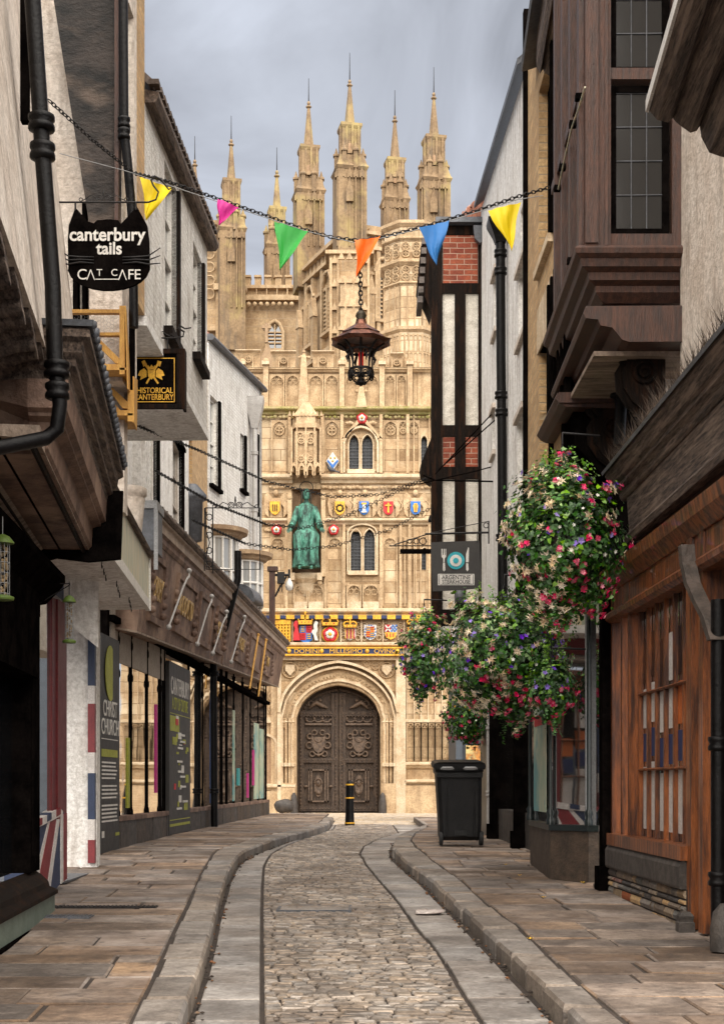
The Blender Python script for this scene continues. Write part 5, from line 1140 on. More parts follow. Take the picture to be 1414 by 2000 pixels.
# information boards
def board(px0, px1, ytop, ybot, name, label, kind):
    a, b = S.S(px0, .02), S.S(px1, .02); D_ = S.pt(a, 0).y; z1 = S.Z(px0, ytop, .02); z0 = g(D_) + .13
    o = thing(name, label, 'sign board', S.pt((a + b) / 2, z0, .1), 'charcoal notice boards on the long shopfront')
    m = MB(); S.box(m, a, b, z0, z1, -.03, .03); m.build('panel', M['board'], o)
    W = b - a; m = MB(); H = z1 - z0; mid = (a + b) / 2
    def tx(s_, fy, sz, mt, sx=None): 
        n_ = max(len(s_), 1); text(None, s_, S.pt(mid, z0 + H * fy, .031), S.u, (0, 0, 1), sz, mt, o, .003, 'lettering', sx=(W * .84) / (sz * .62 * n_) if sx is None else sx)
    if kind == 1:
        tx('CANTERBURY', .86, .42, M['whitep']); tx('A CITY OF CULTURE', .76, .3, M['lime'])
        S.box(m, a + .08, b - .08, z0 + H * .70, z0 + H * .705,   .03, .034, 0); S.box(m, a + .08, a + W * .45, z0 + H * .6, z0 + H * .69,   .03, .034, 0)
        for k in range(26): # map shapes and name tabs
            u = random.uniform(.1, .8); v = random.uniform(.12, .66); w_ = random.uniform(.04, .14); S.box(m, a + W * u, a + W * (u + w_), z0 + H * v, z0 + H * (v + random.uniform(.006, .05)), .03, .033 + .0005 * k, 0 if k % 3 else (2 if k % 4 == 0 else 1))
        for v in (.58, .54, .5, .42, .36, .33, .27, .18, .14): u = random.uniform(.3, .65); S.box(m, a + W * u, a + W * (u + .2), z0 + H * v, z0 + H * (v + .012), .03, .048, 1)
        S.box(m, a + .06, b - .06, z0 + H * .08, z0 + H * .085,   .03, .034, 0); S.box(m, a + .06, b - .06, z0 + H * .045, z0 + H * .06,   .03, .034, 0)
    else:
        tx('CHRIST', .66, .3, M['whitep']); tx('CHURCH', .575, .3, M['whitep'])
        m.cut(); m.lathe(S.pt(mid, z0 + H * .83, .03), [(W * .32, 0), (W * .32, .006)], 24, 0, True, 'x'); m.cut()
        S.box(m, a + .05, b - .1, z0 + H * .52, z0 + H * .524,   .03, .034, 1); S.box(m, a + .05, b - .12, z0 + H * .44, z0 + H * .475,   .03, .034, 0)
        for k in range(16):
            if k in (5, 10): continue
            S.box(m, a + .06, b - .12 - random.uniform(0, .15), z0 + H * (.41 - k * .018), z0 + H * (.418 - k * .018),   .03, .034, 1)
        S.box(m, a + .06, a + .2, z0 + H * .07, z0 + H * .1,   .03, .034, 1); S.box(m, b - .25, b, z0 + H * .07, z0 + H * .085,   .03, .034, 0)
    m.cut(); m.pieces('print', [M['lime'], M['whitep'], M['red']], o)
board(330, 371, 1290, 1630, 'notice_board', 'tall charcoal notice board with a lime map headed with the city name', 1)
board(196, 232, 1235, 1665, 'notice_board', 'narrow charcoal notice board with a lime roundel at the near end of the shopfront', 2)
# awning rods (white curved stays)
rods = [(370, 1115, 330, 1225, 0), (414, 1165, 386, 1258, 0), (443, 1195, 416, 1276, 0), (478, 1205, 452, 1293, 0)]
for i, (x0, y0, x1, y1, c) in enumerate(rods):
    o = thing('awning_stay', 'white iron awning stay hanging on the carved fascia, ' + ('nearest of four', 'second from the near end', 'third from the near end', 'farthest of the white four')[i], 'awning stay', S.hit(x0, y0, OF + .2), 'white awning stays')
    a = S.hit(x0, y0, OF + .2); b = S.hit(x1, y1, OF + .05); m = MB(); m.tube([a, a + V((0, -.03, -.1)), a.lerp(b, .15) + V((.03, -.1, 0)), a.lerp(b, .3), b], .017, 8); m.ball(b, .045, 8); m.ball(a, .045, 8); m.build('rod', M['greypipe'], o)
for i, (x0, y0, x1, y1) in enumerate(((505, 1240, 488, 1345), (520, 1250, 505, 1360))):
    o = thing('awning_pole', ('nearer', 'farther')[i] + ' thin yellow pole leaning on the far end of the carved fascia', 'pole', S.hit(x0, y0, OF + .15), 'yellow poles'); m = MB(); m.tube([S.hit(x0, y0, OF + .15), S.hit(x1, y1, OF + .05)], .022, 7); m.ball(S.hit(x0, y0, OF + .15), .04, 6); m.build('rod', M['pinewood'], o)
for px, ends in ((367, (1130, 1180)), (404, (1180, 1240))):
    pass
# black pipe in the middle of shopfront
dp = thing('downpipe', 'black downpipe cutting through the middle of the long carved fascia', 'drainpipe', S.pt(tI, 1, .1), 'drainpipes')
mb = MB(); pipe(mb, [S.pt(tI, 5.9, OF + .2), S.pt(tI, 5.35, OF + .2), S.pt(tI, 4.4, OF - .05), S.pt(tI, 4.0, .1), S.pt(tI, .5, .12)], .07, [S.pt(tI, 3.5, .12), S.pt(tI, 1.2, .12)]); mb.build('pipe', M['blackgloss'], dp)
# -------- upper walls behind the fascia: plaster P, yellow strip, white house B, far gable end
Pw = Fac((-3.28, 18.6), (-3.6, 34.2), 1)
hp = thing('plaster_house', 'cream plastered house with tall sash windows above the carved fascia on the left', 'house', (-3.5, 24, 5.3), None)
wins = [Pw.rect(338, 355, 845, 1095), Pw.rect(296, 306, 800, 1040), Pw.rect(276, 292, 790, 1040)]
mb = MB(); tY = Pw.S(369); tYe = Pw.S(407)
Pw.wall(mb, 0, tY, 4.6, 10.3, 10.6, wins, 0, .12); mb.build('wall', M['white'], hp)
for r in wins: window(Pw, r, hp, M['blind'], M['pglass'], 4, 2, 0, .12)
mb = MB()
for a, b, c, d in wins[:2]: Pw.box(mb, b, b + .12, c, d, -.05, .05); Pw.box(mb, a - .1, b + .1, d, d + .06, -.05, .08); mb.cut()
mb.pieces('shutter', M['black'], hp)
mb = MB(); Pw.box(mb, 2.2, 3.2, 5.0, 8.3, .0, .12); [Pw.box(mb, 2.3 + k * .22, 2.4 + k * .22, 5.0, 8.3, .12, .17) for k in range(4)]; mb.build('fluted_pilaster', M['white'], hp)
hy = thing('yellow_brick_house', 'narrow yellow brick house between the plastered house and the white painted one', 'house', (-3.6, 31, 5.3))
mb = MB(); wy = Pw.rect(372, 378, 845, 930); Pw.wall(mb, tY, tYe, 4.6, 10.6, 11.2, [wy], -.02, .12); mb.build('wall', M['yellowbrick'], hy); window(Pw, wy, hy, M['black'], M['dglass'], 2, 1, -.02)
mb = MB(); p = Pw.hit(376, 975, .05); mb.lathe(p, [(.02, -.9), (.2, -.85), (.22, -.05), (.3, 0), (.3, .08), (.1, .3)], 12); mb.build('bay', M['lead'], hy)
B = Fac((-3.59, 33.6), (-2.72, 39.0), 1)
hb = thing('white_painted_house', 'white painted brick house with two little bow windows above the far end of the fascia', 'house', (-3, 36, 5.3))
wB = [B.rect(411, 426, 770, 945), B.rect(470, 477, 845, 955), B.rect(503, 507, 850, 1010), B.rect(511, 515, 880, 1040), B.rect(504, 508, 1090, 1195), B.rect(512, 515, 1110, 1210)]
wB = [r for r in wB if r[1] < B.len - .02]
mb = MB(); zA = CH + 865 * 33.6 / FP; zB = CH + 765 * 39 / FP
B.wall(mb, 0, B.len, 4.6, zA, zB, wB, 0, .12); mb.prism([B.pt(B.len, 4.6, 0), B.pt(B.len, zB, 0), B.pt(B.len, zB, -3), B.pt(B.len, 4.6, -3)], B.u * -.3); mb.build('wall', M['whitebrick'], hb)
for i, r in enumerate(wB): window(B, r, hb, M['whitep'] if i == 0 else M['black'], M['pglass'] if i == 0 else M['dglass'], 4 if i == 0 else 2, 2 if i == 0 else 1)
mb = MB()
for a, b, c, d in wB[:2]: B.box(mb, b, b + .14, c, d + .02, -.04, .05); B.box(mb, a - .1, b + .15, c - .08, c, -.05, .1); mb.cut()
for a, b, c, d in wB[2:]: B.box(mb, a - .12, a, c, d, -.02, .06); mb.cut()
mb.pieces('shutter', M['black'], hb)
mb = MB(); B.mould(mb, -.05, B.len + .1, zA, [(-.2, 0), (.12, .0), (.15, .06), (.1, .14), (-.2, .16)], 0, zB); mb.build('coping', M['lead'], hb)
mb = MB(); mb.prism([B.pt(0, zA + .1, 0), B.pt(B.len, zB + .1, 0), B.pt(B.len, zB + 1.2, -3), B.pt(0, zA + 1.2, -3)], (0, 0, .1)); mb.build('roof', M['tile'], hb)
for px, yt, yb_, w_ in ((430, 1055, 1180, .55), (482, 1100, 1185, .5)):   # bow windows
    t = B.S(px); z1 = B.Z(px, yt); z0 = B.Z(px, yb_); c = B.pt(t, 0, 0)
    def arc(z, r, dp_): return [V((c.x, c.y, z)) + B.u * (r * math.cos(a)) + B.n * (dp_ * math.sin(a)) for a in [math.pi * k / 12 for k in range(13)]]
    m = MB(); m.loft([arc(z0, w_, .38), arc(z1, w_, .38)], 0, True, False); bw = m.build('bow_window', M['pglass'], hb)
    m = MB()
    for zz in (z0, z0 + (z1 - z0) * .5, z1): m.tube(arc(zz, w_ + .02, .4), .035, 6)
    for k in range(0, 13, 2): a_, b_ = arc(z0, w_ + .02, .4)[k], arc(z1, w_ + .02, .4)[k]; m.tube([a_, b_], .03 if k % 4 else .045, 6)
    m.build('frame', M['whitep'], bw)
    m = MB(); m.loft([arc(z1, w_ + .03, .42), arc(z1 + .05, w_ + .14, .52), arc(z1 + .12, w_ + .16, .56), arc(z1 + .14, w_ + .28, .66), arc(z1 + .24, w_ + .3, .68), arc(z1 + .3, w_ * .8, .3)], 0, True, False); m.build('hood', M['stonedark'], bw)
mb = MB(); t = B.S(480, .35); p = B.hit(480, 1165, .3)
rg = []
for tt in (-.5, .5): rg.append([p + B.u * tt + B.n * (.35 * math.cos(a)) + V((0, 0, .45 * math.sin(a) - .2)) for a in [math.pi * k / 10 for k in range(11)]])
mb.loft(rg, 0, True, True); mb.build('lead_hood', M['lead'], hb)
dp = thing('downpipe', 'pale lead downpipe with a hopper and rust stain at the corner of the white house', 'drainpipe', B.hit(498, 800, .15), 'drainpipes')
mb = MB(); p = B.hit(498, 800, .15); pipe(mb, [p, V((p.x, p.y, 5.4))], .07, [V((p.x, p.y, zz)) for zz in (7, 8.5, 10)]); mb.loft([[V((p.x + a * r, p.y + b * r, p.z + zz)) for a, b in ((-1, -1), (1, -1), (1, 1), (-1, 1))] for r, zz in ((.08, -.5), (.13, -.3), (.22, .1), (.24, .3))], 0, True, False); mb.build('pipe', M['greypipe'], dp)
# brown post and security camera beyond B
po = thing('timber_post', 'dark brown timber post at the far corner of the white house', 'post', P(530, 1200, 39.6)); mb = MB(); a = P(526, 1250, 39.6); b = P(537, 1115, 39.6); mb.box(a.x, b.x, 39.6, 39.8, a.z - .3, b.z); mb.box(a.x - .05, b.x + .08, 39.55, 39.85, b.z, b.z + .12); mb.build('post', M['darkwood'], po)
cv = thing('security_camera', 'white dome security camera on a black bracket beside the dark brown post', 'camera', P(564, 1130, 39.7)); D = 39.7
mb = MB(); mb.tube([P(538, 1123, D), P(566, 1123, D)], .04, 6); mb.tube([P(538, 1165, D), P(545, 1150, D), P(560, 1126, D)], .03, 6); mb.tube([P(565, 1112, D), P(565, 1130, D)], .035, 6); mb.box(P(542, 0, D).x, P(556, 0, D).x, D - .1, D + .1, P(0, 1140, D).z, P(0, 1118, D).z)
for x in (546, 551): mb.tube([P(x, 1138, D), P(x, 1156, D)], .012, 5)
mb.build('bracket', M['iron'], cv)
mb = MB(); mb.lathe(P(565, 1143, D), [(.02, -.16), (.09, -.12), (.105, -.04), (.11, .0), (.09, .08), (.04, .16), (.03, .2)], 14); mb.build('dome', M['whitep'], cv)
# ================================================================ RIGHT SIDE
def grooved(mb, fc, t0, t1, z, prof, mi=0): fc.mould(mb, t0, t1, z, prof, mi)
# -------- R0 nearest: plaster upper wall, big oak fascia, brown shopfront
r0 = thing('oak_shop_house', 'plastered house over a varnished brown oak shopfront, nearest on the right', 'house', (2.6, 11, .2))
RW = Fac((2.56, 8.0), (2.42, 14.3), -1)
mb = MB()
W2 = Fac((2.72, 8.0), (2.66, 12.0), -1); W2.wall(mb, 0, 4.0, 4.1, 10.5, 10.5, [], 0)
a = P(1318, 0, 12.02); mb.box(2.66, 3.2, 12.9, 13.1, 4.2, 7); mb.build('wall', M['plaster'], r0)
RF = Fac((2.50, 7.6), (2.45, 13.3), -1)
tF = RF.len; z0 = CH + 468 * 13.3 / FP
mb = MB(); RF.mould(mb, 0, tF - .12, z0, [(-.5, .06), (-.0, .0), (.03, -.02), (.05, .03), (.02, .07), (0, .09), (.02, .40), (-.5, .4)]); mb.build('fascia', M['oldwood'], r0)
mb = MB(); RF.mould(mb, 0, tF + .05, z0 + .402, [(-.5, 0), (.03, 0), (.05, .02), (.06, .06), (.1, .09), (.1, .12), (.13, .14), (.17, .2), (.19, .22), (.19, .27), (-.5, .3)]); mb.build('cornice', M['oldwood'], r0)
mb = MB(); RF.mould(mb, 0, tF + .06, z0 + .70, [(-.5, .03), (.2, -.03), (.215, -.06), (.225, -.03), (.2, .0), (-.5, .06)])
mb.build('lead_flashing', M['lead'], r0)
mb = MB(); RF.box(mb, 0, tF + .02, z0 - .02, z0 + .05, -1.0, -.1); mb.build('soffit', M['darkwood'], r0)
# bird spikes on the ledge
sp = thing('bird_spikes', 'dense strip of rusty bird spikes along the top of the near oak fascia', 'bird spikes', RF.pt(3, z0 + .76, 0)); tag(sp, kind=None)
mb = MB()
random.seed(3)
for k in range(2600):
    t = random.uniform(.2, tF); o = random.uniform(-.2, .16); b = RF.pt(t, z0 + .73, o); l = random.uniform(.1, .21)
    d = RF.u * random.uniform(-.06, .06) + RF.n * random.uniform(-.12, .12) + V((0, 0, l)); e1 = V((.003, 0, 0)); e2 = V((0, .003, 0))
    mb.add([b - e1, b + e1, b + e2, b + d], [(0, 1, 3), (1, 2, 3), (2, 0, 3)])
mb.build('spikes', mat('rusty wire', (.11, .075, .05), (.03, .02, .015), 9, .5, metal=.4), sp)
# shop front below
tA, tB = RW.S(1345), RW.S(1200)
zw0 = RW.Z(1345, 1660); zbase = g(11) + .12
mb = MB()
for px, w_ in ((1350, .16), (1372, .12), (1196, .1), (1215, .07), (1228, .05)): t = RW.S(px); RW.box(mb, t - w_ / 2, t + w_ / 2, .25, 3.32, -.15, .0 + w_ * .15)
RW.box(mb, 0, RW.S(1190), 2.96, 3.4, -.3, .0); RW.mould(mb, 0, RW.S(1193), 2.90, [(-.1, 0), (.03, 0), (.07, .03), (.08, .07), (.05, .1), (-.1, .12)])
RW.mould(mb, 0, RW.S(1193), 3.2, [(-.1, 0), (.02, 0), (.1, .1), (.12, .2), (-.1, .2)])
RW.box(mb, tA - .05, tB, zw0 - .08, zw0 + .03, -.12, .08)
mb.build('oak_frame', M['orangewood'], r0)
mb = MB(); n_ = 6
ww = MB()
for k in range(n_ + 1):
    t = lerp(RW.S(1338), RW.S(1234), k / n_); RW.box(mb, t - .016, t + .016, zw0 + .031, 2.95, -.1, -.06)
for z in (zw0 + .62, zw0 + 1.3): RW.mould(mb, RW.S(1338) + .0, RW.S(1234), z, [(-.1, 0), (-.058, 0), (-.045, .012), (-.058, .024), (-.1, .024)])
win = mb.build('window_bars', M['orangewood'], r0)
mb = MB(); RW.box(mb, RW.S(1342), RW.S(1230), zw0 + .03, 2.96, -.13, -.105); mb.build('pane', M['shopglass'], win)
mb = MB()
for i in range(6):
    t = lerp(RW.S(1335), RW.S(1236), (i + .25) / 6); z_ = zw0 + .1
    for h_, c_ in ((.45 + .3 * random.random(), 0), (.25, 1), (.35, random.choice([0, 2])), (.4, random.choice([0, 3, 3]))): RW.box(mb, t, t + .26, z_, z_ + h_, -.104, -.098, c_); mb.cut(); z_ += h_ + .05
mb.pieces('reflection_display_card', [M['unionwhite'], M['navy'], flat('orange card', (.5, .12, .02)), M['dglass']], r0)  # pale cards stand in for pane reflections, coloured ones for things inside
mb = MB(); RW.mould(mb, tA - .02, RW.S(1198), zw0 - .30, [(-.15, 0), (.075, 0), (.085, .02), (.085, .17), (.06, .215), (-.15, .215)]); mb.build('stone_sill', M['slategrey'], r0)
# rubble brick plinth
mb = MB(); random.seed(11); zr0 = .1; zr1 = zw0 - .302
RW.box(mb, tA - .05, RW.S(1196), zr0, zr1, -.2, .03, 6)
z = zr0
while z < zr1 - .02:
    h = random.uniform(.045, .11); h = min(h, zr1 - z); t = tA - .03
    while t < RW.S(1197):
        w_ = random.uniform(.12, .42); e_ = min(t + w_ - .035, RW.S(1196)); c = random.choice([0, 0, 0, 1, 1, 2, 2, 3, 3, 4, 5])
        if e_ - t > .03: RW.mould(mb, t, e_, z, [(.0, .006), (.04 + random.random() * .01, .008), (.045 + random.random() * .012, h * .5), (.04, h - .01), (0, h - .006)], c)
        t += w_
    z += h
mb.build('rubble_plinth', [mat('flint stone', (.20, .15, .105), (.13, .095, .07), 8, .8, .5, 30, isl=.3), mat('tan stone', (.32, .23, .14), (.2, .14, .09), 8, .8, .5, 30, isl=.3), mat('dark stone', (.10, .085, .075), (.06, .05, .045), 8, .8, .5, 30, isl=.3), mat('grey stone', (.2, .18, .16), (.13, .12, .1), 8, .8, .5, 30, isl=.3), M['tile'], M['yellowbrick'], M['joint']], r0)
mb = MB(); 
for px, h in ((1186, .15), (1358, .16)): t = RW.S(px); c = RW.pt(t, g(11) + .1, .08); mb.loft([[V((c.x + a * r, c.y + b * r, c.z + zz)) for a, b in ((-1, -1), (1, -1), (1, 1), (-1, 1))] for r, zz in ((.06, 0), (.06, h * .5), (.05, h * .55), (.055, h * .8), (.03, h))], 0, True, False); mb.cut()
mb.pieces('kerb_stone', M['slategrey'], r0)
mb = MB(); t = RW.S(1372); RW.box(mb, 0, RW.S(1356), .2, 3.3, -.3, -.16); mb.build('dark_doorway', M['darkwood'], r0)
mb = MB()  # curved bracket
pts = [RW.hit(x, y, .12) for x, y in ((1340, 1065), (1343, 1100), (1352, 1140), (1368, 1175), (1384, 1205), (1398, 1250))]
mb.loft([[p + V(q) for q in ((-.05, -.04, 0), (.05, -.04, 0), (.05, .06, 0), (-.05, .06, 0))] for p in pts], 0, True, False)
mb.build('curved_bracket', M['greyoak'], r0)
dp = thing('downpipe', 'thick black downpipe at the right edge below the curved oak bracket', 'drainpipe', RW.pt(RW.S(1404), 1, .1), 'drainpipes')
mb = MB(); c = RW.pt(RW.S(1430), 0, .1); pipe(mb, [V((c.x, c.y, .25)), V((c.x, c.y, 2.6))], .05, [V((c.x, c.y, 1.62)), V((c.x, c.y, .7))]); mb.build('pipe', M['blackgloss'], dp)
rs = thing('kerb_boulder', 'small weathered stone at the foot of the right edge downpipe', 'stone', V((c.x - .06, c.y - .1, .24)))
mb = MB(); mb.loft([[V((c.x + .02 + r * math.cos(a), c.y - .1 + r * math.sin(a), .22 + zz)) for a in [R(45 * k + 20) for k in range(8)]] for r, zz in ((.1, 0), (.1, .15), (.08, .26), (.03, .32))], 0, True, True); mb.build('stone', M['slategrey'], rs)
# near carved jetty at the upper right
j = thing('carved_jetty', 'weathered carved oak jetty end cut off by the upper right corner', 'jetty', (2.2, 9, 5.8))
JF = Fac((1.64, 6.0), (1.84, 9.2), -1)
mb = MB(); zz = CH + 1320 * 9.2 / FP
JF.mould(mb, 0, JF.len, zz, [(.0, .02), (.0, -.02), (-.05, -.08), (-.12, -.1), (-.15, -.07), (-.17, -.1), (-.26, -.17), (-.3, -.16), (-.32, -.13), (-.33, -.2), (-.38, -.3), (-.46, -.33), (-.56, -.34), (-1.4, -.36), (-1.4, .05), (-.0, .05)])
mb.build('moulded_beam', M['oldwood'], j)
mb = MB(); JF.box(mb, 0, JF.len + .02, zz - .02, zz + .055, .001, .02); mb.build('white_edge', M['whitep'], j)
# -------- R1 oriel
r1 = thing('oriel_house', 'dark timber oriel window with leaded lights jutting from a plastered house on the right', 'oriel house', (2.3, 13, .2))
OF_ = Fac((1.865, 12.0), (1.915, 14.3), -1)
zsill = CH + 1045 * 12 / FP; ztop = CH + 1610 * 12 / FP
def ox(px): return (px - CX) * 12 / FP
mb = MB()
xl, xr = ox(1146), ox(1357)
# camera-facing side: corner post, head, transom, right post
mb.box(ox(1140), ox(1190), 11.94, 12.08, zsill, ztop + 1); mb.box(ox(1140) - .0, ox(1165), 11.92, 11.94, zsill + .02, ztop + 1); mb.box(ox(1310), ox(1360), 11.96, 12.08, zsill, ztop + 1)
zt1 = CH + (HZ - 160) * 12 / FP; mb.box(ox(1190), ox(1310), 11.95, 12.08, zt1, CH + (HZ - 138) * 12 / FP); 
mb.box(ox(1178), ox(1184), 11.925, 11.94, zsill, ztop + 1)
t0, t1 = 0.02, OF_.len
k = 0; t = .02
while t < t1 - .05: OF_.box(mb, t, t + .08, zsill, ztop + 1, -.12, .02 + (.03 if k % 2 == 0 else 0)); t += .3; k += 1
OF_.box(mb, t0, t1, zt1, zt1 + .09, -.1, .03); OF_.box(mb, t0, t1, zsill, zsill + .12, -.1, .03)
mb.box(ox(1184), ox(1312), 11.97, 12.08, zsill, CH + (HZ - 459) * 12 / FP)
frm = mb.build('oriel_frame', M['darkwood'], r1)
for y0, y1, nm in ((168, 458, 4), (-200, 142, 5)):
    w_ = MB(); za, zb = CH + (HZ - y1) * 12 / FP, CH + (HZ - y0) * 12 / FP
    a, b = ox(1190), ox(1306)
    w_.box(a, b, 12.0, 12.05, za, za + .05); w_.box(a, b, 12.0, 12.05, zb - .05, zb); w_.box(a, a + .055, 12.0, 12.05, za + .05, zb - .05); w_.box(b - .055, b, 12.0, 12.05, za + .05, zb - .05)
    o = w_.build('leaded_window', M['black'], r1)
    w_ = MB(); w_.box(a + .05, b - .05, 12.025, 12.035, za + .04, zb - .04); w_.build('pane', M['lglass'], o)
    w_ = MB()
    for i in (1, 2): x = lerp(a + .055, b - .055, i / 3); w_.tube([V((x, 12.02, za + .05)), V((x, 12.02, zb - .05))], .006, 5)
    z = za + .05
    while z < zb - .1: z += .285; w_.tube([V((a + .05, 12.02, z)), V((b - .05, 12.02, z + .004))], .006, 5)
    w_.build('leading', M['lead'], o)
mb = MB(); OF_.box(mb, .1, t1, zsill + .1, ztop + 1, -.12, -.1); mb.box(xr - .05, xr + .1, 12.0, 14.3, zsill - .2, ztop + 1); mb.build('front_glass', M['lglass'], r1)
for k in range(5):
    for zz_ in (zsill + .5, zsill + 1.15):
        pass
# sill mouldings: return and front
SPR = [(-.9, 0), (.10, 0), (.13, -.03), (.12, -.07), (.07, -.10), (.05, -.16), (-.02, -.2), (-.04, -.27), (-.1, -.3), (-.11, -.35), (-.17, -.42), (-.9, -.42)]
mb = MB()
def mitre(prof, zz_, xr_=2.72):
    A_ = OF_.A; return [[OF_.pt(OF_.len + .15, zz_ + dz, o) for o, dz in prof], [V((A_.x - max(o, -.8), A_.y - max(o, -.8), zz_ + dz)) for o, dz in prof], [V((xr_, A_.y - max(o, -.8), zz_ + dz)) for o, dz in prof]]
mb.loft(mitre([(.0, .0), (.07, .0), (.1, -.03), (.09, -.07), (.045, -.1), (.03, -.16), (-.03, -.19), (-.04, -.25), (-.1, -.28), (-.11, -.33), (-.18, -.4), (-.8, -.4), (-.8, 0)], zsill), 0, True, False)
mb.build('moulded_sill', M['darkwood'], r1)
mb = MB(); OF_.mould(mb, -.05, OF_.len + .15, zsill - .3, [(.02, -.26), (.0, -.3), (-.1, -.31), (-.12, -.36), (-.22, -.38), (-.3, -.48), (-.36, -.5), (-.95, -.5), (-.95, -.2), (0, -.2)]); mb.build('lower_moulding', M['darkwood'], r1)
mb = MB(); mb.box(1.97, 2.9, 12.2, 14.4, zsill - .84, zsill - .8); mb.build('oriel_soffit', M['soffitwood'], r1)
# scrolled brackets
def scroll(x, D, zt_):
    m = MB(); pts = [(x + .42, zt_), (x + .12, zt_), (x + .02, zt_ - .08), (x + .04, zt_ - .18), (x + .1, zt_ - .25), (x + .05, zt_ - .34), (x + .06, zt_ - .48), (x + .14, zt_ - .6), (x + .24, zt_ - .68), (x + .28, zt_ - .8), (x + .24, zt_ - .88), (x + .3, zt_ - .98), (x + .42, zt_ - 1.0)]
    m.prism([V((a, D, b)) for a, b in pts], (0, .16, 0))
    m.tube([V((a - .008, D + .08, b)) for a, b in pts[1:-1]], .05, 6, 0)
    m.torus(V((x + .24, D - .01, zt_ - .35)), .09, .02, (1, 0, 0), (0, 0, 1), 14, 5); m.torus(V((x + .24, D - .01, zt_ - .35)), .04, .015, (1, 0, 0), (0, 0, 1), 10, 5)
    m.ball(V((x + .24, D + .06, zt_ - .95)), .11, 10)
    o = m.build('scrolled_bracket', M['blackwood'], r1)
scroll(2.18, 12.3, zsill - .6); scroll(2.14, 13.6, zsill - .75)
# rope & clips on the oriel corner
cb = thing('cable', 'pale cable draped down the front corner of the dark oriel through black clips', 'cable', OF_.pt(0, 8, .05))
mb = MB(); mb.tube([OF_.hit(1142, 170, .06), OF_.hit(1130, 210, .07), OF_.hit(1116, 250, .07), OF_.hit(1098, 330, .07), OF_.hit(1090, 370, .07)], .008, 6); c_ = mb.build('cord', M['signcream'], cb)
for x, y in ((1130, 190), (1118, 243), (1098, 327), (1088, 368), (1114, 510), (1089, 604)): mb = MB(); p = OF_.hit(x, y, .06); mb.box(p.x - .03, p.x + .03, p.y - .03, p.y + .03, p.z - .025, p.z + .025); mb.build('clip', M['black'], cb)
# pent cornice above at top (next bay further on)
mb = MB(); CF = Fac((1.76, 11.5), (1.99, 17.0), -1); zc_ = CH + 1360 * 16.2 / FP
CF.mould(mb, 2.2, 4.3, zc_, [(.02, .6), (.02, .02), (-.02, -.05), (-.05, .0), (-.07, -.04), (-.13, -.08), (-.14, -.03), (-.17, -.07), (-.22, -.1), (-.6, -.1), (-.6, .6)])
mb.build('eaves_moulding', M['oldwood'], r1)
mb = MB(); CF.mould(mb, 2.8, 5.0, zc_ + .35, [(.14, .02), (.15, .0), (.13, -.03), (-.5, .16), (-.5, .3)]); mb.build('eaves_slab', M['lead'], r1)
# shopfront under the oriel: black pilasters, curved glass bay, granite base
s2 = thing('black_shopfront', 'dark green and black shopfront with a splayed glass bay under the flower baskets', 'shop', (2.3, 15, .3))
G0 = Fac((2.42, 14.2), (2.06, 23.5), -1)
def gz(px, py, off=0): return G0.Z(px, py, off)
mb = MB(); G0.box(mb, 0, G0.len, 3.3, 3.9, -.4, .02); G0.box(mb, 0, G0.len, 2.9, 5.2, -.9, -.3); mb.build('fascia', M['black'], s2)
mb = MB()
P2 = [(1176, .16, .1), (1052, .3, .14), (1005, .16, .12), (958, .2, .1)]
for px, w_, o in P2: t = G0.S(px, o); z_ = g(G0.pt(t, 0).y); G0.box(mb, t, t + w_, z_ + .1, 3.35, -.3, o); G0.box(mb, t - .03, t + w_ + .03, z_ + .1, z_ + .35, -.3, o + .04); mb.cut()
mb.pieces('pilaster', M['black'], s2)
mb = MB()   # splayed granite base + glass
q = [G0.pt(G0.S(1168), 0, 0), P(1166, 0, 14.9), P(1095, 0, 14.9), P(1055, 0, 17.2), G0.pt(G0.S(1050), 0, -.3)]
q = [(2.44, 14.7), (2.32, 14.7), (1.98, 15.1), (1.99, 17.0), (2.5, 17.0)]
zb_ = g(15.5) + .1; mb.prism([V((x, y, zb_)) for x, y in q], (0, 0, .52)); mb.build('granite_base', M['slategrey'], s2)
mb = MB(); mb.prism([V((2.46 if x > 2.3 else x + .03, y + .03, zb_ + .58)) for x, y in q], (0, 0, 2.5)); mb.build('bay_glass', M['shopglass'], s2)
mb = MB(); mb.prism([V((x - .02, y - .02, zb_ + .521)) for x, y in q], (0, 0, .06)); mb.prism([V((x - .02, y - .02, zb_ + 3.0)) for x, y in q], (0, 0, .2))
for x, y in q[1:4]: mb.lathe(V((x, y, zb_ + .58)), [(.045, 0), (.045, .05), (.03, .08), (.045, .13), (.02, .17), (.02, 2.5)], 10)
mb.build('bay_frame', M['dgreen'], s2)
mb = MB(); mb.box(1.985, 1.992, 15.5, 16.6, zb_ + .7, zb_ + 1.9); mb.build('window_poster', M['poster'], s2)
mb = MB(); mb.box(1.979, 1.985, 15.6, 16.5, zb_ + 1.66, zb_ + 1.78); mb.build('poster_banner', M['red'], s2)
mb = MB()
for px0, px1 in ((1045, 1010), (1000, 962)):
    G0.box(mb, G0.S(px0), G0.S(px1), .95, 3.2, -.2, -.12); mb.cut()
mb.pieces('shop_window', M['shopglass'], s2)
mb = MB()
for px0, px1 in ((1045, 1010), (1000, 962)): G0.box(mb, G0.S(px0), G0.S(px1), .4, .95, -.3, -.02); mb.cut()
mb.pieces('stallriser', M['slategrey'], s2)
mb = MB(); G0.box(mb, .25, G0.len, 2.9, 3.3, -.3, -.05); mb.build('transom', M['dgreen'], s2)
mb = MB(); t = G0.S(1146); p = G0.hit(1147, 1100, .08); mb.box(p.x - .02, p.x + .02, p.y, p.y + .05, zb_, 3.2); mb.build('grey_strip', M['grey'], s2)
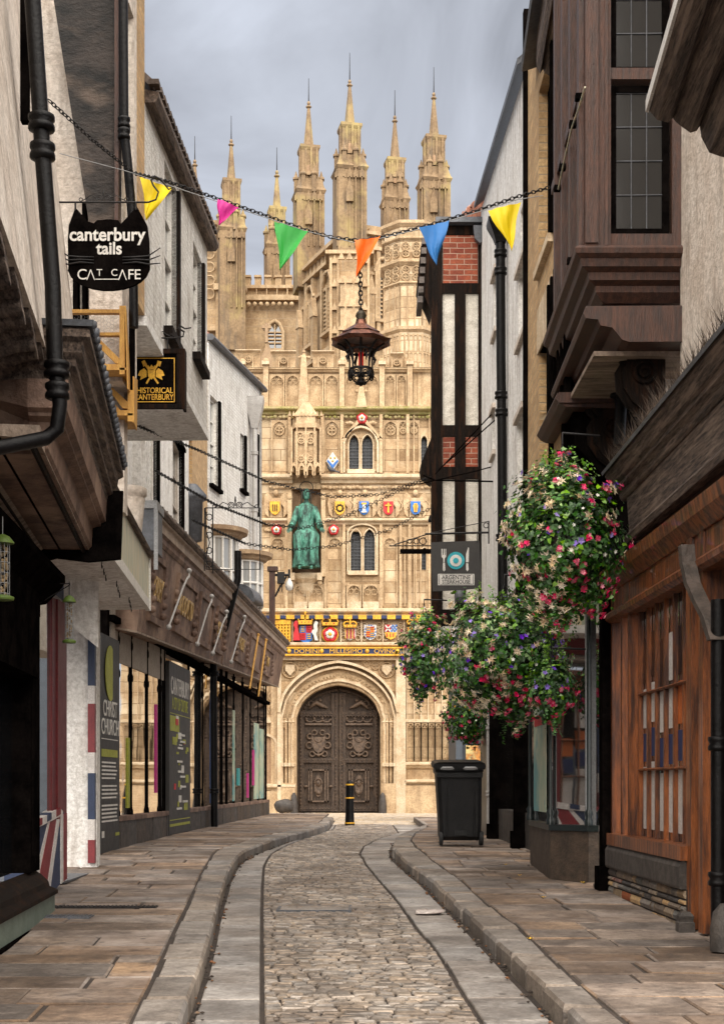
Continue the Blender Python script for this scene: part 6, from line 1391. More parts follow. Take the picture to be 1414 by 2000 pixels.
lp = thing('shop_sign', 'dark hanging sign with a striped feather and white lettering behind the flower baskets', 'sign', P(1070, 1290, 15.6))
mb = MB(); a = P(1050, 1345, 15.6); b = P(1096, 1230, 15.6); mb.box(a.x, b.x, 15.6, 15.63, a.z, b.z); mb.build('panel', M['board'], lp)
mb = MB(); mb.prism([P(1056, 1245, 15.59), P(1061, 1262, 15.59), P(1064, 1300, 15.59), P(1070, 1335, 15.59), P(1062, 1330, 15.59), P(1055, 1290, 15.59)], (0, .008, 0)); mb.build('feather', M['whitep'], lp)
text(None, 'RESTAURANT', P(1079, 1275, 15.595), (1, 0, .12), (-.12, 0, 1), .035, M['whitep'], lp, .002); text(None, 'ARRIVALS', P(1079, 1286, 15.595), (1, 0, .12), (-.12, 0, 1), .045, M['whitep'], lp, .002)
# -------- R2 yellow brick house
zb0_ = CH + 760 * 14 / FP
YF = Fac((2.02, 14.3), (2.0, 17.35), -1)
r2 = thing('yellow_brick_house', 'tall yellow stock brick house with black sash windows between the oriel and the white house', 'house', (2.1, 16, 3.6))
yw = [YF.rect(1077, 1052, 512, 190), ]
def rr(px0, px1, yt, yb): a, b = sorted((YF.S(px0), YF.S(px1))); return (a, b, YF.Z(px1, yb), YF.Z(px1, yt))
yw = [rr(1078, 1052, 180, 530), rr(1078, 1053, 690, 1010), rr(1077, 1052, -200, 60)]
mb = MB(); YF.wall(mb, 0, YF.len, 4.0, 10.6, 10.6, yw, 0, .15); mb.build('wall', M['yellowbrick'], r2)
for r in yw: window(YF, r, r2, M['black'], M['dglass'], 2, 1, 0, .15, .07)
mb = MB()
for a, b, c, d in yw[:2]: YF.box(mb, a - .06, b + .05, c - .09, c, -.1, .06); mb.cut()
mb.pieces('sill', M['stonepale'], r2)
mb = MB(); a, b, c, d = yw[1]; YF.box(mb, a - .08, b + .08, d, d + .5, -.1, .02); mb.build('lintel', M['stonepale'], r2)
mb = MB()
for a, b, c, d in yw: YF.box(mb, a - .12, a, c, d, -.1, .03); mb.cut()
mb.pieces('shutter', M['black'], r2)
mb = MB(); mb.box(1.98, 3.0, 14.22, 14.28, 3.3, zb0_); mb.box(1.98, 2.3, 14.28, 18.5, 3.75, 4.02); mb.build('dark_return', M['black'], r2)
mb = MB(); YF.box(mb, YF.len - .05, YF.len + .06, 4, 10.7, -.1, .05); mb.build('corner_strip', M['black'], r2)
# small black oriel below the big one
mb = MB(); BF = Fac((1.93, 13.7), (1.93, 14.7), -1)
zb0 = CH + 740 * 14 / FP
BF.box(mb, 0, 1.3, zb0, zb0 + 1.4, -.6, -.04); 
ob = mb.build('bay_glass', M['dglass'], r2)
mb = MB()
for t in (0, .25, .5, .75, 1.0, 1.25): BF.box(mb, t, t + .07, zb0, zb0 + 1.5, -.1, 0)
mb.box(1.93, 1.99, 13.66, 13.7, zb0, zb0 + 1.5); mb.box(2.12, 2.18, 13.66, 13.7, zb0, zb0 + 1.5); mb.box(2.4, 2.5, 13.66, 13.7, zb0, zb0 + 1.5); mb.build('bay_frame', M['black'], r2)
mb = MB(); pr = [(-.6, 0), (.08, 0), (.1, -.05), (.06, -.1), (0, -.13), (-.6, -.15)]
BF.mould(mb, -.12, 1.35, zb0, pr); mb.box(1.86, 2.5, 13.55, 13.7, zb0 - .1, zb0 - .003); mb.build('bay_sill', M['darkwood'], r2)
mb = MB(); mb.loft([[V((x, y, zb0 + z)) for x in (2.02 + s_, 2.6) for y in ((13.75, 14.9) if x < 2.5 else (14.9, 13.75))] for z, s_ in ((-.14, 0), (-.45, .02), (-.75, .3))], 0, True, False); mb.build('bay_bracket', M['black'], r2)
dp = thing('downpipe', 'black downpipe with collars tucked under the oriel beside its scrolled brackets', 'drainpipe', P(1205, 750, 13.4), 'drainpipes')
mb = MB(); pipe(mb, [P(1202, 690, 13.4), P(1206, 720, 13.4), P(1212, 800, 13.4), P(1208, 870, 13.4)], .055, [P(1203, 722, 13.4), P(1206, 766, 13.4)]); mb.build('pipe', M['blackgloss'], dp)
# -------- R3 white rendered house
WF = Fac((2.0, 17.4), (1.99, 24.0), -1)
r3 = thing('white_rendered_house', 'white rendered house with a curving roofline and black downpipe on the right', 'house', (2.1, 20, 3.6))
def rw(px0, px1, yt, yb): a, b = sorted((WF.S(px0), WF.S(px1))); return (a, b, WF.Z(px0, yb), WF.Z(px0, yt))
wv = [rw(1026, 1012, 500, 640), rw(1023, 1010, 800, 1000), rw(970, 964, 530, 640), rw(966, 961, 800, 880), rw(1026, 1016, 380, 440)]
mb = MB(); zA = CH + 1400 * 17.4 / FP; zB = CH + 1120 * 24 / FP; WF.wall(mb, 0, WF.len, 3.9, zA, zB, wv, 0, .1); mb.build('wall', M['white'], r3)
for r in wv: window(WF, r, r3, M['whitep'], M['pglass'], 3, 2, 0, .1, .05)
mb = MB()
for a, b, c, d in wv[:4]: WF.box(mb, a - .1, b + .1, c - .07, c, -.1, .05); mb.cut(); WF.box(mb, a - .1, b + .1, d + .01, d + .08, -.05, .05); mb.cut()
mb.pieces('window_moulding', M['plaster'], r3)
mb = MB()
for i in range(8):
    s0, s1 = WF.len * i / 8, WF.len * (i + 1) / 8; z0_, z1_ = [lerp(zA, zB, q) - .35 * math.sin(math.pi * q) * 0 for q in (i / 8, (i + 1) / 8)]
    mb.prism([WF.pt(s0, z0_ + .02, .12), WF.pt(s1, z1_ + .02, .12), WF.pt(s1, z1_ + 1.1, -1.2), WF.pt(s0, z0_ + 1.1, -1.2)], (0, 0, .08))
mb.build('slate_roof', M['lead'], r3)
mb = MB()
for k in range(6): p = P(925 + k * 10, 415 - k * 9, 24.6 - .1 * k); mb.torus(p, .12, .04, (1, 0, 0), (0, .3, 1), 8, 5, 0, 0, math.pi); mb.box(p.x - .2, p.x + .22, p.y, p.y + .8, p.z - .3, p.z + .02)
mb.build('ridge_tiles', M['tile'], r3)
dp = thing('downpipe', 'long black downpipe with a hopper head on the white rendered house', 'drainpipe', P(980, 700, 21), 'drainpipes')
mb = MB(); t = WF.S(980, .08); D_ = WF.pt(t, 0, .08).y
def wp(px, py): return P(px, py, D_)
pipe(mb, [wp(977, 470), wp(978, 700), wp(980, 860), wp(981, 1180)], .065, [wp(977, 495), wp(977, 530), wp(978, 772), wp(979, 806), wp(980, 1050)]); mb.loft([[wp(977, y) + V((a * r, b * r, 0)) for a, b in ((-1, -1), (1, -1), (1, 1), (-1, 1))] for y, r in ((475, .07), (462, .1), (440, .17), (432, .18))], 0, True, False); mb.build('pipe', M['blackgloss'], dp)
dp = thing('downpipe', 'pale grey slim downpipe running to the pavement beside the wheelie bin', 'drainpipe', P(956, 1500, 23), 'drainpipes')
mb = MB(); pipe(mb, [P(955, 1180, 22.9), P(955, 1625, 22.9)], .045, [P(955, 1420, 22.9), P(955, 1550, 22.9)]); mb.build('pipe', M['greypipe'], dp)
# -------- R4 timber framed corner
r4 = thing('timber_framed_house', 'narrow black and white timber framed corner house with red brick panels, jutting over the lane', 'house', (1.6, 24, 3.9))
TD = 23.9
def T(x): return (x - CX) * TD / FP
def TZ(y): return CH + (HZ - y) * TD / FP
mb = MB(); mb.prism([V((T(862), TD + .05, TZ(1225))), V((T(942), TD + .05, TZ(1225))), V((T(960), TD + 5.5, TZ(1225))), V((T(905), TD + 5.5, TZ(1225)))], (0, 0, TZ(440) - TZ(1225))); mb.build('wall', M['roughcast'], r4)
mb = MB()
for x0, x1, y0, y1 in ((843, 864, 455, 1225), (888, 909, 555, 1215), (934, 946, 450, 1200), (864, 934, 553, 572), (864, 934, 830, 852), (864, 934, 912, 935), (864, 934, 1190, 1222), (860, 944, 440, 458)):
    v_ = 0 if y1 - y0 > 100 else .004; mb.box(T(x0), T(x1), TD + v_, TD + (.3 if x0 == 843 else .12), TZ(y1), TZ(y0)); mb.cut()
mb.pieces('timber', M['blackwood'], r4)
mb = MB(); 
for y0, y1 in ((459, 552), (853, 911)): mb.box(T(865), T(933), TD + .02, TD + .1, TZ(y1), TZ(y0)); mb.cut()
mb.pieces('brick_panel', M['redbrick'], r4)
mb = MB()   # side jetties seen edge-on
mb.prism([V((T(x), TD + .02, TZ(y))) for x, y in ((843, 462), (822, 480), (815, 550), (830, 580), (843, 610))], (0, .7, 0)); mb.cut()
mb.prism([V((T(x), TD + .02, TZ(y))) for x, y in ((844, 850), (822, 905), (824, 918), (844, 935))], (0, .7, 0)); mb.pieces('jetty', M['blackwood'], r4)
mb = MB()
for k in range(7): y = 465 + k * 19; mb.box(T(824 - k * 1.4), T(834 - k * 1.4), TD - .02, TD + .72, TZ(y + 12), TZ(y)); mb.cut()
mb.pieces('hung_tile', M['oldtile'], r4)
mb = MB(); mb.box(T(850), T(948), TD - .15, TD + 1.5, TZ(440), TZ(430)); mb.prism([V((T(x), TD - .12, TZ(y))) for x, y in ((923, 445), (948, 445), (946, 470), (936, 480), (926, 470))], (0, .1, 0)); mb.build('lead_roof', M['lead'], r4)
mb = MB(); mb.prism([V((T(x), TD + .01, TZ(y))) for x, y in ((847, 1223), (905, 1223), (900, 1255), (885, 1285), (868, 1278), (852, 1252))], (0, .6, 0)); mb.build('white_cove', M['white'], r4)
mb = MB(); mb.lathe(V((T(898), TD - .06, TZ(1165))), [(.02, .12), (.07, .1), (.09, 0), (.09, -.1), (.04, -.14)], 10); mb.build('wall_lamp', M['lead'], r4)
# ground floor behind, and the shop beyond the corner
mb = MB(); mb.box(2.06, 2.8, 23.6, 25, .4, 4.2); mb.build('ground_floor', M['dgreen'], r4)
sb = thing('corner_shop', 'small dark shopfront with picture panels just beyond the bin', 'shop', P(915, 1590, 36))
mb = MB(); D_ = 36; a = P(890, 1600, D_); b = P(1000, 1250, D_); mb.box(a.x, b.x + 1, D_, D_ + 3, .4, b.z); mb.build('wall', mat('slate blue paint', (.06, .075, .095), rough=.5), sb)
mb = MB(); mb.box(P(905, 0, D_).x, P(940, 0, D_).x, D_ - .05, D_, P(0, 1545, D_).z, P(0, 1430, D_).z); pn = mb.build('shop_window', M['dglass'], sb)
mb = MB(); mb.box(P(909, 0, D_).x, P(938, 0, D_).x, D_ - .08, D_ - .05, P(0, 1486, D_).z, P(0, 1456, D_).z); mb.build('picture_panel', mat('cafe picture', (.5, .2, .03), (.05, .03, .02), 6, .5, c3=(.6, .5, .2)), sb)
mb = MB(); mb.box(P(941, 0, D_).x, P(955, 0, D_).x, D_ - .08, D_ - .02, P(0, 1485, D_).z, P(0, 1400, D_).z); mb.build('menu_board', M['signcream'], sb)
mb = MB(); mb.box(P(945, 0, D_).x, P(990, 0, D_).x, D_ - .3, D_ - .1, .45, 1.0); mb.build('planter', M['lead'], sb)
# ================================================================ HANGING AND STANDING THINGS
leafm = mat('leaf green', (.035, .14, .006), (.008, .045, .003), 3, .55, isl=.55); leafl = mat('young lit leaf', (.22, .42, .03), (.10, .26, .02), 3, .5, isl=.4)
FL = [mat('cream petals', (.86, .76, .56), (.8, .62, .42), 5, .6, isl=.2), mat('pink petals', (.8, .02, .16), (.7, .01, .08), 5, .6, isl=.3), mat('violet petals', (.17, .05, .6), (.26, .1, .7), 5, .6, isl=.3), mat('white petals', (.85, .84, .75), (.75, .74, .6), 5, .6, isl=.1), mat('yellow petals', (.8, .5, .03), (.7, .35, .02), 5, .6)]
def basket(px, py, D, rx, ry, n, label, trail, mixw, seed):
    rnd = random.Random(seed); k = D / FP; c = P(px, py, D); RX, RZ = rx * k, ry * k; RY = RX * .9
    o = thing('flower_basket', label, 'flower basket', c, 'hanging flower baskets')
    def surf(lo=.75, hi=1.04):
        while True:
            d = V((rnd.uniform(-1, 1), rnd.uniform(-1, 1), rnd.uniform(-1, 1)))
            if .05 < d.length < 1: break
        d.normalize(); lump = 1 + .5 * noise.noise(d * 1.9 + V((seed, 0, 0))) + .28 * noise.noise(d * 6 + V((seed, 5, 0)))
        r = rnd.uniform(lo, hi) * lump; taper = 1 - .32 * max(0, -d.z) ** 1.3
        return V((c.x + d.x * RX * r * taper, c.y + d.y * RY * r * taper, c.z + d.z * RZ * r)), d
    m = MB(); m2 = MB()
    def leaf(mm, p, d, s):
        u = d.cross(V((rnd.uniform(-1, 1), rnd.uniform(-1, 1), rnd.uniform(-1, 1)))).normalized(); nrm = (d + V((rnd.uniform(-.7, .7), rnd.uniform(-.7, .7), rnd.uniform(-.3, .9)))).normalized()
        u = (u - nrm * u.dot(nrm)).normalized(); v = nrm.cross(u)
        mm.add([p, p + u * s * .5 + v * s * .25 + nrm * s * .08, p + u * s * .95, p + u * s * .5 - v * s * .38, p - u * s * .1 + v * s * .42 , p - u * s * .12 - v * s * .3], [(0, 1, 2), (0, 2, 3), (0, 4, 1), (0, 3, 5)])
    for i in range(n):
        p, d = surf(.45, 1.05) if i % 3 else surf(.88, 1.12); leaf(m2 if (rnd.random() < .13 + .35 * max(0, d.z)) else m, p, d, rnd.uniform(.024, .056) * (1 + .01 * D))  # brighter green is commoner towards the top, painting the lit crown
    for q in range(trail):   # trailing and upright sprays
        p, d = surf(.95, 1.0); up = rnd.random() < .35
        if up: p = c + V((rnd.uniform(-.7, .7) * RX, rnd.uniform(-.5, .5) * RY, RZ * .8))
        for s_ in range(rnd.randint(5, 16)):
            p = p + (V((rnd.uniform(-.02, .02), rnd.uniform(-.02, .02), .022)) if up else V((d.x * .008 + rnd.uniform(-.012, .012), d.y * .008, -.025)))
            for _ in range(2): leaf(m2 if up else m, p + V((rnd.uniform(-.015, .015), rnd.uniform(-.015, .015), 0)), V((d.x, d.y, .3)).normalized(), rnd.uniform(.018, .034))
    f = m.build('foliage', leafm, o, recalc=False); tag(f, kind='stuff'); f = m2.build('young_lit_foliage', leafl, o, recalc=False); tag(f, kind='stuff')
    fl = [MB() for _ in FL]
    for i in range(int(n * .065)):
        p, d = surf(1.0, 1.1); w_ = mixw(d, rnd)
        if w_ is None: continue
        mm = fl[w_]; 
        cnt = 8 if w_ == 1 else (4 if w_ == 0 else 1)
        for _ in range(cnt):
            q = p + V((rnd.uniform(-1, 1), rnd.uniform(-1, 1), rnd.uniform(-1, 1))) * (.02 if cnt > 1 else 0) * (1.2 if w_ == 0 else 1); s = {0: .042, 1: .022, 2: .032, 3: .02, 4: .02}[w_] * rnd.uniform(.8, 1.2)
            nrm = (d + V((rnd.uniform(-.5, .5), rnd.uniform(-.5, .5), rnd.uniform(-.6, .4)))).normalized(); u = nrm.orthogonal().normalized(); v = nrm.cross(u); pts = [q - nrm * s * .3]
            np_ = 5
            for a in range(np_ * 2): t = math.pi * a / np_ + i; r = s * (1 if a % 2 == 0 else (.28 if w_ == 0 else .6)); pts.append(q + (u * math.cos(t) + v * math.sin(t)) * r)
            mm.add(pts, [(0, 1 + a, 1 + (a + 1) % (np_ * 2)) for a in range(np_ * 2)])
    for mm, ma, nm in zip(fl, FL, ('cream_begonias', 'pink_geraniums', 'violet_petunias', 'white_flowers', 'yellow_flowers')):
        if mm.v: q = mm.build(nm, ma, o, recalc=False); tag(q, kind='stuff')
    b = MB(); b.lathe(c, [(RX * .2, -RZ * .42), (RX * .48, -RZ * .3), (RX * .6, 0), (RX * .62, RZ * .1)], 16); b.build('wire_bowl', M['joint'], o)
    b = MB()
    for a in range(3): t = 2.1 * a; b.tube([c + V((RX * .6 * math.cos(t), RX * .6 * math.sin(t), RZ * .1)), c + V((0, 0, RZ * 1.35))], .006, 5)
    b.tube([c + V((0, 0, RZ * 1.35)), c + V((0, 0, RZ * 1.5)), c + V((.35, .1, RZ * 1.5))], .012, 6); b.build('hanger', M['iron'], o)
def mix1(d, r):
    if d.x < -.3 and r.random() < .4: return 0
    if d.z < -.25: return 1 if r.random() < .6 else (0 if d.x < 0 else None)
    return r.choice([1, 1, 2, 2, 3, 3, 0, None, None])
def mix2(d, r):
    if d.x < .0 and r.random() < .5: return 0
    if d.z < -.35: return 1 if r.random() < .7 else 0
    return r.choice([2, 2, 2, 1, 3, 0, None])
def mix3(d, r): return r.choice([3, 0, 0, 2, 2, 2, 1, 3]) if d.z < .3 else r.choice([0, 0, 3, 1])
def mix4(d, r): return r.choice([3, 3, 4, 4]) if d.z > .2 else r.choice([1, 1, 1, 3])
basket(1098, 1065, 13.0, 100, 146, 9000, 'largest flower basket, trailing cream, pink and violet blooms beside the oak fascia', 60, mix1, 1)
basket(985, 1285, 15.5, 118, 108, 8500, 'wide flower basket heavy with cream begonias below the steakhouse sign', 50, mix2, 2)
basket(828, 1282, 21.5, 52, 74, 4200, 'flower basket hanging in front of the gatehouse left of the timber corner', 22, mix3, 3)
basket(915, 1404, 24.5, 42, 48, 3000, 'smallest flower basket just above the black wheelie bin', 12, mix4, 4)
basket(1078, 1350, 14.6, 40, 56, 2000, 'dark green flower basket with pink geraniums against the splayed shop bay', 20, lambda d, r: 1 if d.z < .1 and r.random() < .6 else (2 if r.random() < .2 else None), 5)

# wheelie bin
def bin_():
    D = ground_D(1654, .12); k = D / FP; o = thing('wheelie_bin', 'black two wheeled refuse bin standing on the right pavement', 'bin', P(898, 1650, D))
    def X(x): return (x - CX) * k
    def Z(y): return CH + (HZ - y) * k
    m = MB(); rings = []
    for y, x0, x1, y0, y1 in ((1640, 862, 938, .06, .62), (1634, 859, 940, .03, .64), (1600, 858, 941, .02, .66), (1512, 853, 941, -.02, .72), (1506, 850, 944, -.04, .74), (1500, 850, 944, -.04, .74)):
        a, b = X(x0), X(x1); r = .05; rings.append([V((px_, D + py_, Z(y))) for px_, py_ in ((a + r, y0), (b - r, y0), (b, y0 + r), (b, y1 - r), (b - r, y1), (a + r, y1), (a, y1 - r), (a, y0 + r))])
    m.loft(rings, 0, True, False); m.box(X(872), X(874), D - .012, D + .02, Z(1632), Z(1520)); m.box(X(925), X(927), D - .012, D + .02, Z(1632), Z(1520)); m.box(X(852), X(942), D - .055, D - .02, Z(1519), Z(1509))
    b_ = m.build('body', M['plastic'], o, .006)
    m = MB(); rings = []
    for y, e, f in ((1503, 0, 0), (1497, 2, .02), (1491, 0, .04), (1489, -8, .1)):
        a, b = X(848 - e), X(946 + e); rings.append([V((a, D - .08 - f * .3, Z(y))), V((b, D - .08 - f * .3, Z(y))), V((b, D + .78 - f, Z(y) + .05)), V((a, D + .78 - f, Z(y) + .05))])
    m.loft(rings, 0, True, False); m.build('lid', M['plastic'], o, .008)
    for x0, x1 in ((861, 884), (905, 930)): m = MB(); m.tube([V((X(x0), D - .1, Z(1502))), V((X(x0 + 2), D - .13, Z(1500))), V((X(x1 - 2), D - .13, Z(1500))), V((X(x1), D - .1, Z(1502))) ], .014, 6); m.box(X(x0 + 2), X(x1 - 2), D - .09, D - .083, Z(1504), Z(1497)); m.build('handle', M['grey'], o)
    for x0, x1 in ((858, 866), (936, 945)):
        m = MB(); c = V((X(x0), D + .1, Z(1638))); r = 14 * k; m.lathe(c, [(r * .5, 0), (r * .95, .005), (r, .02), (r, X(x1) - X(x0) - .02), (r * .95, X(x1) - X(x0) - .005), (r * .5, X(x1) - X(x0))], 20, 0, True, 'x'); m.build('wheel', M['rubber'], o)
    m = MB(); m.tube([V((X(866), D + .1, Z(1640))), V((X(936), D + .1, Z(1640)))], .015, 8); m.box(X(888), X(912), D - .012, D + .03, Z(1632), Z(1622)); [m.box(X(890 + 4 * i), X(892 + 4 * i), D - .018, D - .01, Z(1631), Z(1623)) for i in range(6)]; m.build('axle', M['rubber'], o)
bin_()
# bollard
D = ground_D(1612); k = D / FP; c = P(683, 1612, D); o = thing('bollard', 'slim black bollard with three gold bands standing before the gatehouse door', 'bollard', c)
m = MB(); m.lathe(c, [(10 * k, 0), (9.2 * k, 4 * k), (8.2 * k, 30 * k), (7.6 * k, 76 * k), (7.2 * k, 81 * k), (5 * k, 86 * k), (1 * k, 88 * k)], 16); m.build('post', M['blackgloss'], o)
for z in (3, 52, 78): m = MB(); r = 9.9 - z * .024; m.lathe(c + V((0, 0, z * k)), [(r * k, 0), ((r + .5) * k, .8 * k), (r * k, 3 * k)], 16); m.build('gold_band', M['gold'], o)
# boulder by the gate
c = P(556, 1583, 43); o = thing('boulder', 'rough grey boulder lying at the foot of the gatehouse left of the door', 'boulder', c)
m = MB(); m.ball(c + V((0, 0, .12)), .3, 14, 0, (1.0, .7, .75))
m.v = [tuple(V(v) + (V(v) - c).normalized() * .09 * noise.noise(V(v) * 4)) for v in m.v]; m.build('rock', M['slategrey'], o)
# pigeons
def pigeon(p, sx, label):
    o = thing('pigeon', label, 'pigeon', p, 'pigeons'); m = MB()
    m.tube([p + V((-.16 * sx, 0, .06)), p + V((-.05 * sx, 0, .1)), p + V((.05 * sx, 0, .13)), p + V((.11 * sx, 0, .2)), p + V((.12 * sx, 0, .235))], [.015, .06, .065, .035, .03], 10)
    m.ball(p + V((.12 * sx, 0, .25)), .034, 8); m.tube([p + V((.14 * sx, 0, .25)), p + V((.175 * sx, 0, .242))], [.012, .003], 5); m.tube([p + V((-.12 * sx, 0, .07)), p + V((-.26 * sx, 0, .03))], [.03, .02], 6)
    for q in (-1, 1): m.tube([p + V((.02 * sx, q * .02, .07)), p + V((.03 * sx, q * .02, 0))], .006, 4)
    m.build('bird_body', mat('pigeon grey', (.06, .065, .08), (.02, .02, .025), 12, .6), o)
pigeon(gp(648, 927, .2), -1, 'dark pigeon perched on the pale ledge to the right of the statue')
pigeon(P(495, 758, 38.5) + V((0, 0, -.05)), 1, 'pigeon perched on the corner of the white painted roofline')

# chains, wires and bunting
def chain(name, label, cat, pts, r=.006, link_=.05, group=None, thick=.0045):
    o = thing(name, label, cat, pts[0], group); m = MB(); P_ = [V(p) for p in pts]; d = 0; acc = [0]
    for a, b in zip(P_, P_[1:]): acc.append(acc[-1] + (b - a).length)
    n = int(acc[-1] / (link_ * .72))
    for i in range(n):
        s_ = acc[-1] * (i + .5) / n; j = max(q for q in range(len(acc) - 1) if acc[q] <= s_); t = (s_ - acc[j]) / (acc[j + 1] - acc[j]); p = P_[j].lerp(P_[j + 1], t); u = (P_[j + 1] - P_[j]).normalized()
        v = u.cross(V((0, 0, 1)) if abs(u.z) < .9 else V((1, 0, 0))).normalized()
        if i % 2: v = u.cross(v)
        ring_ = [p + u * math.cos(a) * link_ * .5 + v * math.sin(a) * link_ * .3 for a in [2 * math.pi * q / 8 for q in range(9)]]; m.tube(ring_, thick, 4, 0, False)
    m.build('links', M['iron'], o); return o
def cat_(a, b, sag, n=16): return [V(a).lerp(V(b), i / n) - V((0, 0, sag * 4 * (i / n) * (1 - i / n))) for i in range(n + 1)]
BD = 14.0
bl = [(95, 195, 12.0), (180, 272, 12.3), (262, 338, 12.8), (330, 355, 13.4), (420, 386, 13.7), (520, 421, 13.9), (600, 450, 14), (650, 464, 14), (705, 470, 14), (760, 460, 14), (850, 436, 14), (930, 412, 14), (1005, 386, 14), (1072, 366, 14.1)]
chain('bunting_chain', 'dark chain sagging across the lane with the bunting flags and the lantern on it', 'chain', [P(*q) for q in bl], link_=.055, thick=.0055)
cw = thing('bunting_wire', 'thin pale wire running beside the bunting chain', 'wire', P(115, 300, 13)); m = MB(); m.tube([P(118, 300, 12.0), P(250, 335, 12.7), P(420, 392, 13.6), P(600, 452, 13.95), P(700, 476, 13.97), P(850, 440, 13.97), P(1010, 390, 13.97), P(1060, 382, 14)], .004, 5); m.build('wire', M['grey'], cw)
def flag(pts, D, color, label, curl=.03):
    o = thing('bunting_flag', label, 'flag', P(pts[0][0], pts[0][1], D), 'triangular bunting flags'); m = MB(); a, b, c_ = [P(x, y, D) for x, y in pts]; n = 8; vs = []; fs = []
    for i in range(n + 1):
        for j in range(n + 1):
            t = j / n; p = a.lerp(b, i / n).lerp(c_, t); p.y += curl * math.sin(i / n * 5 + t * 3 + len(label)) * (.3 + t * (1 - t) * 3) + .012 * math.sin(i / n * 17 + t * 4); p.x += .008 * math.sin(t * 7 + len(label)); vs.append(p)
    for i in range(n):
        for j in range(n): q = i * (n + 1) + j; fs.append((q, q + n + 1, q + n + 2, q + 1))
    N_ = len(vs); m.add(vs, fs, 0, True); m.add([v + V((0, .003, 0)) for v in vs], [f[::-1] for f in fs], 0, True); m.build('cloth', color, o, recalc=False)
fc_ = lambda n_, c: mat(n_, c, tuple(x * .85 for x in c), 3, .6)
Y_ = fc_('yellow fabric', (.85, .62, .0))
flag([(275, 345), (340, 368), (286, 430)], 13.25, Y_, 'yellow triangular flag nearest the cat sign')
flag([(425, 388), (466, 405), (428, 440)], 13.6, fc_('magenta fabric', (.62, .02, .27)), 'twisted magenta flag in front of the white house roof')
m_ = MB(); 
flag([(537, 433), (603, 452), (548, 528)], 13.85, fc_('green fabric', (.03, .36, .05)), 'green triangular flag in front of the cathedral towers')
flag([(695, 470), (745, 461), (697, 543)], 13.9, fc_('orange fabric', (.85, .17, .01)), 'orange flag folded round the lantern chain', .05)
flag([(818, 444), (877, 432), (852, 518)], 13.9, fc_('blue fabric', (.02, .17, .48)), 'blue triangular flag in front of the timber corner')
flag([(952, 411), (1016, 395), (999, 490)], 13.9, Y_, 'yellow triangular flag in front of the white rendered house')
chain('lantern_chain', 'short vertical chain holding the copper lantern', 'chain', [P(702, 472, 14), P(705, 612, 14)], link_=.06, thick=.007); 
# lantern
D = 14.0; k = D / FP; c = P(705, 612, D); o = thing('hanging_lantern', 'ornate copper and iron lantern with red glass hanging over the lane', 'lantern', c)
def lr(y, r, n=8, ph=0, wob=0): return [V((c.x + r * k * (1 + (wob if i % 2 else 0)) * math.cos(2 * math.pi * i / n + ph), c.y + r * k * (1 + (wob if i % 2 else 0)) * math.sin(2 * math.pi * i / n + ph), CH + (HZ - y) * k)) for i in range(n)]
m = MB(); m.lathe(P(705, 0, D) * 0 + V((c.x, c.y, CH + (HZ - 614) * k)), [(2 * k, 8 * k), (8 * k, 4 * k), (11 * k, -3 * k), (8 * k, -9 * k), (10 * k, -11 * k)], 14); m.build('ball_finial', M['bronzedark'], o)
m = MB(); m.loft([lr(624, 9, 16), lr(634, 12, 16), lr(645, 26, 16, 0, .12), lr(652, 35, 16, 0, .14), lr(650, 31, 16)], 0, True, False); m.loft([lr(644, 24, 16), lr(658, 40, 16, 0, .1), lr(670, 53, 16, 0, .1), lr(668, 56, 16, 0, .12), lr(674, 52, 16), lr(664, 28, 16)], 0, True, False); m.build('copper_canopy', M['copper'], o)
m = MB(); 
for i in range(8): a = 2 * math.pi * i / 8; m.tube([V((c.x + r * k * math.cos(a), c.y + r * k * math.sin(a), CH + (HZ - y) * k)) for r, y in ((50, 668), (34, 678), (24, 692), (22, 705), (22, 722))], [2 * k, 2.4 * k, 2.6 * k, 2 * k, 2 * k], 6)
for i in range(8):
    a = 2 * math.pi * i / 8 + .39; u = V((-math.sin(a), math.cos(a), 0)); ce = V((c.x + 23 * k * math.cos(a), c.y + 23 * k * math.sin(a), CH + (HZ - 695) * k)); m.torus(ce, 9 * k, 1.8 * k, u, (0, 0, 1.2), 10, 5, 0, 0, math.pi)
    ce.z = CH + (HZ - 732) * k; m.torus(ce, 8.5 * k, 1.7 * k, u, (0, 0, 1), 12, 5); m.torus(ce - V((0, 0, 0)), 4.5 * k, 1.3 * k, u, (0, 0, 1), 8, 5)
for y, r in ((686, 27), (722, 22), (748, 10)): m.torus(V((c.x, c.y, CH + (HZ - y) * k)), r * k, 2.2 * k, (1, 0, 0), (0, 1, 0), 16, 6)
m.lathe(V((c.x, c.y, CH + (HZ - 752) * k)), [(2 * k, -2 * k), (6 * k, 2 * k), (8 * k, 6 * k), (3 * k, 14 * k), (8 * k, 20 * k)], 12)
for s_ in range(4):
    a = s_ * math.pi / 2 + .39; m.tube([V((c.x + r * k * math.cos(a), c.y + r * k * math.sin(a), CH + (HZ - y) * k)) for r, y in ((22, 690), (30, 700), (27, 710))], [3 * k, 3 * k, 1 * k], 6)
m.build('iron_cage', M['iron'], o)
m = MB(); m.lathe(V((c.x, c.y, CH + (HZ - 716) * k)), [(4 * k, 0), (5 * k, 2 * k), (5 * k, 26 * k), (2 * k, 30 * k)], 10); m.build('red_lamp_glass', emit('red lamp glass', (.6, .012, .01), .15), o)
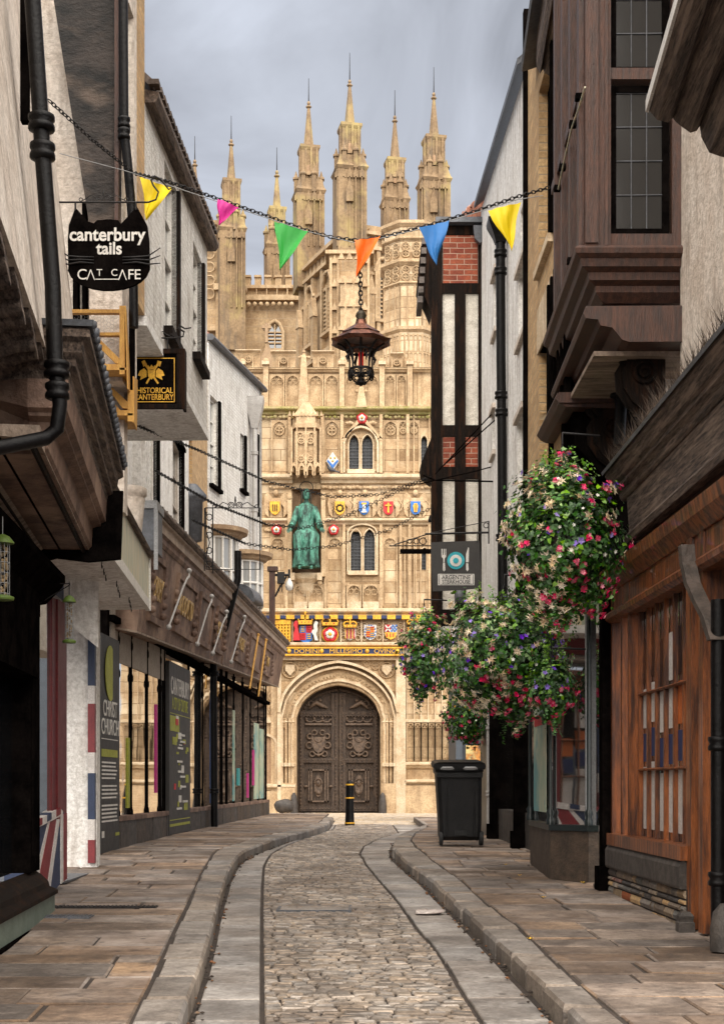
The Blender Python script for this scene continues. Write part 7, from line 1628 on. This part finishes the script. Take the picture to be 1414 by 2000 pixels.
# chain strands hung between the houses
for i, (pts, lab) in enumerate((([(270, 832, 18), (390, 880, 20), (520, 940, 22), (650, 971, 23), (740, 966, 23.4), (840, 932, 23.8)], 'upper chain sagging in front of the gatehouse statue'),
        ([(305, 920, 18), (420, 985, 20), (520, 1024, 22), (590, 1032, 22.6), (680, 1006, 23.2), (760, 968, 23.5), (835, 934, 23.8)], 'middle chain rising across the statue to the timber corner'),
        ([(375, 1015, 20), (480, 1062, 22), (570, 1074, 22.6), (650, 1067, 23), (760, 1035, 23.5), (842, 992, 23.8)], 'lowest chain passing the lap of the statue'))):
    chain('festoon_chain', lab, 'chain', [P(*q) for q in pts], link_=.075, thick=.0055, group='chains across the lane')
ow = thing('overhead_wires', 'pair of thin black wires slanting from the pipe down past the brick panel', 'wires', P(850, 925, 23.5))
m = MB(); m.tube([P(985, 782, 21.5), P(850, 926, 23.7)], .01, 5); m.tube([P(976, 812, 21.5), P(856, 918, 23.7)], .01, 5); m.tube([P(820, 945, 23.8), P(930, 920, 23), P(985, 905, 21.5)], .01, 5); m.tube([P(826, 928, 23.7), P(850, 938, 23.7), P(986, 941, 21.5)], .014, 5); m.build('wire', M['black'], ow)

# signs on brackets
def scrollwork(m, px, py, D, s=1, w_=62):
    k = D / FP
    for q in (-1, 1):
        m.torus(P(px + q * 10 * s, py - 7 * s, D), 7 * s * k, 1.0 * k, (q, 0, 0), (0, 0, 1), 14, 5, 0, R(-60), R(230)); m.torus(P(px + q * 10 * s, py - 7 * s, D), 3.4 * s * k, .9 * k, (q, 0, 0), (0, 0, 1), 10, 5)
        m.tube([P(px + q * 17 * s, py - 8 * s, D), P(px + q * 30 * s, py - 14 * s, D), P(px + q * 40 * s, py - 6 * s, D), P(px + q * 52 * s, py, D)], .9 * k, 5); m.torus(P(px + q * 52 * s, py - 4 * s, D), 4 * s * k, .9 * k, (1, 0, 0), (0, 0, 1), 10, 5)
    m.lathe(P(px, py - 14 * s, D), [(1 * k, -10 * s * k), (1.4 * k, 0), (2.6 * s * k, 4 * s * k), (1 * k, 14 * s * k)], 8)
D = 12.0; k = D / FP
o = thing('cat_sign', 'black cat head shaped hanging sign with white lettering and whiskers', 'sign', P(212, 480, D)); 
cx0 = 212; L_ = [(133, 470), (135, 440), (148, 405), (172, 432), (184, 436), (190, 430), (212, 428), (232, 430), (237, 437), (268, 403), (288, 440), (292, 470), (293, 525)]
L_ += [(212 + 80 * math.cos(a), 522 + 45 * math.sin(a)) for a in [math.pi * (i + .5) / 12 for i in range(12)]] + [(134, 525)]
m = MB(); m.prism([P(x, y, D) for x, y in L_], (0, .03, 0)); m.build('cat_head_panel', M['black'], o)
m = MB()
for s_ in (-1, 1):
    for j in range(3): m.tube([P(cx0 + s_ * 28, 508 + j * 6 - 6, D - .01), P(cx0 + s_ * 55, 508 + j * 5 - 6, D - .02), P(cx0 + s_ * 78, 500 + j * 8, D - .02), P(cx0 + s_ * 102, 484 + j * 15, D - .02)], [.9 * k, 2 * k, 1.6 * k, .8 * k], 6); m.cut()
m.pieces('whisker', M['iron'], o)
wt = M['whitep']; FN = D - .004
text(None, 'canterbury', P(210, 459, FN), (1, 0, 0), (0, 0, 1), 36 * k, wt, o, .002, sx=.93, bold=.022); text(None, 'tails', P(214, 486, FN), (1, 0, 0), (0, 0, 1), 34 * k, wt, o, .002, sx=.93, bold=.022)
for c_, x_, y_, z_ in (('C', 161, 537, 29), ('T', 195, 533, 19), ('C', 224, 533, 19), ('F', 256, 537, 28), ('E', 269, 537, 28)): text(None, c_, P(x_, y_, FN), (1, 0, 0), (0, 0, 1), z_ * k, wt, o, .002)
m = MB()
for x_ in (178, 240): m.prism([P(x_ + a, y, FN) for a, y in ((-8.5, 547), (-6.8, 547), (0, 530), (6.8, 547), (8.5, 547), (.9, 526.5), (-.9, 526.5))], (0, -.003, 0)); m.cut()
m.box(P(187, 0, D).x, P(233, 0, D).x, FN - .003, FN, P(0, 546.5, D).z, P(0, 545, D).z); m.pieces('lettering', wt, o)
br = thing('sign_bracket', 'wrought iron bracket with scrolls and a curled hook above the cat sign', 'bracket', P(200, 395, D), 'wrought iron sign brackets'); m = MB()
m.tube([P(108, 395, D), P(290, 395, D), P(305, 390, D), P(310, 375, D), P(300, 362, D), P(296, 352, D), P(302, 344, D), P(315, 350, D), P(330, 370, D), P(338, 366, D)], [1.8 * k] * 5 + [2.2 * k] * 3 + [1.6 * k] * 2, 7); scrollwork(m, 203, 393, D, .85)
for x in (148, 266): m.tube([P(x, 395, D), P(x, 410, D)], 2 * k, 6)
m.build('ironwork', M['iron'], br)
D = 15.2; k = D / FP
o = thing('framed_sign', 'square black sign in a heavy frame with a gold crest and gold lettering', 'sign', P(305, 740, D))
m = MB(); m.box(P(252, 0, D).x, P(350, 0, D).x, D, D + .06, P(0, 796, D).z, P(0, 686, D).z); m.build('panel', M['black'], o)
m = MB()
for x0, y0, x1, y1 in ((250, 682, 357, 692), (250, 790, 357, 800), (346, 692, 357, 790), (250, 692, 257, 790)): m.box(P(x0, 0, D).x, P(x1, 0, D).x, D - .03, D - .002, P(0, y1, D).z, P(0, y0, D).z)
m.box(P(357, 0, D).x, P(357, 0, D).x + .03, D - .03, D + .12, P(0, 800, D).z, P(0, 682, D).z); m.build('frame', M['blackwood'], o, .004)
m = MB()
for x0, y0, x1, y1 in ((260, 699, 342, 700.6), (260, 784, 342, 785.6), (340.4, 700.6, 342, 784), (260, 700.6, 261.6, 784)): m.box(P(x0, 0, D).x, P(x1, 0, D).x, D - .004, D - .001, P(0, y1, D).z, P(0, y0, D).z)
m.build('gold_border', M['gold'], o)
m = MB()
def sp_(pts, d=.004): m.prism([P(x, y, D - d) for x, y in pts], (0, d - .001, 0))
sp_([(278, 706), (282, 704), (311, 748), (308, 750)]); sp_([(314, 706), (310, 705), (285, 748), (288, 750)]); sp_([(277, 706), (283, 703), (288, 712), (281, 716)], .006); sp_([(308, 704), (316, 706), (313, 716), (307, 712)], .006)
sp_([(289, 722), (304, 722), (303, 735), (296.5, 741), (290, 735)], .008); sp_([(287, 717), (290, 713), (293, 717), (296.5, 712), (300, 717), (303, 713), (306, 717), (304, 721), (289, 721)], .008)
for q in (-1, 1):
    sp_([(296 + q * 9, 724), (296 + q * 14, 719), (296 + q * 22, 724), (296 + q * 26, 733), (296 + q * 20, 735), (296 + q * 22, 742), (296 + q * 14, 738), (296 + q * 9, 736)], .005)
m.build('gold_crest', M['gold'], o)
text(None, 'HISTORICAL', P(303, 763, D - .004), (1, 0, 0), (0, 0, 1), 15.5 * k, M['gold'], o, .002, sx=.82, bold=.012); text(None, 'CANTERBURY', P(301, 776, D - .004), (1, 0, 0), (0, 0, 1), 15.5 * k, M['gold'], o, .002, sx=.78, bold=.012)
br = thing('sign_bracket', 'wrought iron bracket with scrolls holding the black and gold framed sign', 'bracket', P(300, 660, D), 'wrought iron sign brackets'); m = MB()
m.tube([P(215, 660, D), P(345, 660, D), P(358, 657, D), P(360, 648, D), P(348, 640, D), P(350, 635, D), P(362, 642, D), P(374, 640, D)], [1.6 * k] * 3 + [2 * k] * 3 + [1.4 * k] * 2, 7); scrollwork(m, 296, 658, D, .75)
for x in (266, 328): m.tube([P(x, 660, D), P(x, 683, D)], 1.3 * k, 6)
m.build('ironwork', M['iron'], br)
# empty bracket frame
D = 22.5; k = D / FP
br = thing('empty_sign_frame', 'empty square wrought iron sign frame with scroll cresting on the left', 'sign frame', P(460, 1030, D)); m = MB()
m.tube([P(402, 992, D), P(508, 992, D), P(508, 1112, D), P(404, 1112, D), P(402, 992, D)], 1.2 * k, 6); m.tube([P(416, 992, D), P(416, 1120, D)], 1.3 * k, 6); scrollwork(m, 460, 992, D, .8)
for y in (1010, 1045, 1075, 1102): m.torus(P(409, y, D), 6 * k, 1 * k, (1, 0, 0), (0, 0, 1), 12, 5)
m.tube([P(404, 1000, D), P(401, 1030, D), P(410, 1060, D), P(402, 1090, D), P(410, 1112, D)], 1 * k, 5); m.tube([P(400, 992, D), P(400, 1115, D)], 1.2 * k, 6); m.build('ironwork', M['iron'], br)
# steakhouse sign
D = 20.5; k = D / FP
o = thing('steakhouse_sign', 'square charcoal hanging sign with fork, blue ring plate and knife', 'sign', P(890, 1100, D))
m = MB(); m.prism([P(x, y, D) for x, y in ((841, 1059), (936, 1056), (940, 1149), (845, 1155))], (0, .04, 0)); m.build('panel', M['board'], o)
m = MB(); m.lathe(P(890, 1095, D), [(17 * k, 0), (17 * k, -.012), (.01, -.012)], 28, 0, False, 'y'); m.build('blue_plate', flat('turquoise', (.02, .38, .45)), o)
m = MB(); m.lathe(P(890, 1095, D - .012), [(11.5 * k, 0), (11.5 * k, -.006), (.01, -.006)], 24, 0, False, 'y'); m.build('white_ring', M['whitep'], o)
m = MB(); m.lathe(P(890, 1095, D - .018), [(5.5 * k, 0), (5.5 * k, -.006), (.01, -.006)], 20, 0, False, 'y'); m.build('plate_centre', flat('turquoise', (.02, .38, .45)), o)
m = MB(); 
def sp2(pts): m.prism([P(x, y, D - .008) for x, y in pts], (0, .008, 0))
sp2([(862, 1072), (864, 1072), (864, 1084), (866, 1084), (866, 1072), (868, 1072), (868, 1084), (869.5, 1084), (869.5, 1072), (871, 1072), (871, 1087), (868, 1091), (868, 1098), (865.5, 1098), (865.5, 1091), (862, 1087)]); sp2([(865, 1099), (868.5, 1099), (869.5, 1113), (867, 1116), (864.5, 1113)]); m.build('fork', M['whitep'], o)
m = MB(); sp2([(914, 1069), (915.5, 1070), (915, 1098), (909.5, 1098), (910, 1082)]); sp2([(910, 1100), (914, 1100), (915, 1112), (912.5, 1116), (910, 1112)]); m.build('knife', M['whitep'], o)
m = MB(); m.box(P(855, 0, D).x, P(926, 0, D).x, D - .006, D - .001, P(0, 1143, D).z, P(0, 1121, D).z); m.build('name_panel', M['whitep'], o)
m = MB(); m.box(P(857, 0, D).x, P(924, 0, D).x, D - .008, D - .0062, P(0, 1141.5, D).z, P(0, 1122.5, D).z); m.build('name_border', M['board'], o)
m = MB(); m.box(P(858, 0, D).x, P(923, 0, D).x, D - .010, D - .0082, P(0, 1140.7, D).z, P(0, 1123.3, D).z); m.build('name_field', M['whitep'], o)
text(None, 'ARGENTINE', P(890.5, 1128, D - .0125), (1, 0, 0), (0, 0, 1), 11 * k, M['board'], o, .001, sx=.94, bold=.015); text(None, 'STEAKHOUSE', P(890.5, 1136.5, D - .0125), (1, 0, 0), (0, 0, 1), 10 * k, M['board'], o, .001, sx=.9, bold=.015)
br = thing('sign_bracket', 'plain black iron bracket with a stay wire holding the steakhouse sign', 'bracket', P(900, 1042, D), 'wrought iron sign brackets'); m = MB()
m.tube([P(830, 1043, D), P(954, 1040, D)], 2.2 * k, 6); m.tube([P(836, 1042, D), P(955, 1018, D)], .8 * k, 5); m.tube([P(954, 1018, D), P(954, 1062, D)], 1.4 * k, 5); m.torus(P(949, 1026, D), 5 * k, 1 * k, (1, 0, 0), (0, 0, 1), 10, 5)
for x in (852, 932): m.tube([P(x, 1043, D), P(x, 1060, D)], .9 * k, 5)
m.build('ironwork', M['iron'], br)
D = 24.8; k = D / FP
br = thing('sign_bracket', 'scrolled iron bracket carrying a flat black bar against the gatehouse', 'bracket', P(810, 1065, D), 'wrought iron sign brackets'); m = MB()
m.tube([P(760, 1066, D), P(845, 1066, D)], 1.2 * k, 6); m.tube([P(770, 1064, D), P(845, 1040, D)], 1.2 * k, 6)
for x in (800, 813, 826): m.torus(P(x, 1057, D), (4 + (x - 800) * .1) * k, 1 * k, (1, 0, 0), (0, 0, 1), 12, 5)
m.lathe(P(840, 1020, D), [(3 * k, 0), (5 * k, 4 * k), (1 * k, 14 * k)], 8); m.build('ironwork', M['iron'], br)
m = MB(); m.box(P(781, 0, D).x, P(845, 0, D).x, D - .05, D + .05, P(0, 1081, D).z, P(0, 1073, D).z); m.build('black_bar', M['black'], br)
# raw pine window cages with chicken wire
for i, (x0, x1, y0, y1, D, lab) in enumerate(((150, 243, 605, 765, 12.75, 'upper raw pine cage with wire mesh outside the window beside the cat sign'), (205, 262, 760, 835, 13.2, 'lower raw pine cage with wire mesh just left of the framed sign'))):
    k = D / FP; o = thing('pine_cage', lab, 'cage', P(x0, y1, D), 'raw pine cages'); m = MB()
    def X(x): return (x - CX) * k
    def Z(y): return CH + (HZ - y) * k
    def b(x0_, y0_, x1_, y1_, d0=0, d1=.06): m.box(X(x0_), X(x1_), D + d0, D + d1, Z(y1_), Z(y0_)); m.cut()
    if i == 0:
        b(x1 - 9, y0 - 8, x1 + 1, y1 - 34); b(138, y0 - 1, x1 - 9.2, y0 + 6); b(168, 649, x1 - 9.2, 655); b(180, 711, x1 - 9.2, 718); m.prism([P(x, y, D + .01) for x, y in ((178, 653), (186, 653), (236, 702), (234, 711), (226, 709), (180, 664))], (0, .04, 0)); m.cut()
        m.prism([P(x, y, D + .02) for x, y in ((180, 695), (186, 685), (208, 711), (182, 711))], (0, .04, 0)); m.cut()
        m.prism([P(x1 + 1, y0 - 8, D), P(x1 + 5, y0 + 20, D + .9), P(x1 + 12, y1 + 5, D + .9), P(x1 + 6, y1 - 5, D)], (.012, 0, 0)); m.cut()
        m.prism([P(194, 718, D), P(x1 + 4, 718, D), P(x1 + 12, y1, D + .9), P(204, 755, D + .9)], (0, 0, -.02)); m.cut()
    else:
        b(x1 - 12, y0 + 2, x1 - 2, y1 - 12); b(214, 801, x1 - 12.2, 807); m.prism([P(x, y, D + .01) for x, y in ((210, 757), (220, 757), (250, 785), (250, 798), (240, 797))], (0, .04, 0)); m.cut(); m.prism([P(x, y, D + .02) for x, y in ((208, 770), (236, 801), (212, 801))], (0, .04, 0)); m.cut()
        m.prism([P(214, 807, D), P(x1 - 2, 807, D), P(x1 + 4, y1, D + .7), P(222, y1, D + .7)], (0, 0, -.02)); m.cut(); m.prism([P(x1 - 2, 735, D), P(x1 + 5, 742, D + .6), P(x1 + 4, y1 + 6, D + .6), P(x1 - 2, y1 - 10, D)], (.012, 0, 0)); m.cut()
    m.pieces('pine_board', M['pinewood'], o)
    m = MB(); xa, xb, ya, yb = (150, 233, 612, 711) if i == 0 else (212, 250, 765, 801); s = 4.2
    nx, ny = int((xb - xa) / (s * 1.5)), int((yb - ya) / (s * 1.73))
    for a in range(nx):
        for c_ in range(ny):
            px_, py_ = xa + a * s * 1.5, ya + (c_ + (.5 if a % 2 else 0)) * s * 1.73; pts = [P(px_ + s * math.cos(R(60 * q)), py_ + s * math.sin(R(60 * q)), D + .03) for q in range(4)]; m.tube(pts, .3 * k, 3, 0, False)
    m.build('wire_mesh', M['grey'], o)
# bird feeders
def feeder(px, y0, y1, w_, D, label):
    k = D / FP; o = thing('bird_feeder', label, 'bird feeder', P(px, y1, D), 'hanging bird feeders'); c = P(px, y1, D); H = (y1 - y0) * k
    m = MB(); m.lathe(c, [(w_ * .95 * k, 0), (w_ * k, .01), (w_ * k, .02), (w_ * .6 * k, .03)], 16); m.cut(); m.lathe(c + V((0, 0, H - .07)), [(w_ * k, 0), (w_ * k, .01), (w_ * .6 * k, .045), (w_ * .1 * k, .06)], 16); m.cut(); m.pieces('green_cap', flat('moss green plastic', (.10, .16, .02)), o)
    m = MB()
    for q in range(40): a = random.uniform(0, 6.28); r = w_ * .35 * k; m.ball(c + V((r * math.cos(a), r * math.sin(a), .04 + (H - .11) * q / 40)), w_ * .2 * k, 6)
    m.build('fat_balls', mat('seed', (.3, .2, .1), (.12, .09, .05), 12, .9), o)
    m = MB(); 
    for q in range(12): a = q * math.pi / 6; m.tube([c + V((w_ * .62 * k * math.cos(a), w_ * .62 * k * math.sin(a), .02)), c + V((w_ * .62 * k * math.cos(a), w_ * .62 * k * math.sin(a), H - .06))], .0018, 4)
    for q in range(6): m.torus(c + V((0, 0, .04 + (H - .1) * q / 5)), w_ * .62 * k, .002, (1, 0, 0), (0, 1, 0), 14, 4)
    m.tube([c + V((0, 0, H - .02)), c + V((0, 0, H + .1))], .003, 4); m.build('wire_cage', M['grey'], o)
feeder(6, 1040, 1172, 22, 9.0, 'mossy bird feeder cut off by the left frame edge'); feeder(136, 1160, 1256, 13, 12.0, 'bird feeder full of fat balls hanging before the red door post')
o = thing('feeder_bracket', 'thin black wire bracket holding the feeder by the red door post', 'bracket', P(70, 1140, 12)); m = MB(); m.tube([P(66, 1140, 12), P(138, 1140, 12)], .005, 5); m.tube([P(68, 1184, 12), P(138, 1142, 12)], .005, 5); m.tube([P(66, 1128, 12), P(66, 1196, 12)], .006, 5); m.tube([P(136, 1136, 12), P(136, 1162, 12)], .004, 5); m.build('wire', M['iron'], o)
# litter, leaves, covers
for i, (x, y) in enumerate(((987, 1689), (1015, 1710), (1137, 1724), (1061, 1753), (1035, 1834), (1381, 1816))):
    h = .14; D = ground_D(y, h); c = P(x, y, D); s = .045 if i == 5 else .03
    o = thing('fallen_leaf', ('fallen yellow petal on the right pavement nearest the bin', 'second fallen yellow petal out from the bin', 'fallen yellow petal beside the granite shop base', 'tiny fallen yellow petal near the middle of the right pavement', 'fallen yellow petal on the right kerb', 'bright yellow fallen petal at the lower right corner')[i], 'petal', c, 'fallen yellow petals')
    m = MB()
    for q in range(5): a = q * 1.25 + i; d = V((math.cos(a), math.sin(a), .35)); e_ = V((-math.sin(a), math.cos(a), 0)); m.add([c, c + d * s * .6 + e_ * s * .3, c + d * s, c + d * s * .6 - e_ * s * .3], [(0, 1, 2, 3)])
    m.build('petals', FL[4], o, recalc=False)
c = P(*[838, 1783], ground_D(1783, .02)); o = thing('litter_bag', 'crumpled clear plastic wrapper lying on the right channel slabs', 'litter', c); m = MB(); m.ball(c + V((0, 0, .01)), .12, 14, 0, (1.2, .8, .14)); m.v = [tuple(V(v) + V((0, 0, 1)) * .03 * noise.noise(V(v) * 30) + V((1, 0, 0)) * .03 * noise.noise(V(v) * 22)) for v in m.v]
m.build('wrapper', mat('crumpled film', (.62, .55, .5), (.45, .38, .35), 14, .2, .5, 40), o)
for (x, y, w_, d_, lab) in ((195, 1771, 1.0, .16, 'long dark iron drain grating across the left pavement'), (130, 1790, .42, .24, 'square dark iron cover nearest the black plinth')):
    D = ground_D(y, .12); c = P(x, y, D); o = thing('drain_cover', lab, 'drain cover', c, 'iron covers in the left pavement'); m = MB(); zz = g(D) + .124; m.box(c.x - w_ / 2, c.x + w_ / 2, D - d_ / 2, D + d_ / 2, zz - .05, zz)
    q = 0
    while q < w_: m.box(c.x - w_ / 2 + q, c.x - w_ / 2 + q + .015, D - d_ / 2 + .02, D + d_ / 2 - .02, zz, zz + .006); q += .035
    m.build('grating', M['lead'] if w_ < .5 else M['iron'], o)
D = ground_D(1773); c = P(615, 1773, D); o = thing('manhole_frame', 'rectangular paved cover set in the cobbles of the lane', 'manhole cover', c); m = MB(); W_ = 72 * D / FP
for a, b, e_, f in ((-W_, W_, -.3, -.26), (-W_, W_, .26, .3), (-W_, -W_ + .03, -.26, .26), (W_ - .03, W_, -.26, .26)): m.box(c.x + a, c.x + b, D + e_, D + f, g(D) - .02, g(D) + .004)
m.build('frame', M['lead'], o); m = MB(); m.box(c.x - W_ + .03, c.x + W_ - .03, D - .26, D + .26, g(D) - .02, g(D) + .002); m.build('cover', M['sett'], o)
gp_ = MB(); rnd = random.Random(5)
for i in range(260):
    D = rnd.uniform(7.5, 24); side = rnd.random() < .5; x = (ev(KRf, D) - .03 if side else ev(KLf, D) + .03) + rnd.uniform(-.04, .04); s = rnd.uniform(.008, .022); gp_.ball(V((x, D, g(D) + .01)), s, 5, rnd.choice([0, 0, 1, 2]), (1, 1, .5))
d_ = gp_.build('gutter_debris', [M['joint'], mat('dead leaf', (.2, .08, .03), (.1, .05, .02), 9, .8), M['slab']]); tag(d_, 'scatter of dead leaves and grit along the kerbs', 'debris', None, 'stuff')
